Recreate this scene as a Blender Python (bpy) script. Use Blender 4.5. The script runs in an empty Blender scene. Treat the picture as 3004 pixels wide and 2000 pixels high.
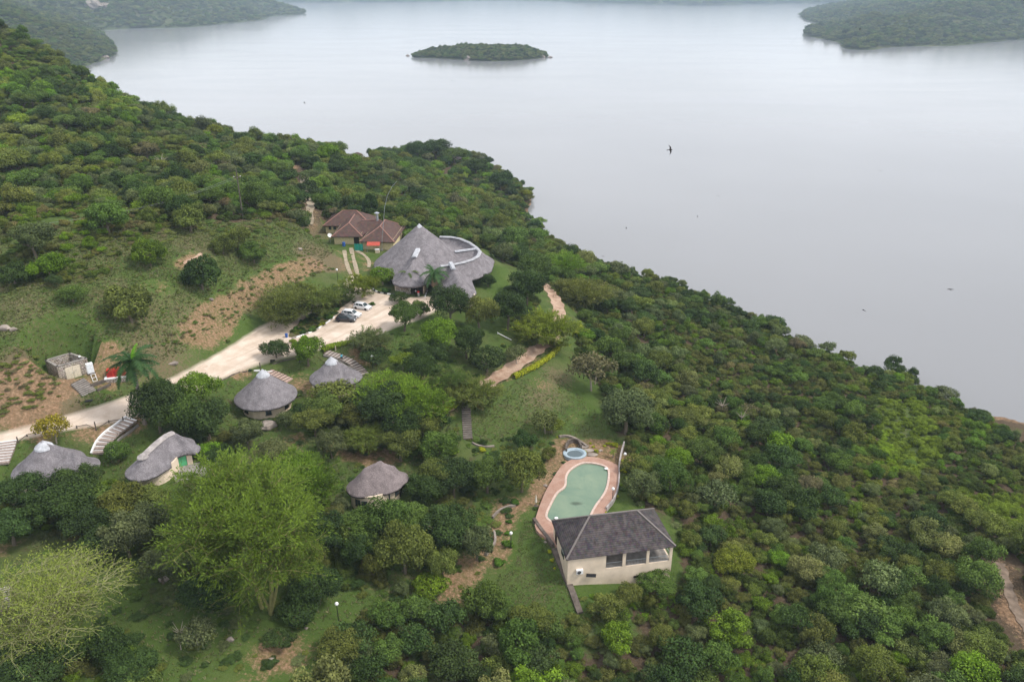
import bpy, math, random
import numpy as np
from mathutils import Vector, Matrix, Euler, noise as mnoise, geometry as mgeo
random.seed(7); np.random.seed(7)
R = math.radians
scene = bpy.context.scene
COL = scene.collection

# ------------------------------------------------------------------ camera, world, sun, exposure
CAMZ = 100.0; PITCH = R(24.2); F = 2336.0; CX, CY = 1502.0, 1000.0
cam_d = bpy.data.cameras.new('camera'); cam = bpy.data.objects.new('camera', cam_d); COL.objects.link(cam)
cam.location = (0, 0, CAMZ); cam.rotation_euler = (R(90) - PITCH, 0, 0)
cam_d.lens = 36.0 * F / 3004.0; cam_d.sensor_width = 36.0; cam_d.clip_start = 0.5; cam_d.clip_end = 40000
scene.camera = cam

SUN_EL, SUN_AZ = R(52), R(100)          # azimuth clockwise from +Y (towards +X)
world = bpy.data.worlds.new('World'); scene.world = world; world.use_nodes = True
wn = world.node_tree; wn.nodes.clear()
def WN(t, **k):
    n = wn.nodes.new(t)
    for a, b in k.items(): setattr(n, a, b)
    return n
sky = WN('ShaderNodeTexSky', sky_type='NISHITA', sun_disc=False, sun_elevation=SUN_EL, sun_rotation=SUN_AZ, dust_density=4.0, air_density=1.2)
tc = WN('ShaderNodeTexCoord'); sep = WN('ShaderNodeSeparateXYZ'); wn.links.new(tc.outputs['Generated'], sep.inputs[0])
ramp = WN('ShaderNodeValToRGB'); wn.links.new(sep.outputs['Z'], ramp.inputs['Fac'])   # overcast layer: bright low down, greyer overhead
e = ramp.color_ramp.elements
e[0].position = 0.0; e[0].color = (9.5, 9.6, 9.9, 1)
e[1].position = 0.62; e[1].color = (7.6, 7.7, 8.0, 1)
m1 = ramp.color_ramp.elements.new(0.22); m1.color = (9.2, 9.4, 9.8, 1)
cl = WN('ShaderNodeTexNoise'); cl.inputs['Scale'].default_value = 2.2; cl.inputs['Detail'].default_value = 3
wmap = WN('ShaderNodeMapping'); wmap.inputs['Scale'].default_value = (1, 1, 2.5)
wn.links.new(tc.outputs['Generated'], wmap.inputs[0]); wn.links.new(wmap.outputs[0], cl.inputs['Vector'])
mr = WN('ShaderNodeMapRange'); mr.inputs[1].default_value = .3; mr.inputs[2].default_value = .7; mr.inputs[3].default_value = .86; mr.inputs[4].default_value = 1.1
wn.links.new(cl.outputs['Fac'], mr.inputs[0])
cm = WN('ShaderNodeVectorMath', operation='SCALE'); wn.links.new(ramp.outputs[0], cm.inputs[0]); wn.links.new(mr.outputs[0], cm.inputs['Scale'])
mx = WN('ShaderNodeMix', data_type='RGBA'); mx.inputs[0].default_value = 0.82
wn.links.new(sky.outputs[0], mx.inputs[6]); wn.links.new(cm.outputs[0], mx.inputs[7])
bg = WN('ShaderNodeBackground'); bg.inputs['Strength'].default_value = 0.085
wn.links.new(mx.outputs[2], bg.inputs['Color'])
wo = WN('ShaderNodeOutputWorld'); wn.links.new(bg.outputs[0], wo.inputs[0])

sd = bpy.data.lights.new('sun', 'SUN'); sd.energy = 1.5; sd.angle = R(11); sd.color = (1.0, 0.95, 0.88)
sun = bpy.data.objects.new('sun', sd); COL.objects.link(sun)
sdir = Vector((math.sin(SUN_AZ) * math.cos(SUN_EL), math.cos(SUN_AZ) * math.cos(SUN_EL), math.sin(SUN_EL)))
sun.rotation_euler = sdir.to_track_quat('Z', 'Y').to_euler()
vs = scene.view_settings; vs.view_transform = 'Standard'; vs.look = 'None'; vs.gamma = 1; vs.use_curve_mapping = False
vs.exposure = 0.98
try: scene.cycles.use_denoising = True; scene.cycles.sample_clamp_indirect = 4; scene.cycles.volume_bounces = 1; scene.cycles.max_bounces = 6; scene.cycles.diffuse_bounces = 3; scene.cycles.glossy_bounces = 3; scene.cycles.transmission_bounces = 4; scene.cycles.transparent_max_bounces = 8
except Exception: pass

# ------------------------------------------------------------------ object helpers
def tag(o, label=None, cat=None, group=None, kind=None):
    if label: o['label'] = label
    if cat: o['category'] = cat
    if group: o['group'] = group
    if kind: o['kind'] = kind
    return o
def empty(name, loc, rz=0.0, parent=None):
    o = bpy.data.objects.new(name, None); COL.objects.link(o); o.location = loc; o.rotation_euler = (0, 0, rz)
    o.empty_display_size = 0.3
    if parent: o.parent = parent
    return o
def mesh_np(name, V, Fc):
    me = bpy.data.meshes.new(name); me.from_pydata([tuple(v) for v in V], [], [tuple(f) for f in Fc]); me.update(); return me
def fast_mesh(name, V, Q):
    """V (n,3), Q (m,k) constant-size faces"""
    V = np.ascontiguousarray(V, dtype=np.float32); Q = np.ascontiguousarray(Q, dtype=np.int32); k = Q.shape[1]
    me = bpy.data.meshes.new(name); me.vertices.add(len(V)); me.vertices.foreach_set('co', V.ravel())
    me.loops.add(Q.size); me.loops.foreach_set('vertex_index', Q.ravel())
    me.polygons.add(len(Q)); me.polygons.foreach_set('loop_start', np.arange(0, Q.size, k, dtype=np.int32))
    me.polygons.foreach_set('loop_total', np.full(len(Q), k, dtype=np.int32)); me.update(calc_edges=True); return me
def link(name, me, mat=None, parent=None, loc=None, smooth=False):
    o = bpy.data.objects.new(name, me); COL.objects.link(o)
    if mat is not None and len(me.materials) == 0: me.materials.append(mat)
    if parent: o.parent = parent
    if loc is not None: o.location = loc
    if smooth: me.polygons.foreach_set('use_smooth', [True] * len(me.polygons))
    return o
class MB:
    def __init__(s): s.v = []; s.f = []
    def add(s, vs, fs, M=None):
        b = len(s.v)
        for v in vs:
            v = Vector(v)
            s.v.append(tuple(M @ v) if M is not None else tuple(v))
        for f in fs: s.f.append(tuple(i + b for i in f))
        return s
    def box(s, c, d, rz=0.0, M=None, top=(1, 1)):
        x, y, z = d[0] / 2, d[1] / 2, d[2] / 2; tx, ty = x * top[0], y * top[1]
        vs = [(-x, -y, -z), (x, -y, -z), (x, y, -z), (-x, y, -z), (-tx, -ty, z), (tx, -ty, z), (tx, ty, z), (-tx, ty, z)]
        L = Matrix.Translation(c) @ Matrix.Rotation(rz, 4, 'Z')
        if M is not None: L = M @ L
        return s.add(vs, [(3, 2, 1, 0), (4, 5, 6, 7), (0, 1, 5, 4), (1, 2, 6, 5), (2, 3, 7, 6), (3, 0, 4, 7)], L)
    def bar(s, a, b, w, h=None, ext=0.0):
        """beam from a to b with square section"""
        a = Vector(a); b = Vector(b); d = (b - a); L = d.length
        if L < 1e-6: return s
        q = d.to_track_quat('X', 'Z').to_matrix().to_4x4()
        M = Matrix.Translation((a + b) / 2) @ q
        return s.box((0, 0, 0), (L + ext, w, h or w), 0, M)
    def tube(s, pts, rad, n=6, cap=True):
        pts = [Vector(p) for p in pts]
        if not hasattr(rad, '__len__'): rad = [rad] * len(pts)
        b = len(s.v); up = Vector((0, 0, 1))
        for i, p in enumerate(pts):
            d = (pts[min(i + 1, len(pts) - 1)] - pts[max(i - 1, 0)])
            if d.length < 1e-9: d = Vector((0, 0, 1))
            d.normalize(); a = d.cross(up)
            if a.length < .05: a = d.cross(Vector((1, 0, 0)))
            a.normalize(); c = d.cross(a)
            for k in range(n):
                t = 2 * math.pi * k / n; s.v.append(tuple(p + (a * math.cos(t) + c * math.sin(t)) * rad[i]))
        for i in range(len(pts) - 1):
            for k in range(n):
                k2 = (k + 1) % n; s.f.append((b + i * n + k, b + i * n + k2, b + (i + 1) * n + k2, b + (i + 1) * n + k))
        if cap:
            s.f.append(tuple(b + k for k in range(n))[::-1]); s.f.append(tuple(b + (len(pts) - 1) * n + k for k in range(n)))
        return s
    def lathe(s, prof, n=12, c=(0, 0, 0), cap=True):
        b = len(s.v)
        for r, z in prof:
            for k in range(n):
                t = 2 * math.pi * k / n; s.v.append((c[0] + r * math.cos(t), c[1] + r * math.sin(t), c[2] + z))
        for i in range(len(prof) - 1):
            for k in range(n):
                k2 = (k + 1) % n; s.f.append((b + i * n + k, b + i * n + k2, b + (i + 1) * n + k2, b + (i + 1) * n + k))
        if cap:
            s.f.append(tuple(b + k for k in range(n))[::-1]); s.f.append(tuple(b + (len(prof) - 1) * n + k for k in range(n)))
        return s
    def prism(s, poly, z0, z1, M=None):
        n = len(poly); vs = [(x, y, z0) for x, y in poly] + [(x, y, z1) for x, y in poly]
        fs = [tuple(range(n))[::-1], tuple(range(n, 2 * n))] + [(i, (i + 1) % n, n + (i + 1) % n, n + i) for i in range(n)]
        return s.add(vs, fs, M)
    def mesh(s, name): return mesh_np(name, s.v, s.f)
    def build(s, name, mat, parent=None, loc=None, smooth=False): return link(name, s.mesh(name), mat, parent, loc, smooth)

# ------------------------------------------------------------------ materials
class NT:
    def __init__(s, name):
        s.m = bpy.data.materials.new(name); s.m.use_nodes = True; s.t = s.m.node_tree; s.t.nodes.clear()
        s.out = s.n('ShaderNodeOutputMaterial')
    def n(s, t, _in=None, **k):
        x = s.t.nodes.new(t)
        for a, b in k.items(): setattr(x, a, b)
        for a, b in (_in or {}).items(): s.set(x, a, b)
        return x
    def set(s, x, a, b):
        if isinstance(b, bpy.types.NodeSocket): s.t.links.new(b, x.inputs[a])
        else: x.inputs[a].default_value = b
    def noise(s, scale, detail=4, vec=None, rough=.55, dist=0.0):
        x = s.n('ShaderNodeTexNoise', {'Scale': scale, 'Detail': detail, 'Roughness': rough, 'Distortion': dist})
        if vec is not None: s.set(x, 'Vector', vec)
        return x.outputs['Fac']
    def mix(s, f, a, b, mode='MIX'):
        x = s.n('ShaderNodeMix', data_type='RGBA', blend_type=mode)
        s.set(x, 0, f); s.set(x, 6, a if isinstance(a, bpy.types.NodeSocket) else (*a, 1)[:4]); s.set(x, 7, b if isinstance(b, bpy.types.NodeSocket) else (*b, 1)[:4])
        return x.outputs[2]
    def ramp(s, f, stops):
        x = s.n('ShaderNodeValToRGB'); s.set(x, 'Fac', f); E = x.color_ramp.elements
        while len(E) < len(stops): E.new(.5)
        for el, (p, c) in zip(E, stops):
            el.position = p; el.color = (*c, 1) if hasattr(c, '__len__') else (c, c, c, 1)
        return x.outputs[0]
    def math(s, op, a, b=0.0):
        x = s.n('ShaderNodeMath', operation=op); s.set(x, 0, a); s.set(x, 1, b); return x.outputs[0]
    def range(s, v, a, b, c, d):
        x = s.n('ShaderNodeMapRange'); 
        for i, q in enumerate((v, a, b, c, d)): s.set(x, i, q)
        return x.outputs[0]
    def bump(s, h, strength=.5, dist=.1):
        return s.n('ShaderNodeBump', {'Height': h, 'Strength': strength, 'Distance': dist}).outputs[0]
    def pbr(s, col, rough=.8, spec=.2, metal=0.0, normal=None, **k):
        b = s.n('ShaderNodeBsdfPrincipled'); s.set(b, 'Base Color', col if isinstance(col, bpy.types.NodeSocket) else (*col, 1))
        s.set(b, 'Roughness', rough); s.set(b, 'Specular IOR Level', spec); s.set(b, 'Metallic', metal)
        if normal is not None: s.set(b, 'Normal', normal)
        for a, v in k.items(): s.set(b, a.replace('_', ' '), v)
        s.t.links.new(b.outputs[0], s.out.inputs['Surface']); return s.m
    def obj(s): return s.n('ShaderNodeTexCoord').outputs['Object']
    def pos(s): return s.n('ShaderNodeNewGeometry').outputs['Position']
    def attr(s, name, typ='GEOMETRY'): return s.n('ShaderNodeAttribute', attribute_name=name, attribute_type=typ)

def plain(name, col, rough=.7, spec=.25, metal=0.0, var=.18, scale=3.0, bump=.0):
    t = NT(name); v = t.noise(scale, 5, t.pos())
    c = t.mix(t.range(v, .3, .7, 0, 1), [x * (1 - var) for x in col], [min(1, x * (1 + var)) for x in col])
    nrm = t.bump(t.noise(scale * 6, 3, t.pos()), bump, .05) if bump else None
    return t.pbr(c, rough, spec, metal, nrm)

# ------------------------------------------------------------------ image <-> world
sP, cP = math.sin(PITCH), math.cos(PITCH)
def ray(px, py):
    u = (px - CX) / F; v = (CY - py) / F
    return np.array([u, cP + v * sP, -sP + v * cP])
def proj(x, y, z):
    dz = z - CAMZ; dep = y * cP - dz * sP; up = y * sP + dz * cP
    return CX + F * x / dep, CY - F * up / dep, dep

# ------------------------------------------------------------------ terrain height field
ctrl = []
def cz(px, py, z): d = ray(px, py); t = (z - CAMZ) / d[2]; ctrl.append((d[0] * t, d[1] * t, z))
def cY(px, py, Y): d = ray(px, py); t = Y / d[1]; ctrl.append((d[0] * t, Y, CAMZ + d[2] * t))
def cw(x, y, z): ctrl.append((x, y, z))
for a in [(0,1285,33),(120,1250,33),(250,1225,33),(400,1180,32.8),(560,1110,32.5),(700,1040,32.2),(850,960,32),(1000,960,32),(1060,905,32),(1160,890,32),(1010,1005,32),(1250,900,31.8),
          (1250,850,32),(1150,760,32.5),(1000,715,33.5),(1400,790,31),(1300,720,31),(1040,780,32.5),(960,690,35),
          (0,1245,33.6),(300,1150,33.6),(450,1110,33.4),(620,1010,33),(780,915,33),(900,850,33),(960,800,33.5),
          (0,1170,36.5),(60,1070,41),(140,1090,38.5),(140,1180,34.6),(230,1120,35.2),(340,1110,34.6),(340,1050,38),
          (200,1020,41),(420,1040,37.2),(520,1000,36.2),(560,960,37.3),(620,930,36.2),(600,880,40.5),(700,870,36.5),(690,800,41.5),(800,830,35),(820,760,39),(930,750,36),(900,700,38.5),
          (0,930,44.5),(200,930,44),(400,920,42),(300,800,46),(500,800,44),(0,700,52),(700,700,43),(600,700,45),(850,650,41),(400,650,50),(960,620,36.5),
          (910,590,34),(920,520,32),(1080,600,28),(1080,500,20),(1200,600,20),(1300,650,20),(1200,500,9),(1350,550,8),(1450,560,4),(1400,480,2.0),
          (1500,620,2),(1500,700,14),(1450,780,26),(1600,800,18),(1600,715,3),(1760,800,4),(1590,840,23.5),(1640,905,24.5),(1640,980,25.5),(1500,1080,26.5),(1340,1180,27.3),(1235,1215,27.6),
          (1430,860,29.5),(1480,880,28),(1300,960,30.5),(1400,980,29.5),(1150,1000,31),(1250,1050,30),(1400,1050,28.5),(1100,1100,29.5),(1300,1110,28.8),
          (1400,1200,26),(1500,1200,24.5),(1640,1120,23.6),(1700,1050,22),(1750,1180,21.5),(1600,1280,22.4),(1380,1300,23.5),
          (1700,1330,22),(1700,1430,22),(1640,1500,22),(1800,1400,22),(1580,1500,21.8),(1500,1450,22.3),(1500,1600,20.3),(1700,1560,21.5),(1800,1700,19.0),(1950,1700,18.3),(1670,1700,21.2),(1720,1700,20.9),(1560,1700,19.2),(1750,1800,17.6),(1450,1800,19.5),
          (985,1120,28.7),(770,1200,28.2),(870,1180,28.6),(600,1200,30.5),(640,1240,28.6),(470,1380,28.0),(300,1350,28.8),(150,1400,28.8),(0,1420,30),(400,1240,31.0),(200,1290,31.8),(0,1340,32.0),
          (1105,1450,24.6),(1100,1300,26.2),(900,1300,27),(700,1350,27.2),(300,1500,27.4),(0,1600,28.5),(600,1600,25.8),(900,1600,24.3),(1250,1550,22.5),(1100,1800,21.5),(800,1800,23.5),(500,1900,24.5),(200,1900,26.5),(0,1950,28),(900,1990,21.5),(1300,1990,18.5),(1500,1990,17.5),
          (1900,1900,16),(2200,1990,14.5),(2600,1990,13.5),(3000,1990,14.0),(2100,1700,16.5),(2050,1500,17.5),(2000,1300,18),(1900,1150,17.5),(1850,1000,13),(2000,1000,10),(2200,1200,11),(2400,1400,11.5),(2700,1700,12.5),(2600,1300,7.5),(2300,1650,14.5),
          (3000,1700,12.0),(2960,1450,8),
          (2050,895,3.5),(2260,1000,3.5),(2450,1075,3.5),(2640,1145,2.8),(2800,1205,2.5),(2950,1255,2.2),(3100,1320,2.5),(3400,1450,3.5),(1880,825,3.5),
          (1290,455,3),(1200,455,6),(1490,560,3.5),(1502,585,3),(1440,525,4.5),(1380,495,4),(1508,540,2)]: cz(*a)
for a in [(0,500,222),(0,300,292),(0,95,385),(-400,300,300),(-400,600,225),(-400,100,360),(-400,900,150),(-400,1250,118),(-400,1500,95),
          (200,600,205),(200,400,262),(150,190,378),(300,275,365),(450,350,355),(400,500,250),(600,530,245),(600,415,335),(700,480,300),(800,560,265),(850,460,345),(750,430,350),(300,330,320),
          (1000,480,330),(1050,465,400)]: cY(*a)
for a in [(0,20,21),(-100,20,33),(80,20,14),(-220,30,42),(160,40,2),(150,120,-6),(120,220,-8),(70,330,-10),(30,430,-12),(0,520,-10),(-60,600,-12),(-160,600,-10),(-200,520,-4),(-300,520,10),(-420,520,30),(-420,420,80),(-420,300,70),(-420,150,52),
          (-420,0,45),(-110,505,-2),(-230,640,-14),(260,60,-14),(260,250,-16),(200,420,-16),(100,560,-16),(-400,640,-12),(-340,440,62),(-250,450,30),(-170,440,12),(-170,480,1),(-250,490,3)]: cw(*a)
C = np.array(ctrl); cxy = C[:, :2] / 100.0
def tps_k(d2): return np.where(d2 > 1e-12, d2 * np.log(d2 + 1e-20) * .5, 0.0)
n = len(C)
D2 = ((cxy[:, None] - cxy[None]) ** 2).sum(-1)
A = np.zeros((n + 3, n + 3)); A[:n, :n] = tps_k(D2) + np.eye(n) * 0.002; A[:n, n] = 1; A[:n, n + 1:] = cxy; A[n, :n] = 1; A[n + 1:, :n] = cxy.T
W = np.linalg.solve(A, np.concatenate([C[:, 2], [0, 0, 0]]))
def tps(X, Y):
    P = np.stack([X.ravel(), Y.ravel()], 1) / 100.0; out = np.empty(len(P))
    for i in range(0, len(P), 20000):
        q = P[i:i + 20000]; d2 = ((q[:, None] - cxy[None]) ** 2).sum(-1)
        out[i:i + 20000] = tps_k(d2) @ W[:n] + W[n] + q @ W[n + 1:]
    return out.reshape(X.shape)
def vnoise(X, Y, s, seed=0):
    """smooth lattice noise -1..1"""
    rs = np.random.RandomState(seed); G = rs.rand(256, 256) * 2 - 1
    x = X / s; y = Y / s; i = np.floor(x).astype(int); j = np.floor(y).astype(int); fx = x - i; fy = y - j
    fx = fx * fx * (3 - 2 * fx); fy = fy * fy * (3 - 2 * fy); i &= 255; j &= 255; i2 = (i + 1) & 255; j2 = (j + 1) & 255
    return (G[i, j] * (1 - fx) + G[i2, j] * fx) * (1 - fy) + (G[i, j2] * (1 - fx) + G[i2, j2] * fx) * fy
GX0, GX1, GY0, GY1, GS = -420.0, 270.0, -60.0, 640.0, 1.5
gx = np.arange(GX0, GX1 + .1, GS); gy = np.arange(GY0, GY1 + .1, GS)
XX, YY = np.meshgrid(gx, gy, indexing='ij')
# coarse evaluation, then upsample (the spline is smooth)
cg = 4
Zc = tps(XX[::cg, ::cg], YY[::cg, ::cg])
def bil(Z, X, Y, s, ox=GX0, oy=GY0):
    fx = np.clip((X - ox) / s, 0, Z.shape[0] - 1.001); fy = np.clip((Y - oy) / s, 0, Z.shape[1] - 1.001)
    i = fx.astype(int); j = fy.astype(int); a = fx - i; b = fy - j
    return (Z[i, j] * (1 - a) + Z[i + 1, j] * a) * (1 - b) + (Z[i, j + 1] * (1 - a) + Z[i + 1, j + 1] * a) * b
ZZ = bil(Zc, XX, YY, GS * cg)
for _ in range(2):
    Zp = np.pad(ZZ, 1, mode='edge'); ZZ = (Zp[:-2, 1:-1] + Zp[2:, 1:-1] + Zp[1:-1, :-2] + Zp[1:-1, 2:] + 4 * ZZ) / 8
BASE = ZZ.copy()
def Hb(x, y): return float(bil(BASE, np.array(x), np.array(y), GS))
def at_z(px, py, z): d = ray(px, py); t = (z - CAMZ) / d[2]; return (d[0] * t, d[1] * t, z)
_ts = np.arange(50, 900, .5)
def at(px, py, Z=None):
    Z = ZZ if Z is None else Z
    d = ray(px, py); X = d[0] * _ts; Y = d[1] * _ts; zz = CAMZ + d[2] * _ts; h = bil(Z, X, Y, GS)
    k = np.argmax(zz <= h)
    if zz[k] > h[k]: k = len(_ts) - 1
    a0 = zz[k - 1] - h[k - 1]; a1 = zz[k] - h[k]; f = a0 / (a0 - a1 + 1e-9); t = _ts[k - 1] + .5 * min(1, max(0, f))
    return Vector((d[0] * t, d[1] * t, CAMZ + d[2] * t))

# image-space outlines of places, turned into ground outlines
def poly_xy(pts, Z=None): return [tuple(at(x, y, Z)[:2]) for x, y in pts]
def smooth_line(P, it=2, closed=False):
    for _ in range(it):
        Q = []; n_ = len(P); rng = range(n_ if closed else n_ - 1)
        if not closed: Q.append(P[0])
        for i in rng:
            a = P[i]; b = P[(i + 1) % n_]
            Q.append(tuple(.75 * a[k] + .25 * b[k] for k in range(len(a)))); Q.append(tuple(.25 * a[k] + .75 * b[k] for k in range(len(a))))
        if not closed: Q.append(P[-1])
        P = Q
    return P
def seg_dist(X, Y, line, closed=False):
    D = np.full(X.shape, 1e9); n_ = len(line)
    for i in range(n_ if closed else n_ - 1):
        ax, ay = line[i][:2]; bx, by = line[(i + 1) % n_][:2]; dx, dy = bx - ax, by - ay; L = dx * dx + dy * dy + 1e-9
        t = np.clip(((X - ax) * dx + (Y - ay) * dy) / L, 0, 1); D = np.minimum(D, np.hypot(X - ax - t * dx, Y - ay - t * dy))
    return D
def inside(X, Y, poly):
    r = np.zeros(X.shape, bool); n_ = len(poly)
    for i in range(n_):
        x1, y1 = poly[i][:2]; x2, y2 = poly[(i + 1) % n_][:2]
        if y1 == y2: continue
        r ^= ((y1 > Y) != (y2 > Y)) & (X < (x2 - x1) * (Y - y1) / (y2 - y1) + x1)
    return r
ROAD = [(-120,1335),(0,1296),(105,1272),(225,1250),(360,1232),(420,1212),(540,1165),(640,1118),(700,1092),(790,1066),(870,1046),(930,1030),(955,1020),(985,1010),(1040,1003),(1065,994),(1110,984),(1150,962),
        (1200,948),(1250,930),(1285,905),(1290,885),(1262,872),(1215,876),(1150,870),(1092,860),(1072,846),(1055,835),(1045,815),(1030,806),(1015,835),(985,858),(940,880),(900,900),(850,930),(800,942),(760,965),(700,1005),(640,1040),
        (560,1083),(480,1120),(400,1152),(330,1178),(240,1205),(120,1240),(0,1268),(-120,1300)]
road_xy = smooth_line(poly_xy(ROAD, BASE), 2, True)
TRAIL = [(1578,822),(1600,842),(1625,872),(1640,905),(1642,950),(1625,990),(1590,1018),(1540,1056),(1480,1098),(1410,1142),(1340,1182),(1290,1206),(1235,1222)]
trail_xy = smooth_line(poly_xy(TRAIL, BASE), 2)
FTRAIL = [(945,500),(912,512),(890,530),(886,548),(895,565),(908,585),(914,605),(905,628)]
ftrail_xy = smooth_line(poly_xy(FTRAIL, BASE), 2)
RTRAIL = [(2930,1650),(2955,1720),(2975,1780),(3010,1840),(3050,1900)]
rtrail_xy = smooth_line(poly_xy(RTRAIL, BASE), 2)
dR = np.where(inside(XX, YY, road_xy), 0, seg_dist(XX, YY, road_xy, True)); dT = seg_dist(XX, YY, trail_xy)
# natural roughness, calm where people levelled the ground
dT = np.minimum(dT, np.minimum(seg_dist(XX, YY, ftrail_xy), seg_dist(XX, YY, rtrail_xy)))
for q_ in ([(1010,735),(1022,790),(1040,806)],[(545,778),(600,748)],[(1046,736),(1084,785)]): dT = np.minimum(dT, seg_dist(XX, YY, poly_xy(q_, BASE)))
amp = np.clip(np.minimum(dR - 1, dT - 3) / 8, 0, 1)
rough = vnoise(XX, YY, 14, 1) * .6 + vnoise(XX, YY, 6, 2) * .28 + vnoise(XX, YY, 3.1, 3) * .14
ZZ = ZZ + rough * amp
PADS = []
def pad(x, y, r, z, soft=4.0):
    """level a round building plot"""
    global ZZ
    d = np.hypot(XX - x, YY - y); w = np.clip((r + soft - d) / soft, 0, 1); w = w * w * (3 - 2 * w); ZZ = ZZ * (1 - w) + z * w; PADS.append((x, y, r))
def pad_poly(poly, z, soft=2.5):
    global ZZ
    d = np.where(inside(XX, YY, poly), 0, seg_dist(XX, YY, poly, True)); w = np.clip((soft + .8 - d) / soft, 0, 1); w = w * w * (3 - 2 * w); ZZ = ZZ * (1 - w) + z * w
def cut_road():
    global ZZ
    Bf = BASE.copy()
    w = np.clip((1.8 - dR) / 1.8, 0, 1); ZZ = ZZ * (1 - w) + (np.minimum(32.6, np.maximum(31.9, Bf))) * w
cut_road()
def H(x, y): return float(bil(ZZ, np.array(float(x)), np.array(float(y)), GS))
# ------------------------------------------------------------------ plots for buildings, deck and beds (levelled into the ground)
_p = at_z(1230, 772, 34.5); LODGE = (_p[0], _p[1], 32.0)
pad(LODGE[0] + 4, LODGE[1] + 1, 17, 32.0, 7)
pad(-44, 224, 14, 32.6, 6)
PAV_A, PAV_B, PAV_C, PAV_D = [Vector(at_z(x, y, 25.0)) for x, y in ((1667, 1640), (1988, 1600), (1915, 1495), (1612, 1524))]
DECK = [(1562,1552),(1580,1490),(1600,1440),(1630,1390),(1650,1362),(1680,1345),(1720,1338),(1760,1343),(1795,1355),(1818,1368),(1816,1400),(1812,1440),(1798,1470),(1780,1492),(1768,1510),(1900,1520),(1905,1560),(1760,1640),(1660,1630),(1622,1590)]
deck_xy = smooth_line([tuple(at_z(x, y, 22.0)[:2]) for x, y in DECK], 2, True)
pad_poly(deck_xy, 21.55, 1.2)
_c4 = [(775,480),(880,485),(1000,510),(1075,545),(1100,600),(1098,680),(1085,780),(1060,860),(1020,940),(960,1020),(900,1100),(850,1200),(800,1290),(680,1350),(500,1360),(330,1335),(250,1295),(215,1240),(240,1160),(290,1060),(340,960),(385,895),(470,845),(500,790),(500,700),(515,640),(560,580),(640,525),(710,490)]
pool_xy = smooth_line([tuple(at_z(1560 + x / 4.9, 1260 + y / 4.9, 22.0)[:2]) for x, y in _c4], 2, True)
ZZ = np.where(inside(XX, YY, pool_xy), 20.2, ZZ)
HUTS = {'a': at_z(778, 1158, 31.0), 'b': at_z(985, 1085, 31.8), 'c': at_z(472, 1345, 32.3), 'd': at_z(128, 1372, 31.6), 'e': at_z(1100, 1408, 27.2)}
for k, (x, y, z) in HUTS.items(): pad(x, y, 5.2, z - 2.5, 2.5)
SHED = [Vector(at_z(x, y, 38.0)) for x, y in ((168, 1075), (251, 1052), (205, 1037), (136, 1057))]
_c = sum(SHED, Vector()) / 4; pad(_c.x, _c.y, 4.0, 35.1, 2.0)
def project_all(X, Y, Z):
    dz = Z - CAMZ; dep = Y * cP - dz * sP; up = Y * sP + dz * cP; dep = np.where(dep < 1, 1, dep)
    return CX + F * X / dep, CY - F * up / dep, dep

# ------------------------------------------------------------------ places by outline (photo outline of the ground -> ground plan)
MANAGED = [(-300,870),(0,850),(230,850),(330,790),(430,690),(560,640),(700,650),(860,655),(945,640),(1000,634),(1130,652),(1165,690),(1200,712),(1250,722),(1330,716),(1430,732),(1478,772),(1560,800),(1680,880),(1720,960),(1690,1060),(1760,1130),(1790,1240),
           (1850,1310),(1838,1400),(1850,1470),(2000,1530),(2010,1650),(2000,1730),(1900,1745),(1800,1780),(1710,1830),(1600,1820),(1420,1790),(1280,1830),(1150,1880),(960,1930),(900,2200),(-300,2400)]
managed_xy = poly_xy(MANAGED)
FAR_CLEAR = poly_xy([(1000,452),(1060,442),(1110,470),(1080,492),(1010,480)]); FAR_CLEAR2 = poly_xy([(1290,495),(1330,490),(1345,510),(1310,530),(1290,520)])
DRY_CLEAR = poly_xy([(810,480),(860,475),(900,500),(880,520),(830,510)]); GAP_R = poly_xy([(2560,1180),(2700,1180),(2760,1330),(2680,1420),(2590,1350)]); GAP_2 = poly_xy([(2800,1440),(3100,1460),(3100,1590),(2890,1550)])
SCRUB = poly_xy([(-50,850),(0,640),(230,620),(420,640),(420,700),(330,790),(230,850)])     # shrubs with grass between, hillside above the meadow

# ------------------------------------------------------------------ ground
ZW = np.where(ZZ < 0.0, np.minimum(ZZ, -0.6), ZZ)
nx, ny = XX.shape
idx = np.arange(nx * ny).reshape(nx, ny)
Q = np.stack([idx[:-1, :-1], idx[1:, :-1], idx[1:, 1:], idx[:-1, 1:]], -1).reshape(-1, 4)
keep = (ZW[:-1, :-1] > -7).ravel(); Q = Q[keep]
gme = fast_mesh('ground', np.stack([XX, YY, ZW], -1).reshape(-1, 3), Q)
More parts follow.
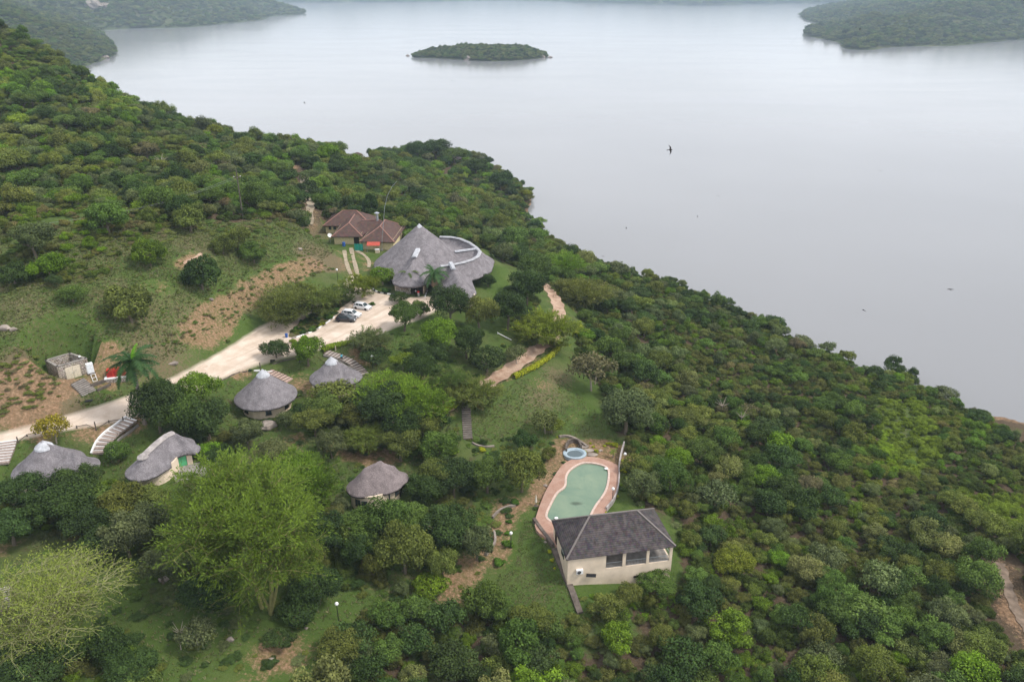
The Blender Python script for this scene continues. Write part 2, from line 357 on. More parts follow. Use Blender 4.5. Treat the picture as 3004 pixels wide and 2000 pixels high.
# what covers the ground, as painted masks: lawn, dry grass, red earth, pale sand
lawn = np.zeros(XX.shape); dry = np.zeros(XX.shape); earth = np.zeros(XX.shape); wild = np.ones(XX.shape)
def brush(M, px, py, r, a, ry=None):
    p = at(px, py); d = np.hypot(XX - p.x, (YY - p.y) * (r / (ry or r))); M += a * np.clip(1.3 - d / r, 0, 1)
man = inside(XX, YY, managed_xy); wild[man] = 0
lawn[man] = .72
for a in [(1440,840,6,1),(1430,800,6,1),(1560,1620,8,1.2),(1555,1680,8,1.2),(1540,1730,8,.9),(1590,1560,5,1),(1640,1760,7,.8),(1750,1790,6,1.3),(1230,1020,10,.8),(1300,950,8,.5),(1150,1000,8,.5),(420,820,12,.5),(560,860,10,.8),(600,870,6,.8),(450,920,10,.8),
          (880,1760,10,.8),(500,1900,14,1),(700,1850,12,1),(300,930,14,.4),(200,960,14,.4),(1700,1150,8,.5),(1240,1640,8,.6),(1760,1230,6,.5),(680,960,6,.6),(780,740,10,.6),(1380,1740,8,.2),(1000,740,8,.5),(1050,740,8,.4)]: brush(lawn, *a)
for a in [(1640,1100,5,.7),(1600,1150,6,.55),(1560,1200,6,.35),(1450,1250,7,.3),(300,780,12,.35),(480,700,12,.4),(350,880,6,.7),(900,660,10,.8),(60,900,10,.5),(650,730,10,.4),(1590,1740,3,.45),
          (930,760,6,1.2),(960,770,5,1.2),(450,1050,8,.8),(560,930,9,.6),(120,1140,7,1.0),(60,1120,7,1),(150,1190,5,.7),(1080,1250,8,.5),(1250,1690,8,.5),(940,730,8,.5)]: brush(dry, *a)
for a in [(630,935,3.2,1.3),(610,960,3.6,1.1),(590,985,3,.8),(660,905,3,1.2),(730,850,2.4,1.6),(735,880,2,1.4),(850,800,3,1.2),(880,785,3,1.2),(920,770,3.5,.9),(560,990,3,.6),(70,1150,5,.7),(20,1180,5,.6),(110,1180,4,.6),(200,1145,2,1.2),(300,1060,3,1.1),(330,1040,2.5,1.1),
          (570,765,2,1.5),(550,775,2,1.3),(460,840,4,.7),(210,1130,2,1),(1420,1640,4,.8),(1460,1600,3.5,.9),(1480,1530,3.2,1.0),(1490,1480,3.2,.9),(1350,1700,4,.8),(1320,1740,3,.7),(1090,1030,4,1.0),(1060,1040,4,.8),(900,1130,6,.9),(700,1090,3,1.1),(330,1245,4,1.1),(250,1265,3,1),(120,1290,3,.8),(400,1235,3,.8),
          (1600,1130,4,.7),(1700,1330,5,1.5),(1790,1335,5,1.6),(1640,1350,3.5,1.2),(1620,1390,3,1.3),(1600,1430,3,1.2),(1570,1470,3,.9),(1660,1310,4,.8),(1760,1310,3,.8),(1090,1860,4,.8),(850,1900,4,.8),(760,1960,5,.7),(1330,1080,6,.5),(870,1290,4,.8),(1060,1330,4,.9),(1140,1340,4,.9),(1000,1310,4,.8),(0,1600,4,.7),
          (820,485,6,.8),(850,490,6,.7),(1040,475,4,.8),(2985,1800,4,.6),(1300,1640,4,.5),(1100,1710,3,.6),(1700,1230,4,.4),(1220,1100,5,.5),(1255,560,3,.3),(960,700,3,.7),(2990,1225,7,1.2),(2930,1215,5,1)]: brush(earth, *a)
scr = inside(XX, YY, SCRUB) | inside(XX, YY, GAP_R); dry[scr] += .08; lawn[scr] += .75
dry += .35 * np.clip(vnoise(XX, YY, 20, 21), 0, 1) * (~man)
for bx_, by_ in ((640,955),(655,935),(680,905),(600,975),(715,880),(760,840),(800,815),(840,802),(880,788),(915,778),(570,990),(620,920),(690,890),(740,860),(780,828),(820,808),(860,795),(900,782),(585,960)): brush(earth, bx_, by_, 3.1, 1.0)
for bx_, by_ in ((10,1130),(50,1110),(90,1100),(40,1160),(80,1150),(120,1150),(10,1190),(60,1200),(290,1075),(320,1060),(310,1100)): brush(earth, bx_, by_, 3.4, 1.0)
e_edge = np.clip((2.0 - dR) / 2.0, 0, 1) * .35; earth += e_edge + np.clip((4.2 - dT) / 2.4, 0, 1) * .6
sand = np.clip((1.6 - dR) / 1.6, 0, 1)
shore = np.clip((1.6 - ZZ) / 1.6, 0, 1); earth += shore * .8
ca = gme.color_attributes.new('cover', 'FLOAT_COLOR', 'POINT')
cov = np.stack([np.clip(lawn, 0, 1.2), np.clip(dry, 0, 1), np.clip(earth * .85, 0, .86), np.clip(sand, 0, 1)], -1).reshape(-1, 4).astype(np.float32)
ca.data.foreach_set('color', cov.ravel())
t = NT('ground_cover'); P = t.pos(); at_ = t.attr('cover'); sp_ = t.n('ShaderNodeSeparateColor', {0: at_.outputs['Color']})
n1 = t.noise(.35, 6, P, .65); n2 = t.noise(2.2, 6, P, .7); n3 = t.noise(9.0, 4, P, .7); nb = t.noise(.12, 4, P, .6)
soil = t.ramp(n2, [(.25, (.045, .034, .022)), (.5, (.085, .062, .04)), (.75, (.13, .098, .066))])
gr = t.mix(t.range(n1, .35, .65, 0, 1), (.042, .085, .016), (.078, .12, .026))
gr = t.mix(t.range(n3, .4, .68, 0, .8), gr, (.105, .13, .045)); gr = t.mix(t.range(t.noise(1.0, 6, P, .75), .5, .66, 0, .65), gr, (.032, .06, .014))
gr = t.mix(t.math('MULTIPLY', t.range(nb, .48, .62, 0, 1), .28), gr, (.15, .135, .07))
dg = t.mix(t.range(n3, .3, .7, 0, 1), (.1, .082, .045), (.19, .155, .09))
rd = t.ramp(n2, [(.25, (.12, .07, .04)), (.5, (.24, .15, .09)), (.75, (.4, .27, .175))])
ev = lambda a, b, lo, hi: t.range(t.math('ADD', t.math('MULTIPLY', a, 1.0), t.math('MULTIPLY', t.math('SUBTRACT', b, .5), 2.4)), lo, hi, 0, 1)
c = t.mix(ev(sp_.outputs[0], n1, .2, .55), soil, gr)
c = t.mix(t.range(sp_.outputs[0], .95, 1.2, 0, .45), c, (.07, .118, .024)); c = t.mix(ev(sp_.outputs[1], n2, .35, .75), c, dg)
c = t.mix(t.math('MULTIPLY', ev(sp_.outputs[2], t.math('ADD', t.math('MULTIPLY', n1, .55), t.math('MULTIPLY', n2, .45)), .45, .8), t.range(t.noise(1.1, 6, P, .75), .3, .6, .35, 1)), c, rd)
c = t.mix(t.range(at_.outputs['Alpha'], .45, .9, 0, 1), c, (.6, .5, .41))
hb = t.math('ADD', t.math('MULTIPLY', n2, .6), t.math('MULTIPLY', n3, .3))
MGROUND = t.pbr(c, .95, .05, 0, t.bump(hb, .8, .35))
ground = link('ground', gme, MGROUND, smooth=True); tag(ground, kind='structure')

# ------------------------------------------------------------------ lake
t = NT('lake_water'); P = t.pos()
mp = t.n('ShaderNodeMapping', {0: P, 3: (.004, .016, 1)}); streak = t.noise(1.0, 4, mp.outputs[0], .6, .8)
wv = t.noise(.9, 3, P, .6); wv2 = t.noise(.15, 3, P, .6)
hgt = t.math('ADD', wv, t.math('MULTIPLY', wv2, 2.0))
col = t.mix(t.range(t.noise(.0035, 3, P), .35, .65, 0, 1), (.196, .199, .206), (.226, .229, .236))
WATER = t.pbr(col, t.range(streak, .38, .66, .125, .15), .5, 0, t.bump(hgt, .09, .12), IOR=1.33)
me = mesh_np('lake', [(-9000, -400, 0), (9000, -400, 0), (9000, 9000, 0), (-9000, 9000, 0)], [(0, 1, 2, 3)])
lake = link('lake', me, WATER); tag(lake, kind='structure')
bed = link('lake_bed', mesh_np('lake_bed', [(-9000, -400, -17), (9000, -400, -17), (9000, 9000, -17), (-9000, 9000, -17)], [(0, 1, 2, 3)]), plain('silt', (.12, .1, .08))); tag(bed, kind='structure')

# ------------------------------------------------------------------ far land, each a body of terrain of its own
def landform(name, shore_pts, ridge, step, slope_fn, mat, zmax=200, seed=3, rough_=6.0):
    """land inside an outline; rises inland with distance from the shore"""
    poly = smooth_line(shore_pts, 2, True); xs = [p[0] for p in poly]; ys = [p[1] for p in poly]
    X, Y = np.meshgrid(np.arange(min(xs) - step, max(xs) + step, step), np.arange(min(ys) - step, max(ys) + step, step), indexing='ij')
    ins = inside(X, Y, poly); d = seg_dist(X, Y, poly, True); d = np.where(ins, d, -d)
    Z = slope_fn(X, Y, d) + np.where(ins, 1, 0) * (vnoise(X, Y, 70, seed) * rough_ + vnoise(X, Y, 28, seed + 1) * rough_ * .35) * np.clip(d / 40, 0, 1)
    Z = np.where(ins, np.maximum(Z, .4 + .06 * np.clip(d, 0, 20)), np.maximum(-3, d * .5))
    i = np.arange(X.size).reshape(X.shape); q = np.stack([i[:-1, :-1], i[1:, :-1], i[1:, 1:], i[:-1, 1:]], -1).reshape(-1, 4)
    k = (np.maximum.reduce([Z[:-1, :-1], Z[1:, :-1], Z[1:, 1:], Z[:-1, 1:]]) > -1).ravel()
    o = link(name, fast_mesh(name, np.stack([X, Y, Z], -1).reshape(-1, 3), q[k]), mat, smooth=True); tag(o, kind='structure')
    return X, Y, Z, ins
t = NT('far_slope'); P = t.pos()
n1 = t.noise(.05, 6, P, .7); n2 = t.noise(.012, 4, P)
c = t.mix(t.range(n1, .35, .65, 0, 1), (.04, .062, .022), (.085, .1, .04)); c = t.mix(t.range(n2, .55, .7, 0, .6), c, (.15, .14, .08))
MFAR = t.pbr(c, .95, .05, 0, t.bump(n1, 1.0, 4))
def pz(px, py, z=0): return tuple(at_z(px, py, z)[:2])
A_SH = [pz(150,240), pz(235,200), pz(290,182), pz(335,165), pz(345,150), pz(322,120), pz(295,100), pz(265,92)] + [(-1150, 1750), (-1700, 1500), (-1500, 900)]
B_SH = [pz(265,98), pz(310,88), pz(400,84), pz(560,82), pz(640,72), pz(700,66), pz(770,60), pz(795,48), pz(850,46), pz(893,43), pz(893,36)] + [(-1150, 3300), (-2500, 3600), (-3200, 2400), (-1500, 1700)]
C_SH = [pz(2350,106), pz(2395,112), pz(2460,125), pz(2465,143), pz(2530,148), pz(2575,147), pz(2620,138), pz(2800,136), pz(2900,126), pz(3004,115), (1250, 1480), (1900, 1500), (2400, 2600), (1700, 3300), pz(2380,25), pz(2345,42), pz(2352,60), pz(2400,70), pz(2405,78), pz(2360,85)]
FA = landform('hillside', A_SH, None, 14, lambda X, Y, d: np.minimum(d * .42, 100 + d * .06) , MFAR, seed=5, rough_=9)
FB = landform('headland', B_SH, None, 22, lambda X, Y, d: np.minimum(d * .30, 60 + d * .12), MFAR, seed=8, rough_=12)
FC = landform('peninsula', C_SH, None, 18, lambda X, Y, d: np.minimum(d * .16, 30 + d * .09), MFAR, seed=11, rough_=9)
D_SH = [(-7000, 4600), (-2200, 4700), pz(1000,8.5), pz(1180,7.5), pz(1330,5), (-100, 5600), pz(1650,4.5), pz(1680,9), pz(1800,11), pz(1950,15), pz(2050,17), pz(2150,14), pz(2290,12), pz(2360,10), (2600, 4000), (6500, 3900), (8500, 6000), (8500, 8600), (-8500, 8600), (-8500, 5200)]
FD = landform('far_shore', D_SH, None, 60, lambda X, Y, d: np.minimum(d * .16, 130 + d * .02), MFAR, seed=14, rough_=25)
ISL = [pz(1204,168), pz(1230,171), pz(1300,172), pz(1380,179), pz(1460,181), pz(1540,177), pz(1600,169), pz(1612,166), pz(1590,158), pz(1500,154), pz(1380,153), pz(1270,157), pz(1215,162)]
FI = landform('island', ISL, None, 3, lambda X, Y, d: np.minimum(d * .28, 9), MFAR, seed=17, rough_=1.5)

# ------------------------------------------------------------------ foliage
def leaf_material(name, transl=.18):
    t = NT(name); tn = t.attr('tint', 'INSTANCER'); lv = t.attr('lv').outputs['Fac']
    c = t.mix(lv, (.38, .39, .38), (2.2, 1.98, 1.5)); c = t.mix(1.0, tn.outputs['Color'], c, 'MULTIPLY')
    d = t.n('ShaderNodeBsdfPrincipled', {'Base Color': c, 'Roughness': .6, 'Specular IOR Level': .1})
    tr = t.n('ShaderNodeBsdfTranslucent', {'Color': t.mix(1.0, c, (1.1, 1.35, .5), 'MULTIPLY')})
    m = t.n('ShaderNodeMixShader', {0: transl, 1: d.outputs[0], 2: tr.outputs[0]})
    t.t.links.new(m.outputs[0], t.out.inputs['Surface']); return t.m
LEAF = leaf_material('leaves'); 
t = NT('bark'); BARK = t.pbr(t.mix(t.noise(3, 5, t.pos()), (.09, .07, .05), (.2, .17, .13)), .9, .1)
t = NT('fever_bark'); FBARK = t.pbr(t.mix(t.noise(2, 4, t.pos()), (.15, .15, .05), (.27, .25, .1)), .8, .15)
t = NT('pale_bark'); PBARK = t.pbr(t.mix(t.noise(2, 4, t.pos()), (.25, .2, .16), (.45, .4, .34)), .8, .15)
def leaves_np(P, N, size, rs, elong=1.5):
    """quads of leaf clumps at points P facing N"""
    n = len(P); r = rs.normal(size=(n, 3)); a = np.cross(N, r); a /= np.linalg.norm(a, axis=1)[:, None] + 1e-9; b = np.cross(N, a); b /= np.linalg.norm(b, axis=1)[:, None] + 1e-9
    s = (size * rs.uniform(.6, 1.3, n))[:, None]; a = a * s * elong * .5; b = b * s * .5
    bend = N * s * .18
    V = np.stack([P - a, P - b + bend, P + a, P + b + bend], 1).reshape(-1, 3)
    return V, np.arange(4 * n).reshape(n, 4)
def crown_mesh(name, seed, nleaf, leaf, lobes, flat=.8, low=.0, spread=1.0, fuzz=.17, lr=(.2, .34), gap=.14):
    rs = np.random.RandomState(seed); Cn = []
    k = 0
    while len(Cn) < lobes and k < 4000:
        k += 1; v = rs.normal(size=3); v /= np.linalg.norm(v); rr = rs.uniform(.3, .68)
        if v[2] < -.35 + low: continue
        c = np.array([v[0] * rr * spread, v[1] * rr * spread, .5 + v[2] * rr * flat * .8]); r = rs.uniform(*lr)
        if all(np.linalg.norm(c - c2) > gap for c2, _ in Cn): Cn.append((c, r))
    Cn.append((np.array([0, 0, .5]), .42))
    P, N, L = [], [], []; per = nleaf // len(Cn)
    for ci, (c, r) in enumerate(Cn):
        v = rs.normal(size=(per * 2, 3)); v /= np.linalg.norm(v, axis=1)[:, None]; v = v[v[:, 2] > -.55][:per]
        q = c + v * r * np.array([1, 1, flat]) * (1 + rs.normal(size=(len(v), 1)) * fuzz)
        # a leaf deep inside another lobe is not seen: drop most of them
        dp = np.zeros(len(q), bool)
        for cj, (c2, r2) in enumerate(Cn):
            if cj != ci: dp |= np.linalg.norm((q - c2) / np.array([1, 1, flat]), axis=1) < r2 * .72
        q = q[~dp]; v = v[~dp]
        nn = v * .8 + np.array([0, 0, .35]) + rs.normal(size=v.shape) * .6; nn /= np.linalg.norm(nn, axis=1)[:, None]
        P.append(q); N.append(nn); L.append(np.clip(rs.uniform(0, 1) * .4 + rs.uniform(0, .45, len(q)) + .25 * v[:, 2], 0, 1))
    P = np.concatenate(P); N = np.concatenate(N); L = np.concatenate(L)
    V, Fq = leaves_np(P, N, leaf, rs); me = fast_mesh(name, V, Fq)
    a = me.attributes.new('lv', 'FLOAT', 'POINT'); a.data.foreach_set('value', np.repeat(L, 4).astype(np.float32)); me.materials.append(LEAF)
    return me
BROAD = [crown_mesh('crown', 10 + i, 7600, .056, lb, fl, sp, 1.12, .22, (.13, .33), .12) for i, (lb, fl, sp) in enumerate([(17, .85, 0), (22, .75, .1), (14, 1.0, -.2), (24, .65, .2), (19, .9, 0), (16, 1.05, -.1), (21, .7, .1), (12, .8, 0)])]
DENSE = [crown_mesh('crown', 40 + i, 9000, .06, lb, .82, -.3, 1.0, .09) for i, lb in enumerate((26, 32, 22))]
LOOSE = [crown_mesh('crown', 60 + i, 3000, .07, lb, .7, .1, 1.15, .26) for i, lb in enumerate((14, 18, 11))]
BIG = [crown_mesh('crown', 80 + i, 15000, .042, lb, .85, -.1, 1.05, .2, (.13, .26), .1) for i, lb in enumerate((34, 44, 28, 38))]
def trunk_mesh(seed, h=.45, r=.05, limbs=5, mat=BARK, lean=.1):
    rs = random.Random(seed); m = MB(); lx, ly = rs.uniform(-lean, lean), rs.uniform(-lean, lean)
    m.tube([(0, 0, -.12), (lx * .4, ly * .4, h * .5), (lx, ly, h)], [r * 1.3, r, r * .8], 6)
    for i in range(limbs):
        a = 2 * math.pi * i / limbs + rs.uniform(-.4, .4); l = rs.uniform(.35, .6); e_ = rs.uniform(.5, 1.1)
        p1 = (lx + math.cos(a) * l * .5, ly + math.sin(a) * l * .5, h + l * .3 * e_); p2 = (lx + math.cos(a) * l, ly + math.sin(a) * l, h + l * .75 * e_)
        m.tube([(lx, ly, h * .92), p1, p2], [r * .6, r * .4, r * .15], 4, False)
    me = m.mesh('trunk'); me.materials.append(mat); return me
TRUNKS = [trunk_mesh(i) for i in range(4)]; PTRUNKS = [trunk_mesh(20 + i, .5, .035, 6, PBARK, .15) for i in range(2)]
# feathery flat-sprayed fever trees
def fever_mesh(seed, nsub=3, leafn=5, leaf=.032, droop=0.0, trunks=1, first=.34, spray=.13, top=None):
    rs = random.Random(seed); m = MB(); tips = []
    def grow(p, d, L, r, depth):
        d = d.normalized(); pts = [p]; q = p.copy(); dd = d.copy(); n_ = 3
        for i in range(n_):
            dd = (dd + Vector((rs.gauss(0, .13), rs.gauss(0, .13), rs.gauss(0, .09) + (.06 if depth < 2 else -.05)))).normalized(); q = q + dd * (L / n_); pts.append(q.copy())
            if depth >= nsub - 1 or (depth == nsub - 2 and i == n_ - 1) or (depth >= 1 and i == n_ - 1 and q.z > 0): tips.append((q.copy(), dd.copy(), L))
        m.tube(pts, [r, r * .86, r * .72, r * .58], 6 if depth < 2 else 3, False)
        if depth >= nsub: return
        kk = (5, 5, 5, 4)[min(depth, 3)]
        for j in range(kk):
            a = 2 * math.pi * (j + rs.random()) / kk; side = Vector((math.cos(a), math.sin(a), 0)); sprd = (.62, .85, 1.1, 1.2)[min(depth, 3)]
            nd = (dd * 1.0 + side * sprd * rs.uniform(.6, 1.2) + Vector((0, 0, .1 if depth < 2 else -.04))).normalized()
            st = pts[-1] if j < 2 else pts[rs.choice((1, 2, 3))]
            grow(st, nd, L * rs.uniform(.55, .85), r * rs.uniform(.42, .62), depth + 1)
    for k in range(trunks):
        a = k * 2.4 + rs.random(); grow(Vector((0, 0, -.1)), Vector((math.cos(a) * .28 * (trunks > 1), math.sin(a) * .28 * (trunks > 1), 1)), first * (1 if trunks == 1 else .8), (.032 if nsub < 4 else .021) / (1 + .25 * (trunks - 1)), 0)
    # scale branches so that the crown radius is 1
    mxr = sorted(math.hypot(t[0].x, t[0].y) for t in tips)[int(len(tips) * .96)]; zm = sorted(t[0].z for t in tips)[int(len(tips) * .97)]
    if top:
        kz = top * mxr / zm; m.v = [(x, y, z * kz) for x, y, z in m.v]; tips = [(Vector((a.x, a.y, a.z * kz)), b, c_) for a, b, c_ in tips]; zm *= kz
    sc = 1 / mxr; zq = zm * 1.0
    m.v = [(x, y, zq * math.tanh(z / zq)) for x, y, z in m.v]; tips = [(Vector((a.x, a.y, zq * math.tanh(a.z / zq) + .01)), b, c_) for a, b, c_ in tips]
    br = mesh_np('trunk', [(x * sc, y * sc, z * sc) for x, y, z in m.v], m.f); br.materials.append(FBARK)
    rn = np.random.RandomState(seed); P = np.array([tuple(t[0] * sc) for t in tips]); D = np.array([tuple(t[1]) for t in tips])
    Dn = np.repeat(D, leafn, 0) + rn.normal(size=(len(P) * leafn, 3)) * .55; Dn /= np.linalg.norm(Dn, axis=1)[:, None]
    Pn = np.repeat(P, leafn, 0) + Dn * (rn.uniform(-.02, 1, (len(Dn), 1)) * spray) + rn.normal(size=Dn.shape) * np.array([.018, .018, .01])
    Nn = np.array([0, 0, 1.0]) + rn.normal(size=Pn.shape) * .4; b_ = np.cross(Dn, Nn); b_ /= np.linalg.norm(b_, axis=1)[:, None]; s_ = (leaf * rn.uniform(.6, 1.4, len(Pn)))[:, None]
    V = np.stack([Pn - Dn * s_ * 1.5, Pn - b_ * s_ * .42, Pn + Dn * s_ * 1.5, Pn + b_ * s_ * .42], 1).reshape(-1, 3); Fq = np.arange(len(V)).reshape(-1, 4); me = fast_mesh('crown', V, Fq)
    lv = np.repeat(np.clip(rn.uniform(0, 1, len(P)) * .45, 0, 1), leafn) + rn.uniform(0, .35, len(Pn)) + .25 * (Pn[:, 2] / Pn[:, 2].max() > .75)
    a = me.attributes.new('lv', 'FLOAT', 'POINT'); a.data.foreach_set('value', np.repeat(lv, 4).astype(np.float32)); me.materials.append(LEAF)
    return br, me, zm * sc
FEVER = [fever_mesh(3, 3, 46, .02, first=.4, top=1.05), fever_mesh(5, 3, 30, .02, trunks=2, top=.95), fever_mesh(9, 3, 22, .02, trunks=3, top=.9)]
FB0 = fever_mesh(21, 4, 15, .0125, first=.42, trunks=2, spray=.1, top=2.0); t = NT('pale_fever_bark'); FBARK = t.pbr(t.mix(t.noise(2, 4, t.pos()), (.19, .195, .085), (.33, .32, .16)), .8, .15)
FEVERBIG = [FB0, fever_mesh(33, 4, 3, .0125, trunks=3, spray=.09, top=1.45)]
print('FEVER', [len(f[1].polygons) for f in FEVER + FEVERBIG])

TONES = {'dark green': (.032, .06, .02), 'green': (.058, .102, .026), 'olive': (.084, .11, .03), 'grey-green': (.075, .1, .05), 'bright green': (.075, .14, .015), 'yellow-green': (.11, .15, .02), 'brown-grey': (.1, .095, .06), 'pale green': (.1, .125, .05)}
def jitter(c, a=.16):
    k = 1 + random.uniform(-a, a); return tuple(max(.005, x * k * (1 + random.uniform(-a, a) * .4)) for x in c)
def make_tree(name, x, y, z, r, hscale, kind, tone, rz=None, trunkh=None, tint=None):
    """r = crown radius in metres, hscale = crown height against its radius"""
    root = empty(name, (x, y, z), rz if rz is not None else random.uniform(0, 6.28))
    tint = tint or jitter(TONES[tone])
    if kind in ('fever', 'feverbig'):
        br, cr, zm = random.choice(FEVER) if kind == 'fever' else FEVERBIG[int(tone == 'yellow-green')]
        a = link('trunk', br, None, root); b = link('crown', cr, None, root); b['tint'] = tint
        for o in (a, b): o.scale = (r, r, r * hscale)
        return root
    pool = {'broad': BROAD, 'dense': DENSE, 'loose': LOOSE, 'big': BIG}[kind]
    th = trunkh if trunkh is not None else r * (.16 if kind in ('dense', 'broad') else .4)
    tr = random.choice(PTRUNKS if kind == 'loose' else TRUNKS); a = link('trunk', tr, None, root); a.scale = (r, r, (th + r * .6 * hscale) / .8)
    b = link('crown', random.choice(pool), None, root); b.scale = (r, r, r * hscale); b.location = (0, 0, th); b['tint'] = tint
    return root
HAZE_D = 0.00012
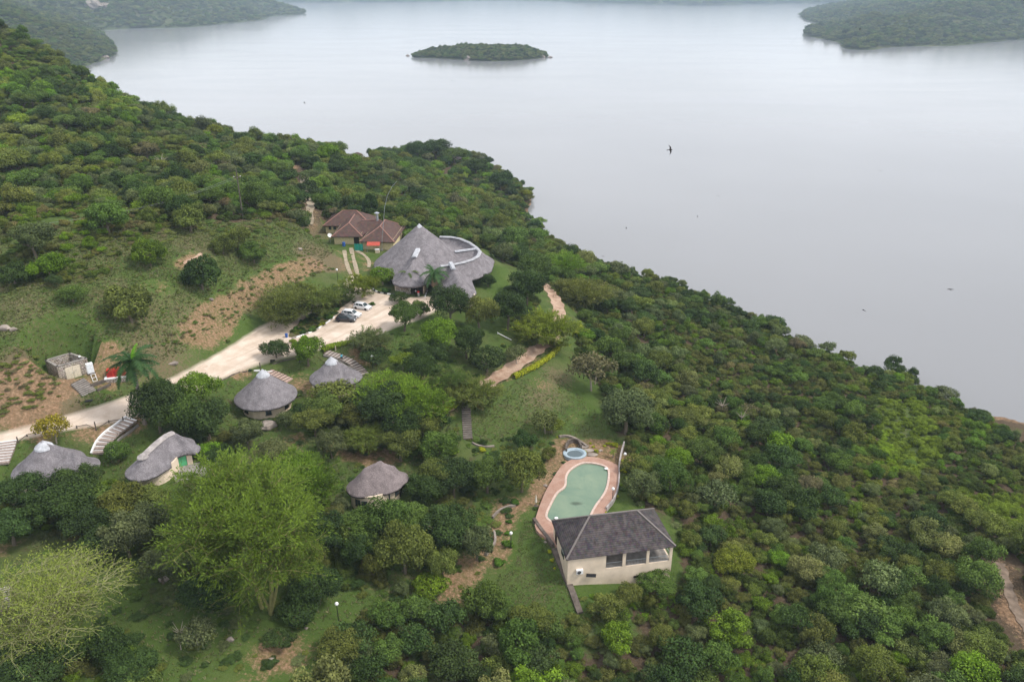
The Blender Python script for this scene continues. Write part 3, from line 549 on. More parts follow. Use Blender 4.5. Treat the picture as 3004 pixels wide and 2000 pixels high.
# ------------------------------------------------------------------ trees one can tell apart, set out by hand
# (photo centre x, y of the crown, crown width, crown height, kind, tone, label)
HAND = [
 (443,742,104,76,'dense','bright green','round bright green bushy tree alone on the meadow above the dark one'),
 (593,803,118,96,'dense','dark green','dark green spreading tree standing on the meadow beside the bare path'),
 (388,893,150,112,'dense','olive','wide dull olive bush on the meadow, left of the cut bank'),
 (655,722,70,48,'broad','olive','low olive bush near the top of the meadow'),
 (745,745,86,54,'broad','green','spreading green bush below the cut bank path, left of the kitchen block'),
 (700,705,90,60,'broad','olive','olive shrub on the upper meadow behind the spreading green bush'),
 (215,862,84,52,'broad','green','green bush at the edge of the meadow, left of the wide olive bush'),
 (48,805,95,70,'dense','dark green','dark bush at the left edge of the meadow'),
 (110,700,130,90,'big','grey-green','pale grey-green loose tree on the hillside at the left edge'),
 (150,780,110,80,'broad','bright green','bright green leafy bush on the hillside over the meadow'),
 (560,640,110,80,'broad','olive','olive tree at the lower edge of the hill forest above the meadow'),
 (320,640,120,90,'broad','green','green tree at the lower edge of the hill forest, far left'),
 (775,925,20,34,'dense','dark green','small dark upright conifer on the verge beside the cut bank'),
 (855,862,200,150,'fever','olive','feathery tree on the left of the planted strip, spreading over the road'),
 (945,862,160,120,'fever','olive','feathery tree in the middle of the planted strip beside the car park'),
 (1003,852,110,100,'fever','green','feathery tree at the right end of the planted strip behind the parked cars'),
 (1068,822,125,96,'fever','yellow-green','slender feathery tree with a forked pale trunk beyond the rear white car'),
 (1122,810,78,56,'dense','bright green','bright green shrub under the left eave of the thatched lodge'),
 (1172,872,60,30,'broad','dark green','dark planting behind the black and white kerb'),
 (1475,742,78,70,'dense','grey-green','grey-green round bush on the lawn right of the lodge'),
 (1432,822,48,40,'dense','dark green','dark clipped round bush under the right eave of the lodge'),
 (1545,840,130,96,'big','dark green','dark spreading tree between the lodge lawn and the red track'),
 (1570,785,110,80,'big','green','green tree right of the lodge lawn, behind the dark spreading tree'),
 (1510,700,90,70,'broad','green','green tree behind the lodge lawn at the forest edge'),
 (1320,893,124,124,'big','dark green','tall dense dark tree in front of the lodge right wing'),
 (1232,905,62,60,'dense','green','small dark round tree at the edge of the car park below the lodge door'),
 (1186,925,98,78,'big','green','mid green tree overhanging the car park, left of the small round tree'),
 (1408,918,116,124,'big','olive','tall olive tree with a bare trunk right of the dense dark tree'),
 (1490,908,130,104,'big','dark green','dark leafy tree left of the upper red track'),
 (1105,985,132,100,'fever','grey-green','airy grey-green tree overhanging the lower edge of the car park'),
 (1100,1045,100,50,'broad','dark green','dark shrub under the airy grey-green tree'),
 (1292,985,118,96,'big','bright green','broad tree with bright green top in the garden below the lodge'),
 (1270,1035,120,80,'big','dark green','dark tree in front of the broad bright-topped garden tree'),
 (1182,1055,72,60,'loose','yellow-green','thin yellow-green tree beside the globe lamp in the garden'),
 (1428,1055,116,84,'dense','dark green','low dark round mango tree left of the red track'),
 (1515,1035,70,72,'loose','grey-green','sparse grey tree between the dark mango tree and the red track'),
 (1622,945,200,130,'fever','yellow-green','flat-topped feathery tree standing over the bend of the red track'),
 (1662,765,150,90,'fever','bright green','bright flat-topped feathery tree beyond the red track near the shore'),
 (1705,838,175,120,'fever','olive','wide feathery tree right of the upper red track'),
 (905,1025,100,96,'big','bright green','green and yellow tree at the road edge beside the second hut'),
 (812,1025,80,60,'broad','dark green','small flat dark tree on two thin trunks at the road edge'),
 (1190,1130,240,110,'fever','bright green','wide bright feathery crown in the garden right of the second hut'),
 (1310,1105,120,112,'fever','green','feathery tree with forked trunk beside the lower red track'),
 (1410,1135,170,64,'fever','olive','flat feathery tree beside the head of the long steps'),
 (1130,1185,180,120,'big','dark green','big dark tree below the wide bright feathery crown'),
 (985,1155,160,106,'loose','olive','open olive tree with dark trunks in front of the second hut'),
 (1060,1215,120,80,'big','olive','olive tree between the two thatched huts and the lower hut'),
 (888,1205,62,84,'dense','dark green','dark upright bush at the right foot of the first hut'),
 (840,1230,60,60,'broad','grey-green','grey shrub beneath the eave of the first hut'),
 (1085,1262,140,80,'fever','olive','feathery olive tree above the lower thatched hut'),
 (1240,1255,112,96,'big','olive','olive tree left of the long steps'),
 (1290,1310,120,100,'big','green','green tree right of the lower thatched hut'),
 (975,1300,96,120,'big','grey-green','blue-grey leafy tree behind the lower thatched hut'),
 (590,1140,130,96,'big','bright green','bright green tree between the palm and the first hut'),
 (480,1160,120,110,'big','dark green','dark leafy tree around the foot of the tall palm'),
 (615,1225,170,130,'big','dark green','large dark tree left of the first hut'),
 (590,1270,100,90,'big','dark green','dark tree right of the hut with the long ridge cap'),
 (730,1270,100,96,'big','grey-green','grey-green tree below the first hut'),
 (348,1325,74,84,'dense','green','green bush between the curved steps and the hut with the long ridge cap'),
 (165,1252,112,92,'loose','yellow-green','yellow-flowering tree between the road and the leftmost hut'),
 (250,1415,160,120,'big','dark green','dark green tree in front of the leftmost hut, right side'),
 (80,1450,160,120,'big','dark green','dark green tree in front of the leftmost hut, at the left edge'),
 (370,1470,140,110,'big','olive','olive tree below the hut with the long ridge cap'),
 (440,1540,150,130,'big','grey-green','dusky grey-green tree left of the great fever tree'),
 (270,1530,150,110,'big','dark green','dark tree behind the pale green fever tree'),
 (728,1500,560,520,'feverbig','green','great spreading fever tree with yellow trunks, lower left of the middle'),
 (885,1365,230,150,'fever','bright green','feathery crown joining the great fever tree on its upper right'),
 (165,1770,450,380,'feverbig','yellow-green','pale yellow-green fever tree with bare branches in the lower left corner'),
 (1065,1540,150,100,'big','green','green tree in front of the lower thatched hut'),
 (1190,1520,140,100,'big','green','bright-leaved tree right of the lower thatched hut, below its porch'),
 (1240,1430,120,100,'big','dark green','dark tree right of the porch of the lower thatched hut'),
 (1330,1400,140,120,'big','dark green','dark tree below the foot of the long steps'),
 (1430,1390,120,120,'big','green','green tree uphill of the planted bed, left of the pool'),
 (1530,1380,140,130,'big','olive','olive tree close to the left edge of the pool paving'),
 (1310,1545,170,140,'big','dark green','dark crowded tree left of the planted bed'),
 (1190,1610,170,150,'big','olive','large olive tree above the shaded lawn'),
 (1400,1590,120,130,'big','grey-green','pale tree at the left edge of the planted bed'),
 (1060,1620,110,130,'big','dark green','dark tree left of the large olive tree above the shaded lawn'),
 (1300,1650,110,110,'big','olive','olive tree above the clipped bushes by the shaded lawn'),
 (1265,1715,110,60,'dense','bright green','bright green low bushes beside the shaded lawn'),
 (1180,1725,50,90,'broad','grey-green','thin grey-green sapling on the shaded lawn'),
 (1000,1480,60,60,'broad','grey-green','grey shrub at the left wall of the lower thatched hut'),
 (1620,1245,60,100,'loose','yellow-green','slender yellowish tree uphill of the paddling pool'),
 (1540,1290,70,80,'broad','dark green','dark small tree on the slope above the pool, left of the slender one'),
 (1610,1330,50,60,'broad','olive','olive shrub by the rim wall of the paddling pool'),
 (1835,1205,175,130,'big','grey-green','big silvery green tree at the right edge of the grass slope'),
 (1735,1080,140,120,'loose','brown-grey','grey half-bare tree at the upper right of the grass slope'),
 (1925,1712,116,80,'big','green','green tree in front of the right corner of the pavilion'),
 (2150,1650,118,92,'big','yellow-green','bright yellow-green tree right of the pavilion'),
 (1455,1775,120,80,'big','green','green bushes at the lower end of the lawn'),
 (1560,1815,130,70,'big','olive','olive bush below the lawn, left of the dark wall end'),
 (585,1850,120,120,'loose','grey-green','small crooked grey tree on the dark lawn near the bottom'),
 (880,1790,130,60,'dense','dark green','low dark bush beside the lamp at the foot of the great fever tree'),
 (890,1640,150,130,'big','olive','shaded olive tree under the right side of the great fever tree'),
 (960,1560,130,130,'big','dark green','shaded dark tree right of the great fever tree'),
 (400,1960,150,100,'big','dark green','dark bush at the bottom edge under the pale fever tree'),
 (130,1960,220,110,'big','dark green','dark bush in the bottom left corner'),
 (830,1870,100,60,'broad','dark green','dark shrub above the bare bank at the bottom'),
 (1090,612,44,64,'dense','dark green','dark conical tree behind the kitchen block chimney'),
 (905,560,90,60,'dense','dark green','dark round tree beside the far bend of the track'),
 (1127,448,50,30,'fever','pale green','pale flat-crowned tree standing up on the far point'),
 (1280,436,90,50,'big','dark green','tall dark tree at the tip of the far point'),
 (1228,442,84,46,'big','dark green','dark tree left of the tall dark tree on the far point'),
 (1335,455,80,40,'big','green','green tree right of the tall dark tree on the far point'),
 (1400,490,80,44,'big','dark green','dark spreading tree on the right shore of the far point'),
 (1470,530,80,50,'big','dark green','dark tree farthest right on the far point'),
 (2055,1330,120,90,'big','green','green tree on the slope right of the pool'),
 (1885,1420,110,90,'big','grey-green','grey-green bush just right of the pool paving'),
 (1960,1400,130,110,'big','green','leafy green tree right of the grey-green pool bush'),
 (2618,1080,66,54,'broad','dark green','dark tree standing alone against the water on the right shore'),
 (2670,1105,48,40,'broad','dark green','smaller dark tree against the water beside the lone shore tree'),
 (2770,1155,76,44,'broad','grey-green','grey-green bush against the water farther down the right shore'),
 (2870,1222,70,40,'dense','dark green','dark dense bush where the right shore turns sandy'),
 (2270,950,76,50,'broad','dark green','dark crown standing above the right shoreline trees'),
 (190,1490,190,140,'big','dark green','wide dark tree below the leftmost hut, in front of the other two dark trees'),
 (40,1545,170,110,'big','dark green','dark tree at the left edge just above the pale fever tree'),
 (385,1570,160,150,'big','grey-green','dusky tree between the two great fever trees'),
 (455,1470,130,100,'big','olive','olive tree touching the upper left of the great fever tree'),
 (310,1590,150,110,'big','dark green','dark tree behind the right part of the pale fever tree'),
 (470,1195,150,130,'big','dark green','dark tree covering the road edge right of the palm trunk'),
 (545,1215,140,120,'big','green','green tree above the hut with the long ridge cap'),
 (645,1345,100,80,'big','dark green','dark tree just right of the terrace railing'),
 (800,1335,110,90,'big','grey-green','grey-green tree behind the top of the great fever tree'),
 (925,1235,120,90,'big','olive','olive tree right of the tan boulder below the first hut'),
 (1190,1240,140,110,'big','dark green','dark tree under the lower end of the red track'),
 (1175,1300,130,100,'big','olive','olive tree uphill of the right corner of the lowest hut'),
 (1275,1400,130,110,'big','olive','olive tree between the lowest hut and the long steps'),
 (935,1720,150,120,'big','dark green','dark tree beside the globe lamp on the shaded lawn'),
 (620,1740,170,130,'big','dark green','dark tree in the shade left of the great fever tree trunk'),
 (480,1660,120,130,'big','grey-green','grey shaded tree right of the pale fever tree'),
 (1005,1890,140,100,'big','olive','olive tree at the bottom, right of the bare bank'),
 (1600,1230,90,80,'loose','pale green','pale thin shrub on the grass slope above the pool'),
 (1350,1130,120,90,'fever','olive','feathery tree overlapping the lower red track'),
 (1240,1080,110,90,'big','dark green','dark tree right of the bright feathery garden crown'),
 (1370,1000,110,90,'big','dark green','dark shrubby tree above the low dark mango tree'),
]
GHAND = {'fever': 'feathery fever trees of the lodge grounds', 'feverbig': 'great fever trees in the lower left', 'dense': 'round bushy trees of the grounds', 'broad': 'small trees and shrubs of the grounds', 'big': 'leafy trees of the grounds', 'loose': 'open crowned trees of the grounds'}
NM = {'fever': 'fever_tree', 'feverbig': 'fever_tree', 'dense': 'bushy_tree', 'broad': 'shrub', 'big': 'leafy_tree', 'loose': 'open_tree'}
taken = []
FULL = {'fever': .95, 'feverbig': .95}
def place_crown(px, py, w, h, kind, low=None):
    """ground point, radius and height ratio of a tree whose crown fills this box of the photo"""
    g = at(px, py)
    r = w / 2 / F * proj(*g)[2]
    for _ in range(6):
        dep = proj(*g)[2]; r = w / 2 / F * dep; el = math.asin(min(.95, (CAMZ - g.z) / Vector((g.x, g.y, g.z - CAMZ)).length))
        if kind in ('fever', 'feverbig'): zc = r * .8
        else: zc = r * .45 + r * .5
        g = at(px, py + zc * math.cos(el) * F / dep)
    dep = proj(*g)[2]; r = w / 2 / F * dep
    Hm = h / F * dep
    vis = max(.35 * r, (Hm - 2 * r * math.sin(el) * .72) / max(.3, math.cos(el))); hs = min(1.2, max(.7, vis / r)); g = at(px, py)
    for _ in range(5): zc = r * .8 if 'fever' in kind else r * ((.16 if kind in ('dense', 'broad') else .4) + .55 * hs); x_, y_, d_ = proj(g.x, g.y, g.z + zc); g = at(px, py + (proj(*g)[1] - y_))
    return g, r, hs
for (px, py, w, h, kind, tone, lab) in HAND:
    g, r, hs = place_crown(px, py, w, h, kind)
    if kind == 'feverbig': g = at(*((785, 1795) if px > 400 else (150, 1895))); r = w * .93 / 2 / F * proj(g.x, g.y, g.z + 8)[2]
    if kind in ('fever', 'feverbig'): hs = 1.0
    if lab.startswith('small dark upright'): hs = 3.0
    if 'conical' in lab: hs = 2.2
    o = make_tree(NM[kind], g.x, g.y, g.z - .1, r * (1.04 if 'fever' in kind or kind == 'loose' else 1.16), hs, kind, tone, tint=(.17, .155, .02) if 'yellow-flowering' in lab else ((.072, .12, .017) if 'great spreading' in lab else ((.125, .17, .038) if 'pale yellow-green fever' in lab else None)))
    tag(o, lab, 'bush' if 'bush' in lab or 'shrub' in lab else 'tree', GHAND[kind]); taken.append((g.x, g.y, r * .55))

# ------------------------------------------------------------------ forest: every tree set out one by one; the largest in view are things, the rest one mass
managed = managed_xy
GROVES = [poly_xy(q) for q in ([(240,1450),(600,1340),(700,1400),(640,1480),(480,1640),(240,1580)], [(900,1480),(1000,1440),(1250,1440),(1400,1430),(1390,1520),(1330,1640),(1200,1700),(1020,1740),(900,1620)], [(880,1250),(1000,1200),(1180,1230),(1330,1290),(1340,1400),(1210,1340),(1000,1290)], [(540,1220),(680,1270),(700,1340),(580,1330)], [(560,1620),(700,1650),(690,1770),(560,1760)], [(200,1920),(420,1890),(440,2080),(180,2080)], [(1060,1810),(1150,1770),(1290,1830),(1020,1940)], [(0,1490),(240,1450),(240,1600),(0,1560)], [(1490,880),(1560,860),(1600,960),(1560,1000),(1490,960)])]
SPIT = poly_xy([(2885,1195),(3200,1290),(3200,1420),(3004,1300),(2900,1250)])
def okland(X, Y):
    z = bil(ZZ, X, Y, GS)
    gv = np.zeros(X.shape, bool)
    for g_ in GROVES: gv |= inside(X, Y, g_)
    for k_, (hx, hy, hz) in HUTS.items(): gv &= np.hypot(X - hx, Y - hy) > 7.2
    ok = (z > .4) & (gv | ~inside(X, Y, managed)) & ~inside(X, Y, SPIT) & ~inside(X, Y, FAR_CLEAR) & ~inside(X, Y, FAR_CLEAR2) & ~inside(X, Y, DRY_CLEAR) & (seg_dist(X, Y, ftrail_xy) > 2.6) & (seg_dist(X, Y, rtrail_xy) > 3.4) & (seg_dist(X, Y, trail_xy) > 3.2)
    return ok, z
rs = np.random.RandomState(5); SP = 3.3
X, Y = np.meshgrid(np.arange(-300, 230, SP), np.arange(25, 560, SP), indexing='ij')
X = X + rs.uniform(-.48, .48, X.shape) * SP; Y = Y + rs.uniform(-.48, .48, X.shape) * SP; X = X.ravel(); Y = Y.ravel()
ok, z = okland(X, Y); px, py, dep = project_all(X, Y, z)
ok &= (px > -260) & (px < 3260) & (py > -50) & (py < 2350)
thin = inside(X, Y, SCRUB) | inside(X, Y, GAP_R)
ok &= ~(thin & (rs.rand(len(X)) < .84)); ok &= ~(inside(X, Y, GAP_R) | inside(X, Y, GAP_2)) | (rs.rand(len(X)) < .06)
for tx, ty, tr in taken:
    ok &= np.hypot(X - tx, Y - ty) > tr
# a tree standing right in front of a hand-placed thing would hide it: keep sight lines to the buildings and the pool open
X, Y, z, px, py, dep, thin = [a[ok] for a in (X, Y, z, px, py, dep, thin)]
n_ = len(X); sz = rs.gamma(3.4, .62, n_); sz = np.clip(sz, 1.1, 4.8); 
cl_ = vnoise(X, Y, 26, 31); sz *= (1 + .35 * cl_); sz = np.clip(sz, 1.1, 4.6); sz[thin] *= .6; sz[(z < 6) & (Y < 330)] *= .66; sz[(X > -12) & (Y < 230) & (z > 6)] *= .82
hs = rs.uniform(.7, 1.35, n_)
tn = ['dark green', 'green', 'olive', 'grey-green', 'bright green', 'yellow-green', 'brown-grey', 'pale green']
c2 = vnoise(X, Y, 18, 41); c3 = vnoise(X, Y, 45, 43)
tone_i = np.array([rs.choice(8, p=p / p.sum()) for p in (np.array([max(.1, .75 - a - .3 * b), 1.2, max(.3, .95 + a), max(.1, .55 + .5 * b), max(.06, .28 + .5 * a - .1), .02 + .06 * max(0, a), .07, .2]) for a, b in zip(c2, c3))])
tintA = 1.13 * np.array([TONES[tn[i]] for i in tone_i]) * (1 + rs.uniform(-.2, .2, (n_, 1))) * (1 + rs.uniform(-.07, .07, (n_, 3)))
BRI = [poly_xy(q) for q in ([(0,170),(120,200),(160,310),(0,340)], [(180,640),(330,680),(330,800),(180,830)], [(260,240),(420,300),(400,360),(250,320)], [(900,560),(960,540),(960,600),(920,610)], [(2700,1180),(2900,1250),(2900,1340),(2760,1300)], [(2500,1300),(2600,1250),(2640,1400),(2520,1450)])]
for q_ in BRI: tintA[inside(X, Y, q_)] *= np.array([1.3, 1.35, .9])
var = rs.choice(13, n_, p=[.085] * 8 + [.07] * 3 + [.055] * 2); rot = rs.uniform(0, 6.28, n_)
inframe = (px > 5) & (px < 2999) & (py > 20) & (py < 2040)
size_px = np.where(inframe, sz / dep, 0)
order = np.argsort(-size_px); NTHING = 290
things_i = [i for i in order[:NTHING]]
rest = np.setdiff1d(np.arange(n_), things_i)
LMK = [(1820,1600,'the tiled pavilion','right'), (1700,1430,'the swimming pool',''), (2150,1650,'the yellow-green tree',''), (1104,1400,'the lower thatched hut',''), (740,1500,'the great fever tree',''), (1930,1700,'the tree at the pavilion corner',''), (1560,1780,'the lower end of the lawn',''),
       (2950,1800,'the bare track at the right edge',''), (1840,1200,'the silvery green tree',''), (2620,1100,'the lone shore tree',''), (2650,1280,'the grassy gap on the right slope',''), (1640,1000,'the red track',''), (1400,1990,'the bottom edge',''), (2300,1990,'the bottom edge',''), (2050,880,'the right shoreline',''), (2400,1050,'the right shoreline',''), (3000,1990,'the bottom right corner',''), (2950,1250,'the sandy shore at the right edge','')]
ORD = ['nearest', 'second nearest', 'third nearest', 'fourth nearest', 'fifth nearest', 'sixth nearest', 'seventh nearest', 'eighth nearest', 'ninth nearest', 'tenth nearest', 'eleventh nearest', 'twelfth nearest', 'thirteenth nearest', 'fourteenth nearest', 'fifteenth nearest', 'sixteenth nearest', 'seventeenth nearest', 'eighteenth nearest', 'nineteenth nearest', 'twentieth nearest'] + ['%dth nearest' % k for k in range(21, 60)]
bucket = {}
for i in things_i:
    lm = min(LMK, key=lambda L: math.hypot(L[0] - px[i], L[1] - py[i])); form = 'tall' if hs[i] > 1.08 else ('low' if hs[i] < .9 else 'round'); 
    bucket.setdefault((lm[2], form, tn[tone_i[i]]), []).append((math.hypot(lm[0] - px[i], lm[1] - py[i]), i))
for (lm, form, tone), L in bucket.items():
    for k, (_, i) in enumerate(sorted(L)):
        r = float(sz[i]); root = empty('forest_tree', (float(X[i]), float(Y[i]), float(z[i]) - .15), float(rot[i])); th = r * .35
        a = link('trunk', TRUNKS[var[i] % 4], None, root); a.scale = (r, r, (th + r * .5) / .8)
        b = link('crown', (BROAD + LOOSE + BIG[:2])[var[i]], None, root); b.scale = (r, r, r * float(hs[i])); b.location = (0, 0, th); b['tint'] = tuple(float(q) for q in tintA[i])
        tag(root, '%s %s forest tree, %s such to %s' % (form, tone, ORD[k], lm), 'tree', 'forest trees of the slopes')

def scatter(name, pts, scale, rotz, variant, tint, sources, label, cat, kind='stuff'):
    """one mass of foliage: crowns set on points by geometry nodes"""
    me = bpy.data.meshes.new(name); me.vertices.add(len(pts)); me.vertices.foreach_set('co', np.asarray(pts, np.float32).ravel())
    def A_(nm, ty, key, arr): a = me.attributes.new(nm, ty, 'POINT'); a.data.foreach_set(key, np.ascontiguousarray(arr).ravel())
    A_('isc', 'FLOAT_VECTOR', 'vector', np.asarray(scale, np.float32)); A_('irz', 'FLOAT', 'value', np.asarray(rotz, np.float32)); A_('ivr', 'INT', 'value', np.asarray(variant, np.int32))
    A_('tint', 'FLOAT_COLOR', 'color', np.concatenate([np.asarray(tint, np.float32), np.ones((len(pts), 1), np.float32)], 1))
    o = link(name, me, LEAF); tag(o, label, cat, None, kind)
    ng = bpy.data.node_groups.new(name, 'GeometryNodeTree'); ng.interface.new_socket('Geometry', in_out='INPUT', socket_type='NodeSocketGeometry'); ng.interface.new_socket('Geometry', in_out='OUTPUT', socket_type='NodeSocketGeometry')
    N = ng.nodes; L = ng.links; gi = N.new('NodeGroupInput'); go = N.new('NodeGroupOutput'); jn = N.new('GeometryNodeJoinGeometry')
    def na(nm, ty): a = N.new('GeometryNodeInputNamedAttribute'); a.data_type = ty; a.inputs['Name'].default_value = nm; return a.outputs['Attribute']
    sv = na('isc', 'FLOAT_VECTOR'); rv = na('irz', 'FLOAT'); vv = na('ivr', 'INT'); cx = N.new('ShaderNodeCombineXYZ'); L.new(rv, cx.inputs['Z'])
    for k, src in enumerate(sources):
        oi = N.new('GeometryNodeObjectInfo'); oi.inputs['Object'].default_value = src; oi.inputs['As Instance'].default_value = True; oi.transform_space = 'ORIGINAL'
        cmp = N.new('FunctionNodeCompare'); cmp.data_type = 'INT'; cmp.operation = 'EQUAL'; L.new(vv, cmp.inputs[2]); cmp.inputs[3].default_value = k
        ip = N.new('GeometryNodeInstanceOnPoints'); L.new(gi.outputs[0], ip.inputs['Points']); L.new(cmp.outputs[0], ip.inputs['Selection']); L.new(oi.outputs['Geometry'], ip.inputs['Instance'])
        L.new(cx.outputs[0], ip.inputs['Rotation']); L.new(sv, ip.inputs['Scale']); L.new(ip.outputs[0], jn.inputs[0])
    L.new(jn.outputs[0], go.inputs[0]); md = o.modifiers.new('scatter', 'NODES'); md.node_group = ng
    return o
SRC = []
for v in BROAD + LOOSE + BIG[:2]:
    SRC.append(next(o for o in scene.objects if o.type == 'MESH' and o.data == v))
scatter('forest', np.stack([X, Y, z + sz * .3], 1)[rest], np.stack([sz, sz, sz * hs], 1)[rest], rot[rest], var[rest], tintA[rest], SRC, 'dense mixed green forest covering the hillside and the lake slope', 'forest')
# undergrowth between the trees and along the edges
SP2 = 2.0
U, V_ = np.meshgrid(np.arange(-290, 220, SP2), np.arange(30, 540, SP2), indexing='ij'); U = (U + rs.uniform(-.5, .5, U.shape) * SP2).ravel(); V_ = (V_ + rs.uniform(-.5, .5, U.shape[0] if False else V_.shape).ravel().reshape(V_.shape) * SP2).ravel()
ok, zu = okland(U, V_); pu, qu, du = project_all(U, V_, zu); ok &= (pu > -150) & (pu < 3150) & (qu > -50) & (qu < 2150)
sc2 = inside(U, V_, SCRUB); ok &= ~(sc2 & (rs.rand(len(U)) < .5)); U, V_, zu = U[ok], V_[ok], zu[ok]
m_ = len(U); s2 = rs.uniform(.6, 2.0, m_); a2 = vnoise(U, V_, 15, 51)
ti2 = np.array([[.05, .078, .02], [.085, .1, .035], [.08, .135, .018], [.12, .115, .06]])[np.clip((a2 * 1.8 + 1.4 + rs.normal(size=m_) * .7).astype(int), 0, 3)] * (1 + rs.uniform(-.2, .2, (m_, 1)))
gp = inside(U, V_, GAP_R) | inside(U, V_, GAP_2); ti2[gp] = np.array([.11, .165, .024]) * (1 + rs.uniform(-.2, .2, (gp.sum(), 1)))
for q_ in BRI: ti2[inside(U, V_, q_)] *= np.array([1.2, 1.28, .9])
scatter('undergrowth', np.stack([U, V_, zu - s2 * .25], 1), np.stack([s2, s2, s2 * rs.uniform(.7, 1.25, m_)], 1), rs.uniform(0, 6.28, m_), rs.randint(0, 8, m_), ti2, SRC, 'low mixed scrub growing between the forest trees', 'undergrowth')
# weeds and shrubs on meadow and banks
WEED = [((0,640),(430,690),320,.5,1.6,'olive'),]
pts = []; 
def weeds(poly, n, s0, s1, tone, seed):
    r_ = random.Random(seed); xy = poly_xy(poly); xs = [p[0] for p in xy]; ys = [p[1] for p in xy]; k = 0; c = 0
    while c < n and k < n * 30:
        k += 1; x = r_.uniform(min(xs), max(xs)); y = r_.uniform(min(ys), max(ys))
        if not inside(np.array([x]), np.array([y]), xy)[0]: continue
        if any(math.hypot(x - a, y - b) < rr + .5 for a, b, rr in PADS[2:]): continue
        if seg_dist(np.array([x]), np.array([y]), road_xy, True)[0] < 1.2 or inside(np.array([x]), np.array([y]), road_xy)[0] or seg_dist(np.array([x]), np.array([y]), trail_xy)[0] < 2.4: continue
        s = r_.uniform(s0, s1) * r_.uniform(.6, 1); tt = TONES[r_.choice(tone)]; j = r_.uniform(1.0, 1.5); pts.append((x, y, H(x, y) - s * .15, s * 1.15, s * r_.uniform(.35, .7), tuple(q * j for q in tt))); c += 1
weeds([(0,690),(420,640),(700,655),(900,655),(950,700),(780,760),(560,700),(330,800),(230,850),(0,860)], 520, .4, 1.4, ['olive', 'green', 'olive', 'pale green', 'brown-grey'], 1)
weeds([(0,870),(230,860),(400,820),(560,730),(760,770),(700,820),(560,930),(420,1030),(330,1040),(200,1020),(0,1010)], 260, .2, .6, ['olive', 'green', 'pale green', 'brown-grey'], 2)
weeds([(560,900),(700,800),(900,740),(980,790),(760,900),(640,985),(480,1040),(420,1030)], 280, .25, .8, ['olive', 'brown-grey', 'pale green', 'green'], 3)
weeds([(0,1040),(110,1040),(175,1130),(170,1190),(0,1230)], 130, .3, .9, ['olive', 'brown-grey', 'pale green', 'olive'], 4)
weeds([(1150,960),(1350,940),(1560,900),(1560,1040),(1400,1110),(1250,1120),(1120,1080)], 120, .3, .9, ['dark green', 'green', 'olive'], 5)
weeds([(500,1250),(900,1130),(1300,1120),(1350,1300),(1300,1500),(1000,1700),(800,1250),(600,1350)], 260, .4, 1.3, ['dark green', 'green', 'olive', 'grey-green'], 6)
weeds([(0,1470),(500,1400),(700,1700),(950,1850),(900,2000),(0,2000)], 220, .4, 1.3, ['dark green', 'green', 'olive', 'grey-green'], 7)
weeds([(1000,1600),(1280,1500),(1480,1420),(1500,1500),(1420,1700),(1200,1800),(1000,1750)], 120, .4, 1.2, ['dark green', 'green', 'olive'], 8)
weeds([(1350,1280),(1560,1260),(1620,1300),(1560,1420),(1420,1450),(1380,1350)], 90, .4, 1.1, ['dark green', 'green', 'olive'], 9)
weeds([(1380,1120),(1640,1110),(1770,1230),(1700,1290),(1400,1280)], 60, .2, .5, ['olive', 'pale green'], 10)
weeds([(1830,1330),(1960,1330),(2000,1560),(1880,1500),(1820,1440)], 70, .5, 1.4, ['green', 'grey-green', 'olive'], 11)
weeds([(1680,1745),(1990,1740),(2000,1800),(1720,1850)], 60, .3, 1.0, ['bright green', 'green', 'olive'], 12)
weeds([(1000,1840),(1300,1800),(1450,1790),(1700,1830),(1800,1900),(1100,1950)], 150, .5, 1.4, ['green', 'grey-green', 'dark green'], 13)
def bedweeds():
    r_ = random.Random(77); bx = smooth_line([tuple(at(*q)[:2]) for q in ((850,992),(915,972),(960,945),(998,905),(1030,885),(1012,868),(940,900),(868,958))], 1, True); xs = [p[0] for p in bx]; ys = [p[1] for p in bx]
    for _ in range(500):
        x, y = r_.uniform(min(xs), max(xs)), r_.uniform(min(ys), max(ys))
        if inside(np.array([x]), np.array([y]), bx)[0]: s = r_.uniform(.25, .75); pts.append((x, y, H(x, y), s, s * .8, tuple(q * r_.uniform(.8, 1.3) for q in TONES[r_.choice(['olive', 'green', 'dark green', 'yellow-green'])])))
bedweeds()
weeds([(930,610),(1250,640),(1420,680),(1460,700),(1440,660),(1200,600)], 100, .6, 1.5, ['green', 'bright green', 'olive'], 14)
pa = np.array([(a, b, c) for a, b, c, *_ in pts]); sa = np.array([(p[3], p[3], p[4]) for p in pts]); ta = np.array([p[5] for p in pts])
scatter('weeds', pa, sa, rs.uniform(0, 6.28, len(pts)), rs.randint(0, 8, len(pts)), ta, SRC, 'weeds and low scrub scattered over the meadow, banks and garden', 'weeds')
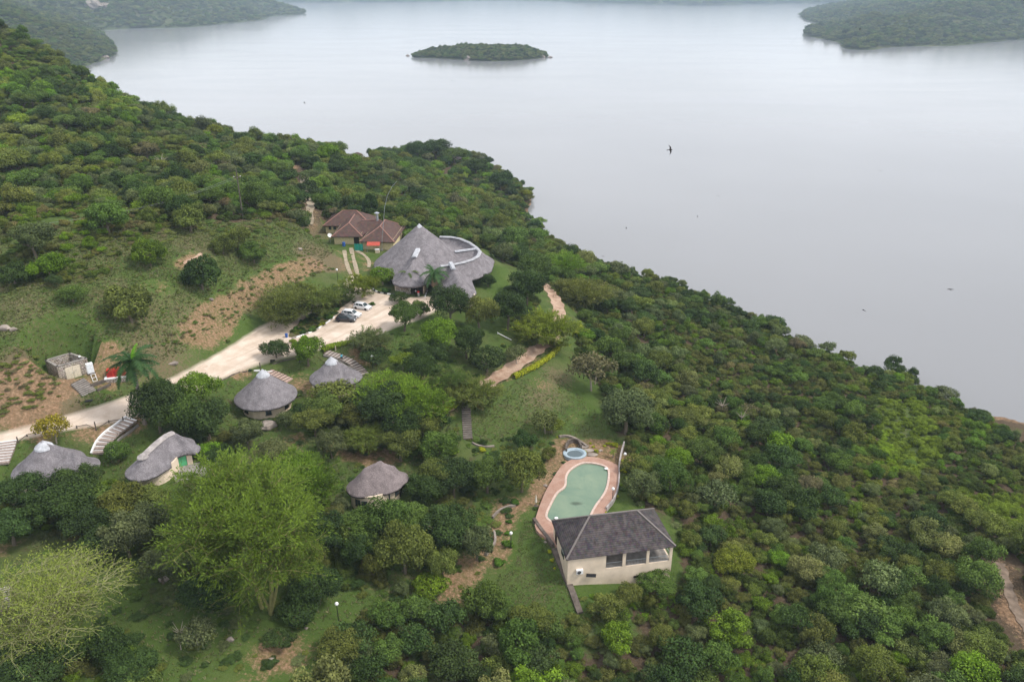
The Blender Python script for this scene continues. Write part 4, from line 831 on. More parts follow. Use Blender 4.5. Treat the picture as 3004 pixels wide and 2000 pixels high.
# grass tufts as real blades
GT = []
def tufts(poly, n, seed, h0=.12, h1=.4):
    r_ = np.random.RandomState(seed); xy = poly_xy(poly); A0 = np.array(xy); p = r_.uniform(A0.min(0), A0.max(0), (n * 3, 2)); p = p[inside(p[:, 0], p[:, 1], xy)][:n]
    ea = bil(earth, p[:, 0], p[:, 1], GS); p = p[ea < .35]; rd_ = np.where(inside(p[:, 0], p[:, 1], road_xy), 0, seg_dist(p[:, 0], p[:, 1], road_xy, True)); p = p[rd_ > .8]; p = p[seg_dist(p[:, 0], p[:, 1], trail_xy) > 2.2]
    p = p[~inside(p[:, 0], p[:, 1], deck_xy)]
    for a, b, rr in PADS[2:]: p = p[np.hypot(p[:, 0] - a, p[:, 1] - b) > rr]
    GT.append((p, r_.uniform(h0, h1, len(p))))
tufts([(0,690),(420,640),(700,655),(900,655),(980,740),(900,800),(780,900),(640,1000),(480,1060),(330,1180),(0,1240)], 26000, 1)
tufts([(1380,1110),(1640,1100),(1790,1240),(1830,1320),(1560,1300),(1380,1290)], 3000, 2, .1, .3)
tufts([(1430,1840),(1500,1500),(1600,1550),(1700,1800),(1990,1740),(1990,1800),(1700,1850)], 5000, 3, .08, .22)
tufts([(0,1300),(950,1030),(1350,950),(1350,1300),(1300,1800),(900,2000),(0,2000)], 14000, 4, .12, .35)
GP = np.concatenate([g[0] for g in GT]); GH = np.concatenate([g[1] for g in GT]); gz = bil(ZZ, GP[:, 0], GP[:, 1], GS); k = len(GP); rg = np.random.RandomState(9)
Vt, Ft = [], []
for j in range(4):
    an = rg.uniform(0, 6.28, k); w = GH * .3; ln = rg.uniform(.5, 1.6, k) * GH; a2_ = rg.uniform(0, 6.28, k)
    B0 = np.stack([GP[:, 0] + np.cos(an) * w, GP[:, 1] + np.sin(an) * w, gz - .03], 1); B1 = np.stack([GP[:, 0] - np.cos(an) * w, GP[:, 1] - np.sin(an) * w, gz - .03], 1)
    T_ = np.stack([GP[:, 0] + np.cos(a2_) * ln, GP[:, 1] + np.sin(a2_) * ln, gz + GH], 1); Vt.append(np.stack([B0, B1, T_], 1).reshape(-1, 3))
Vt = np.concatenate(Vt); t = NT('grass_blades'); P = t.pos()
MGRASS = t.pbr(t.mix(t.range(t.noise(.25, 5, P, .7), .38, .62, 0, 1), (.09, .13, .03), (.19, .18, .09)), .8, .1)
link('grass', fast_mesh('grass', Vt, np.arange(len(Vt)).reshape(-1, 3)), MGRASS); tag(bpy.data.objects['grass'], 'rough grass on the meadow and lawns', 'grass', None, 'stuff')
# distant woods
def far_woods(name, land, label, sp, s0, s1, seed, near=True, zmin=.3):
    Xf, Yf, Zf, ins = land; r_ = np.random.RandomState(seed); x0, x1, y0, y1 = Xf.min(), Xf.max(), Yf.min(), Yf.max(); a, b = np.meshgrid(np.arange(x0, x1, sp), np.arange(y0, y1, sp), indexing='ij')
    a = (a + r_.uniform(-.5, .5, a.shape) * sp).ravel(); b = (b + r_.uniform(-.5, .5, b.shape) * sp).ravel(); st = Xf[1, 0] - Xf[0, 0]; zf = bil(Zf, a, b, st, Xf[0, 0], Yf[0, 0])
    p, q, d = project_all(a, b, zf); o = (zf > zmin) & (p > -80) & (p < 3090) & (q > -25) & (q < 400); a, b, zf = a[o], b[o], zf[o]; m = len(a); s = r_.uniform(s0, s1, m) * (1 + .3 * vnoise(a, b, 60, seed))
    tt = np.array([TONES[k_] for k_ in ('dark green', 'green', 'olive', 'grey-green', 'olive', 'green', 'pale green')])[r_.randint(0, 7, m)] * (1 + r_.uniform(-.25, .25, (m, 1)))
    print('WOODS', name, m)
    return scatter(name, np.stack([a, b, zf], 1), np.stack([s, s, s * r_.uniform(.7, 1.2, m)], 1), r_.uniform(0, 6.28, m), r_.randint(0, 8, m), tt, SRC, label, 'woodland')
far_woods('island_woods', FI, 'thick woods covering the small island', 4.6, 3.0, 5.2, 1)
far_woods('hillside_woods', FA, 'hazy woods on the steep hill across the bay at top left', 8.0, 3.6, 7.0, 2)
far_woods('headland_woods', FB, 'blue hazy woods on the far headland at top left', 15.0, 6.0, 11.0, 3)
far_woods('peninsula_woods', FC, 'blue hazy woods on the peninsula at top right', 11.5, 4.5, 9.0, 4)
far_woods('far_shore_woods', FD, 'pale distant woods along the far shore', 46, 18, 34, 5)
# ------------------------------------------------------------------ materials of built things
def thatch_mat(name, base):
    t = NT(name); P = t.obj(); mp = t.n('ShaderNodeMapping', {0: P, 3: (5, 5, .9)}); a = t.noise(1.6, 6, mp.outputs[0], .75); b = t.noise(.7, 5, P, .7, .6); c2 = t.noise(7, 3, P, .7)
    c = t.mix(t.range(a, .3, .7, 0, 1), [x * .42 for x in base], [x * 1.6 for x in base]); c = t.mix(t.range(b, .42, .62, 0, .75), c, [x * .52 for x in base]); c = t.mix(t.range(c2, .5, .7, 0, .6), c, [x * 1.5 for x in base])
    return t.pbr(c, .95, .05, 0, t.bump(t.math('ADD', a, t.math('MULTIPLY', c2, .6)), .9, .12))
THATCH = thatch_mat('thatch', (.215, .199, .21)); THATCH2 = thatch_mat('thatch_brown', (.22, .185, .185)); 
def tile_mat(name, base, moss):
    t = NT(name); P = t.obj(); sp = t.n('ShaderNodeSeparateXYZ', {0: P}); row = t.math('FRACT', t.math('MULTIPLY', sp.outputs['Z'], 5.2)); cell = t.n('ShaderNodeTexVoronoi', {0: P, 'Scale': 3.4}).outputs['Color']
    n1 = t.noise(1.1, 5, P, .7); mp = t.n('ShaderNodeMapping', {0: P, 3: (1.2, 1.2, .25)}); n2 = t.noise(1.0, 4, mp.outputs[0], .6)
    c = t.mix(t.range(n1, .35, .65, 0, 1), [x * .7 for x in base], [x * 1.25 for x in base]); c = t.mix(.18, c, cell, 'OVERLAY'); c = t.mix(t.range(n2, .42, .66, 0, .75), c, moss); c = t.mix(t.math('MULTIPLY', t.math('LESS_THAN', row, .22), .55), c, [x * .35 for x in base])
    return t.pbr(c, .85, .1, 0, t.bump(row, .6, .06))
TILE_R = tile_mat('red_tiles', (.118, .07, .06), (.08, .066, .06)); TILE_G = tile_mat('dark_tiles', (.06, .052, .055), (.13, .112, .108))
RIDGE_R = plain('ridge_red', (.26, .14, .11)); RIDGE_G = plain('ridge_pale', (.17, .15, .14)); CAPW = plain('white_cement', (.42, .43, .46), .8, .1, var=.25, scale=1.5); CAPO = plain('old_cement', (.34, .31, .3), .9, .1, var=.35, scale=1.2)
PLAST = plain('cream_plaster', (.7, .58, .45), .85, .1, var=.12, scale=.8); PLASTY = plain('yellow_plaster', (.6, .5, .3), .85, .1); DARK = plain('dark_opening', (.015, .013, .012), .4, .3); GLASSM = NT('window_glass').pbr((.03, .045, .05), .12, .6)
WOOD = plain('dark_wood', (.08, .05, .035)); POLE = plain('pole_wood', (.1, .085, .07)); LPOLE = plain('pale_pole', (.5, .42, .33)); WHITE = plain('white_paint', (.78, .78, .78), .6, .3, var=.06); BLACK = plain('black_paint', (.02, .02, .022), .5, .3)
STONE = NT('rubble_stone'); P_ = STONE.obj(); vo = STONE.n('ShaderNodeTexVoronoi', {0: P_, 'Scale': 2.6}); ve = STONE.n('ShaderNodeTexVoronoi', {0: P_, 'Scale': 2.6}, feature='DISTANCE_TO_EDGE')
_c = STONE.mix(STONE.noise(1.3, 4, P_), (.3, .2, .12), (.52, .42, .32)); _c = STONE.mix(.5, _c, STONE.n('ShaderNodeHueSaturation', {'Color': vo.outputs['Color'], 'Saturation': .12, 'Value': .6}).outputs[0]); _c = STONE.mix(STONE.range(ve.outputs[0], .02, .08, 1, 0), _c, (.1, .08, .06)); STONE = STONE.pbr(_c, .9, .1, 0, STONE.bump(ve.outputs[0], .8, .15))
CONC = plain('grey_concrete', (.27, .25, .23), .9, .1, var=.3, scale=1.2, bump=.2); DSTONE = plain('dark_stone', (.12, .1, .085), .9, .1, var=.35, scale=1.5, bump=.3); ROCK = plain('pale_rock', (.27, .23, .2), .9, .1, var=.4, scale=.8, bump=.4)
RED = plain('red_paint', (.42, .03, .02), .5, .3, var=.15); BLUE = plain('blue_plastic', (.03, .1, .35), .4, .4); GREENNET = plain('green_net', (.02, .26, .2), .7, .2); AWN = plain('red_awning', (.42, .08, .055), .7, .2); METAL = plain('galvanised', (.45, .48, .52), .35, .5, .6); GREYM = plain('grey_metal', (.3, .31, .33), .4, .5, .3)

def roof_union(name, segs, ze, mat, parent, org, step=.3, thick=.32, rough=.05, extra=None, smooth=True, sag=0.0, cut=()):
    """roof as the upper hull of sloping ridges: segs = (a, b, za, zb, slope) in world coordinates; hips are rounded as thatch is"""
    xs = [p[0] for s in segs for p in s[:2]]; ys = [p[1] for s in segs for p in s[:2]]; m = 13
    X, Y = np.meshgrid(np.arange(min(xs) - m, max(xs) + m, step), np.arange(min(ys) - m, max(ys) + m, step), indexing='ij')
    def f(X, Y):
        Z = np.full(X.shape, -99.0)
        for a, b, za, zb, sl in segs:
            dx, dy = b[0] - a[0], b[1] - a[1]; L = dx * dx + dy * dy
            t = np.clip(((X - a[0]) * dx + (Y - a[1]) * dy) / L, 0, 1) if L > 1e-9 else np.zeros(X.shape)
            d = np.hypot(X - a[0] - t * dx, Y - a[1] - t * dy); zr = za + (zb - za) * t; v = zr - sl * d * (1 + sag * (1 - np.clip(d / 9, 0, 1)))
            if sag: v = zr - sl * (d + sag * np.sin(np.clip(d * sl / (zr - ze), 0, 1) * math.pi))
            Z = np.maximum(Z, v)
        if extra is not None: Z = np.maximum(Z, extra(X, Y))
        for cx, cy, cr in cut: Z = np.minimum(Z, ze + (np.hypot(X - cx, Y - cy) - cr) * 5.0)
        return Z
    return _field_mesh(name, f, X, Y, ze, mat, parent, org, step, thick, rough, smooth)
def _field_mesh(name, f, X, Y, ze, mat, parent, org, step, thick, rough, smooth=True):
    Z = f(X, Y); ins = Z >= ze
    # pull outside neighbours onto the eave line
    nb = np.zeros(ins.shape, bool)
    for dx in (-1, 0, 1):
        for dy in (-1, 0, 1): nb |= np.roll(np.roll(ins, dx, 0), dy, 1)
    bd = nb & ~ins; Xs, Ys = X.copy(), Y.copy()
    for _ in range(4):
        e_ = .05; g0 = f(Xs, Ys); gx_ = (f(Xs + e_, Ys) - f(Xs - e_, Ys)) / (2 * e_); gy_ = (f(Xs, Ys + e_) - f(Xs, Ys - e_)) / (2 * e_); g2 = gx_ ** 2 + gy_ ** 2 + 1e-6; k = np.where(bd, np.clip((ze - g0) / g2, -1.5, 1.5), 0)
        mv = np.hypot(k * gx_, k * gy_); lim = np.minimum(1, step * 1.2 / (mv + 1e-9)); Xs += k * gx_ * lim; Ys += k * gy_ * lim
    Zt = np.where(bd, ze, Z) + rough * (vnoise(X, Y, .9, 71) + .6 * vnoise(X, Y, .4, 72)); use = ins | bd
    idx = -np.ones(X.shape, int); idx[use] = np.arange(use.sum()); cell = use[:-1, :-1] & use[1:, :-1] & use[1:, 1:] & use[:-1, 1:] & (ins[:-1, :-1] | ins[1:, :-1] | ins[1:, 1:] | ins[:-1, 1:])
    q = np.stack([idx[:-1, :-1], idx[1:, :-1], idx[1:, 1:], idx[:-1, 1:]], -1)[cell]; V = np.stack([Xs[use] - org[0], Ys[use] - org[1], Zt[use] - org[2]], 1)
    n0 = len(V); V2 = V.copy(); V2[:, 2] -= thick; ed = {}
    for r in q:
        for a, b in ((r[0], r[1]), (r[1], r[2]), (r[2], r[3]), (r[3], r[0])): ed[(a, b)] = 1
    sk = [(b, a, a + n0, b + n0) for (a, b) in ed if (b, a) not in ed]
    Fq = np.concatenate([q, q[:, ::-1] + n0, np.array(sk)]) if sk else q
    return link(name, fast_mesh(name, np.concatenate([V, V2]), Fq), mat, parent, smooth=smooth)
def xy(px, py, z): return at_z(px, py, z)[:2]
def strip(name, pts, w, h, mat, parent, org):
    """raised capping that follows a ridge; pts in world coordinates"""
    m = MB(); n = len(pts)
    for i, p in enumerate(pts):
        a = Vector(pts[max(0, i - 1)]); b = Vector(pts[min(n - 1, i + 1)]); d = (b - a); s = Vector((-d.y, d.x, 0)).normalized() * w / 2; p = Vector(p) - Vector(org)
        m.v += [tuple(p - s - Vector((0, 0, h * 1.4))), tuple(p - s * .6 + Vector((0, 0, h * .4))), tuple(p + s * .6 + Vector((0, 0, h * .4))), tuple(p + s - Vector((0, 0, h * 1.4)))]
    for i in range(n - 1):
        for k in range(3): a = 4 * i + k; m.f.append((a, a + 1, a + 5, a + 4))
    m.f += [(0, 1, 2, 3), (4 * n - 1, 4 * n - 2, 4 * n - 3, 4 * n - 4)]
    return m.build(name, mat, parent)

# ------------------------------------------------------------------ thatched lodge
O = Vector(LODGE); lodge = empty('thatched_lodge', O); tag(lodge, 'large thatched lodge with tall cone roof and curved white-capped wing beside the car park', 'lodge')
ZE = 34.5; apex = xy(1230, 662, 44.2)
arc_px = [(1290,695),(1322,696),(1350,701),(1378,713),(1398,727),(1408,738),(1402,752),(1385,762),(1360,770),(1330,776),(1292,781)]
arcp = [(*xy(x, y, 38.0), 38.0) for x, y in arc_px]; arc_c = xy(1300, 738, 38.0)
segs = [(apex, apex, 44.6, 44.6, (44.6 - ZE) / 12.0)]
for a, b in zip(arcp[:-1], arcp[1:]): segs.append((a[:2], b[:2], 38.0, 38.0, 1.02))
w1a, w1b = xy(1226, 736, 39.3), xy(1205, 778, 38.3); w2a, w2b = xy(1322, 775, 38.0), xy(1346, 822, 37.6)
segs += [(apex, xy(1285, 712, 39.0), 43.6, 38.6, .8), (w1a, w1b, 39.5, 38.2, .8), (w2a, w2b, 38.2, 37.6, .78), (xy(1334, 731, 38), xy(1400, 729, 38), 37.2, 38.0, .8)]
arc_poly = [p[:2] for p in arcp]
def inner(X, Y): return np.where(inside(X, Y, arc_poly + [xy(1240, 760, 38), xy(1240, 710, 38)]), 36.5, -99)
roof_union('roof', segs, ZE, THATCH, lodge, O, step=.33, thick=.4, rough=.09, extra=inner, sag=.14)
CAPO2 = plain('grey_cap', (.36, .365, .385), .85, .1, var=.25, scale=1.2)
strip('ridge_cap', [(x, y, z + .15) for x, y, z in [(*p[:2], 38.0) for p in arcp]], 1.0, .12, CAPO2, lodge, O)
strip('ridge_cap', [(*xy(1334, 731, 38), 37.5), (*xy(1398, 729, 38), 38.1)], .9, .18, CAPW, lodge, O)
strip('ridge_cap', [(*w1a, 39.95), (*(Vector(w1a) * .45 + Vector(w1b) * .55), 39.3)], 1.4, .2, CAPW, lodge, O)
strip('ridge_cap', [(*w2a, 38.6), (*(Vector(w2a) * .6 + Vector(w2b) * .4), 38.3)], 1.2, .2, CAPW, lodge, O)
MB().lathe([(1.0, -.1), (.95, 0), (.08, .95)], 12, (apex[0] - O.x, apex[1] - O.y, 43.75 - O.z)).build('apex_cap', CAPW, lodge)
def wallring(name, c, r, z0, z1, mat, parent, org, n=20, skip=()):
    m = MB()
    for i in range(n):
        if i in skip: continue
        a0, a1 = 2 * math.pi * i / n, 2 * math.pi * (i + 1) / n; p = [(c[0] + rr * math.cos(a) - org[0], c[1] + rr * math.sin(a) - org[1]) for rr, a in ((r, a0), (r, a1), (r - .25, a1), (r - .25, a0))]; m.prism(p, z0 - org[2], z1 - org[2])
    return m.build(name, mat, parent)
wallring('wall', apex, 9.6, 31.2, 34.55, PLAST, lodge, O, 24, (17,))
wallring('wall', arc_c, 8.6, 31.2, 34.55, PLAST, lodge, O, 22)
for (a, b, hw) in ((w1a, w1b, 3.4), (w2a, w2b, 3.1)):
    a = Vector(a) - O.xy; b = Vector(b) - O.xy; d = (b - a).normalized(); s = Vector((-d.y, d.x)); e_ = b + d * 2.6
    for sd_ in (-1, 1): 
        p = a + s * hw * sd_; q = e_ + s * hw * sd_; MB().bar((p.x, p.y, 1.2), (q.x, q.y, 1.2), .25, 3.0).build('wall', PLAST, lodge)
    p = e_ - s * hw; q = e_ + s * hw
    if hw > 3.2:
        MB().bar((p.x, p.y, 1.0), ((p * .45 + q * .55).x, (p * .45 + q * .55).y, 1.0), .25, 2.6).build('wall', STONE, lodge)
        for f_ in (.62, .8, .98): z_ = p.lerp(q, f_); MB().tube([(z_.x, z_.y, -.6), (z_.x, z_.y, 2.9)], .14, 8).build('post', WOOD, lodge)
        MB().box(((p.lerp(q, .8) - d * 1.6).x, (p.lerp(q, .8) - d * 1.6).y, 1.15), (2.6, .2, 2.5), math.atan2(s.y, s.x)).build('door', DARK, lodge)
    else:
        MB().bar((p.x, p.y, 1.0), (q.x, q.y, 1.0), .25, 2.6).build('wall', PLAST, lodge)
        MB().box(((p.lerp(q, .5) + d * .14).x, (p.lerp(q, .5) + d * .14).y, 1.3), (1.6, .06, 1.1), math.atan2(s.y, s.x)).build('window', GLASSM, lodge)
p = xy(1383, 813, 35); fl = MB().box((0, 0, 0), (.55, .3, .4), .3).build('floodlight', WHITE, lodge); fl.location = (p[0] - O.x, p[1] - O.y, 2.6)
fl2 = MB().lathe([(.1, 0), (.16, .2), (.4, .5), (.4, .56)], 10).build('loudspeaker_horn', WHITE, lodge); p = xy(1381, 853, 34); fl2.location = (p[0] - O.x, p[1] - O.y, 1.5); fl2.rotation_euler = (R(60), 0, .5)

# ------------------------------------------------------------------ thatched huts
def hut(key, label, segs, ze, wall_r, wall_c, cap=None, capw=1.0, base=None, tm=THATCH, apexcap=None, seed=0, cut=()):
    x, y, z = HUTS[key]; g = z - 2.5; org = Vector((x, y, g)); h = empty('thatched_hut', org); tag(h, label, 'hut', 'thatched guest huts below the road')
    roof_union('roof', segs, ze, tm, h, org, step=.22, thick=.3, rough=.06, sag=.28, cut=cut)
    for c in wall_c: wallring('wall', c, wall_r, g - .8, ze + .05, PLAST, h, org, 20)
    if cap: strip('ridge_cap', cap, capw, .2, CAPO if capw > .8 else CAPW, h, org)
    if apexcap:
        p, r, hh = apexcap; MB().lathe([(r, -.25), (r * .92, 0), (r * .45, hh * .55), (.06, hh)], 12, (p[0] - org.x, p[1] - org.y, p[2] - org.z)).build('apex_cap', CAPW, h)
    return h, org
pa_ = xy(769, 1084, 36.3); ha, oa = hut('a', 'round hut with grey cone thatch and white cap, nearest below the long road edge', [(pa_, pa_, 36.4, 36.4, 5.4 / 5.6)], 31.0, 4.3, [pa_], apexcap=((*pa_, 35.3), 1.25, 1.1))
pb_ = xy(971, 1046, 36.0); pb2 = xy(1008, 1062, 35.0); hb_, ob = hut('b', 'thatched hut with white cap beside the steps below the car park hedge', [(pb_, pb_, 36.0, 36.0, .95), (pb_, pb2, 35.6, 34.6, .86)], 31.8, 4.0, [pb_], apexcap=((*pb_, 34.95), 1.25, 1.05))
c1, c2_, c3_ = xy(506, 1262, 35.2), xy(458, 1298, 35.2), xy(417, 1334, 34.8)
rzc = R(28); dp = Vector(xy(523, 1350, 31.1)); du = Vector((math.cos(rzc), math.sin(rzc))); dn_ = Vector((du.y, -du.x))
hc, oc = hut('c', 'thatched hut with long pale ridge cap and green door, left of the great fever tree', [(c1, c2_, 35.0, 35.2, .95), (c2_, c3_, 35.2, 34.8, .9), (c1, xy(545, 1288, 34.2), 35.0, 34.0, .95)], 32.2, 2.6, [c2_, tuple((Vector(c2_) + Vector(c3_)) / 2)], cap=[(*c1, 34.95), (*xy(485, 1275, 35.2), 35.15), (*c2_, 35.25), (*c3_, 34.75)], capw=1.05, cut=[(-50.6, 105.3, 2.25)])
MB().lathe([(.85, -.1), (.8, .1), (.3, .5), (.05, .55)], 10, (c3_[0] - oc.x, c3_[1] - oc.y, 34.45 - oc.z)).build('ridge_end_cap', CAPO, hc)
pd_ = xy(123, 1290, 36.4); pd2 = xy(215, 1316, 35.0); hd, od = hut('d', 'leftmost thatched hut, white cap at its left and a long slope falling right', [(pd_, pd_, 36.4, 36.4, .92), (pd_, pd2, 36.1, 34.4, .9)], 31.6, 4.2, [pd_], apexcap=((*pd_, 35.3), 1.4, 1.0))
e1, e2, e3 = xy(1066, 1366, 31.4), xy(1116, 1346, 31.8), xy(1156, 1366, 30.0)
he, oe = hut('e', 'brown thatched hut with a small porch, lowest of the huts, above the shaded lawn', [(e1, e2, 31.0, 31.6, 1.15), (e2, e3, 31.4, 30.0, 1.1), (e1, xy(1062, 1400, 29.6), 30.8, 29.4, 1.1)], 27.6, 3.3, [xy(1085, 1385, 30), xy(1110, 1370, 30)], tm=THATCH2)
def facing(h, org, px, py, z, w, hh, mat, name, rz, d=.1, frame=None):
    p = xy(px, py, z); o = MB().box((0, 0, 0), (w, d, hh)).build(name, mat, h); o.location = (p[0] - org.x, p[1] - org.y, z - org.z); o.rotation_euler = (0, 0, rz)
    if frame:
        m = MB(); t_ = .08
        m.box((0, -.02, hh / 2 + t_ / 2), (w + 2 * t_, d + .04, t_)); m.box((0, -.02, -hh / 2 - t_ / 2), (w + 2 * t_, d + .04, t_))
        for s_ in (-1, 0, 1): m.box((s_ * (w / 2 + t_ / 2 * abs(s_)), -.02, 0), (t_, d + .04, hh - .004))
        m.build('frame', frame, o)
    return o
GRD = plain('green_curtain', (.1, .42, .2), .6, .3); 
def put(h, org, p, z, w, hh, mat, name, rz, d=.1):
    o = MB().box((0, 0, 0), (w, d, hh)).build(name, mat, h); o.location = (p[0] - org.x, p[1] - org.y, z - org.z); o.rotation_euler = (0, 0, rz); return o
c2v = Vector(c2_)
for k in (-1, 0, 1): put(hc, oc, dp + du * k * .8, 31.0, .78, 2.2, GRD, 'door_panel', rzc, .08)
put(hc, oc, dp, 32.4, 2.6, .5, WOOD, 'door_lintel', rzc, .2); put(hc, oc, dp + du * 1.65, 31.1, .8, 2.8, PLAST, 'wall', rzc, .25); put(hc, oc, dp - du * 1.6, 31.1, .75, 2.8, PLAST, 'wall', rzc, .25)
p = tuple(dp + dn_ * 2.2 + du * 1.6); MB().box((p[0] - oc.x, p[1] - oc.y, 29.95 - oc.z - .3), (5.6, 4.2, .6), rzc).build('terrace', CONC, hc)
m = MB(); q0, q1 = Vector((*(dp + dn_ * 4.3 + du * 4.2), 29.95)) - oc, Vector((*(dp + dn_ * .6 + du * 4.2), 29.95)) - oc
for k in range(7): a = q0.lerp(q1, k / 6); m.bar(a, a + Vector((0, 0, 1.0)), .05)
for k in (.35, .68, 1.0): m.bar(q0 + Vector((0, 0, k)), q1 + Vector((0, 0, k)), .045)
m.build('railing', METAL, hc)
def ringpiece(h, org, c, r, deg, z, w, hh, mat, name, d=.16):
    a = R(deg); o = MB().box((0, 0, 0), (w, d, hh)).build(name, mat, h); o.location = (c[0] + (r + .02) * math.cos(a) - org.x, c[1] + (r + .02) * math.sin(a) - org.y, z - org.z); o.rotation_euler = (0, 0, a + math.pi / 2)
    if name == 'window': MB().box((0, 0, -hh / 2 - .06), (w + .2, d + .1, .1)).build('sill', WOOD, o); MB().box((0, 0, 0), (.06, d + .04, hh)).build('frame', WOOD, o)
ec1, ec2 = xy(1085, 1385, 30), xy(1110, 1370, 30)
for dg in (-100, -120): ringpiece(he, oe, ec1, 3.3, dg, 26.3, .9, 1.1, GLASSM, 'window')
for dg in (-62, -28): ringpiece(he, oe, ec2, 3.3, dg, 26.4, .9, 1.0, GLASSM, 'window')
ringpiece(he, oe, ec2, 3.3, -5, 26.0, 1.0, 2.1, DARK, 'door')
for k_, (h_, o_, c_) in enumerate(((ha, oa, pa_), (hb_, ob, pb_), (hd, od, pd_))):
    for dg in (-70, -130, -20): ringpiece(h_, o_, c_, (4.3, 4.0, 4.2)[k_], dg, o_.z + 1.3, 1.0, 1.0, GLASSM, 'window')
for px, py in ((1181, 1432), (1172, 1440)): p = xy(px, py, 25.4); MB().tube([(p[0] - oe.x, p[1] - oe.y, -.6), (p[0] - oe.x, p[1] - oe.y, 2.9)], .12, 7).build('porch_post', LPOLE, he)
m = MB(); p0 = Vector((*xy(1152, 1432, 25.4), 25.4)) - oe; p1 = Vector((*xy(1180, 1430, 25.4), 25.4)) - oe; m.bar(p0 + Vector((0, 0, 1)), p1 + Vector((0, 0, 1)), .07); m.build('porch_rail', WOOD, he)

# ------------------------------------------------------------------ tiled roofs: straight hips from rectangles
def hip_rects(rects, ze, slope):
    def f(X, Y):
        Z = np.full(X.shape, -99.0)
        for (cx, cy, lx, ly, rz, zt) in rects:
            c, s = math.cos(rz), math.sin(rz); u = (X - cx) * c + (Y - cy) * s; v = -(X - cx) * s + (Y - cy) * c; Z = np.maximum(Z, np.minimum(ze + slope * np.minimum(lx / 2 - abs(u), ly / 2 - abs(v)), zt))
        return Z
    return f
K0 = Vector((-44, 222, 32.6)); kit = empty('kitchen_block', K0); tag(kit, 'cream kitchen block with red tiled hipped roofs behind the thatched lodge', 'building')
rects = [(-48.3, 232.0, 14.5, 10.4, 0, 99), (-46.4, 225.0, 8.8, 18.0, 0, 99), (-40.5, 223.4, 14.0, 8.8, 0, 99), (-36.6, 219.3, 9.8, 16.6, R(-4), 99)]
Xk, Yk = np.meshgrid(np.arange(-58, -28, .22), np.arange(207, 241, .22), indexing='ij')
_field_mesh('roof', hip_rects(rects, 35.0, .62), Xk, Yk, 35.0, TILE_R, kit, K0, .22, .22, 0, smooth=False)
def hipcaps(cx, cy, lx, ly, rz, ze, sl, mat, parent, org, which=(0, 1, 2, 3), rid=True, w=.3):
    h = min(lx, ly) / 2; c, s = math.cos(rz), math.sin(rz)
    def W_(u, v, z): return Vector((cx + u * c - v * s - org[0], cy + u * s + v * c - org[1], z - org[2] + .04))
    if lx > ly: r0, r1 = (-lx / 2 + h, 0), (lx / 2 - h, 0); cor = [(-lx / 2, -ly / 2, r0), (lx / 2, -ly / 2, r1), (lx / 2, ly / 2, r1), (-lx / 2, ly / 2, r0)]
    else: r0, r1 = (0, -ly / 2 + h), (0, ly / 2 - h); cor = [(-lx / 2, -ly / 2, r0), (lx / 2, -ly / 2, r0), (lx / 2, ly / 2, r1), (-lx / 2, ly / 2, r1)]
    zt = ze + sl * h
    for k in which: u, v, r_ = cor[k]; MB().bar(W_(u, v, ze), W_(*r_, zt), w, .14).build('ridge_tiles', mat, parent)
    if rid: MB().bar(W_(*r0, zt), W_(*r1, zt), w, .16).build('ridge_tiles', mat, parent)
hipcaps(-48.3, 232.0, 14.5, 10.4, 0, 35, .62, RIDGE_R, kit, K0, (0, 1)); hipcaps(-46.4, 225.0, 8.8, 18.0, 0, 35, .62, RIDGE_R, kit, K0, (0, 1), True); hipcaps(-36.6, 219.3, 9.8, 16.6, R(-4), 35, .62, RIDGE_R, kit, K0, (0, 1, 2)); hipcaps(-40.5, 223.4, 14.0, 8.8, 0, 35, .62, RIDGE_R, kit, K0, (), True)
for (cx, cy, lx, ly, rz) in ((-48.3, 232.0, 13.1, 9.0, 0), (-46.4, 224.9, 7.6, 16.4, 0), (-36.6, 219.3, 8.6, 15.2, R(-4))): MB().box((cx - K0.x, cy - K0.y, 1.0), (lx, ly, 3.6), rz).build('wall', PLASTY, kit)
MB().box((-43.9 - K0.x, 216.66 - K0.y, .95), (1.5, .1, 2.1)).build('door', DARK, kit)
for i, x in enumerate((-53.6, -52.2)): w_ = MB().box((x - K0.x, 227.44 - K0.y, 1.6), (.8, .1, 1.0)).build('window', GLASSM, kit); MB().box((x - K0.x, 227.4 - K0.y, 2.16), (.95, .12, .1)).build('frame', WOOD, w_)
fp = xy(1107, 648, 37.5); MB().tube([(fp[0] - K0.x, fp[1] - K0.y, 3.6), (fp[0] - K0.x, fp[1] - K0.y, 7.0)], .36, 10).build('flue', METAL, kit); MB().lathe([(.7, 0), (.72, .12), (.2, .4)], 12, (fp[0] - K0.x, fp[1] - K0.y, 7.1)).build('flue_cap', METAL, kit)

def under(px, py, h):
    """ground point of an upright thing whose point at height h is seen at this pixel"""
    g = at(px, py)
    for _ in range(6): x_, y_, d_ = proj(g.x, g.y, g.z + h); g = at(px + 0, py + (proj(*g)[1] - y_))
    return g
def thing(name, px, py, label, cat, rz=0, h=0.0, group=None, sink=0.0):
    g = under(px, py, h) if h else at(px, py); g.z -= sink; return tag(empty(name, g, rz), label, cat, group), g
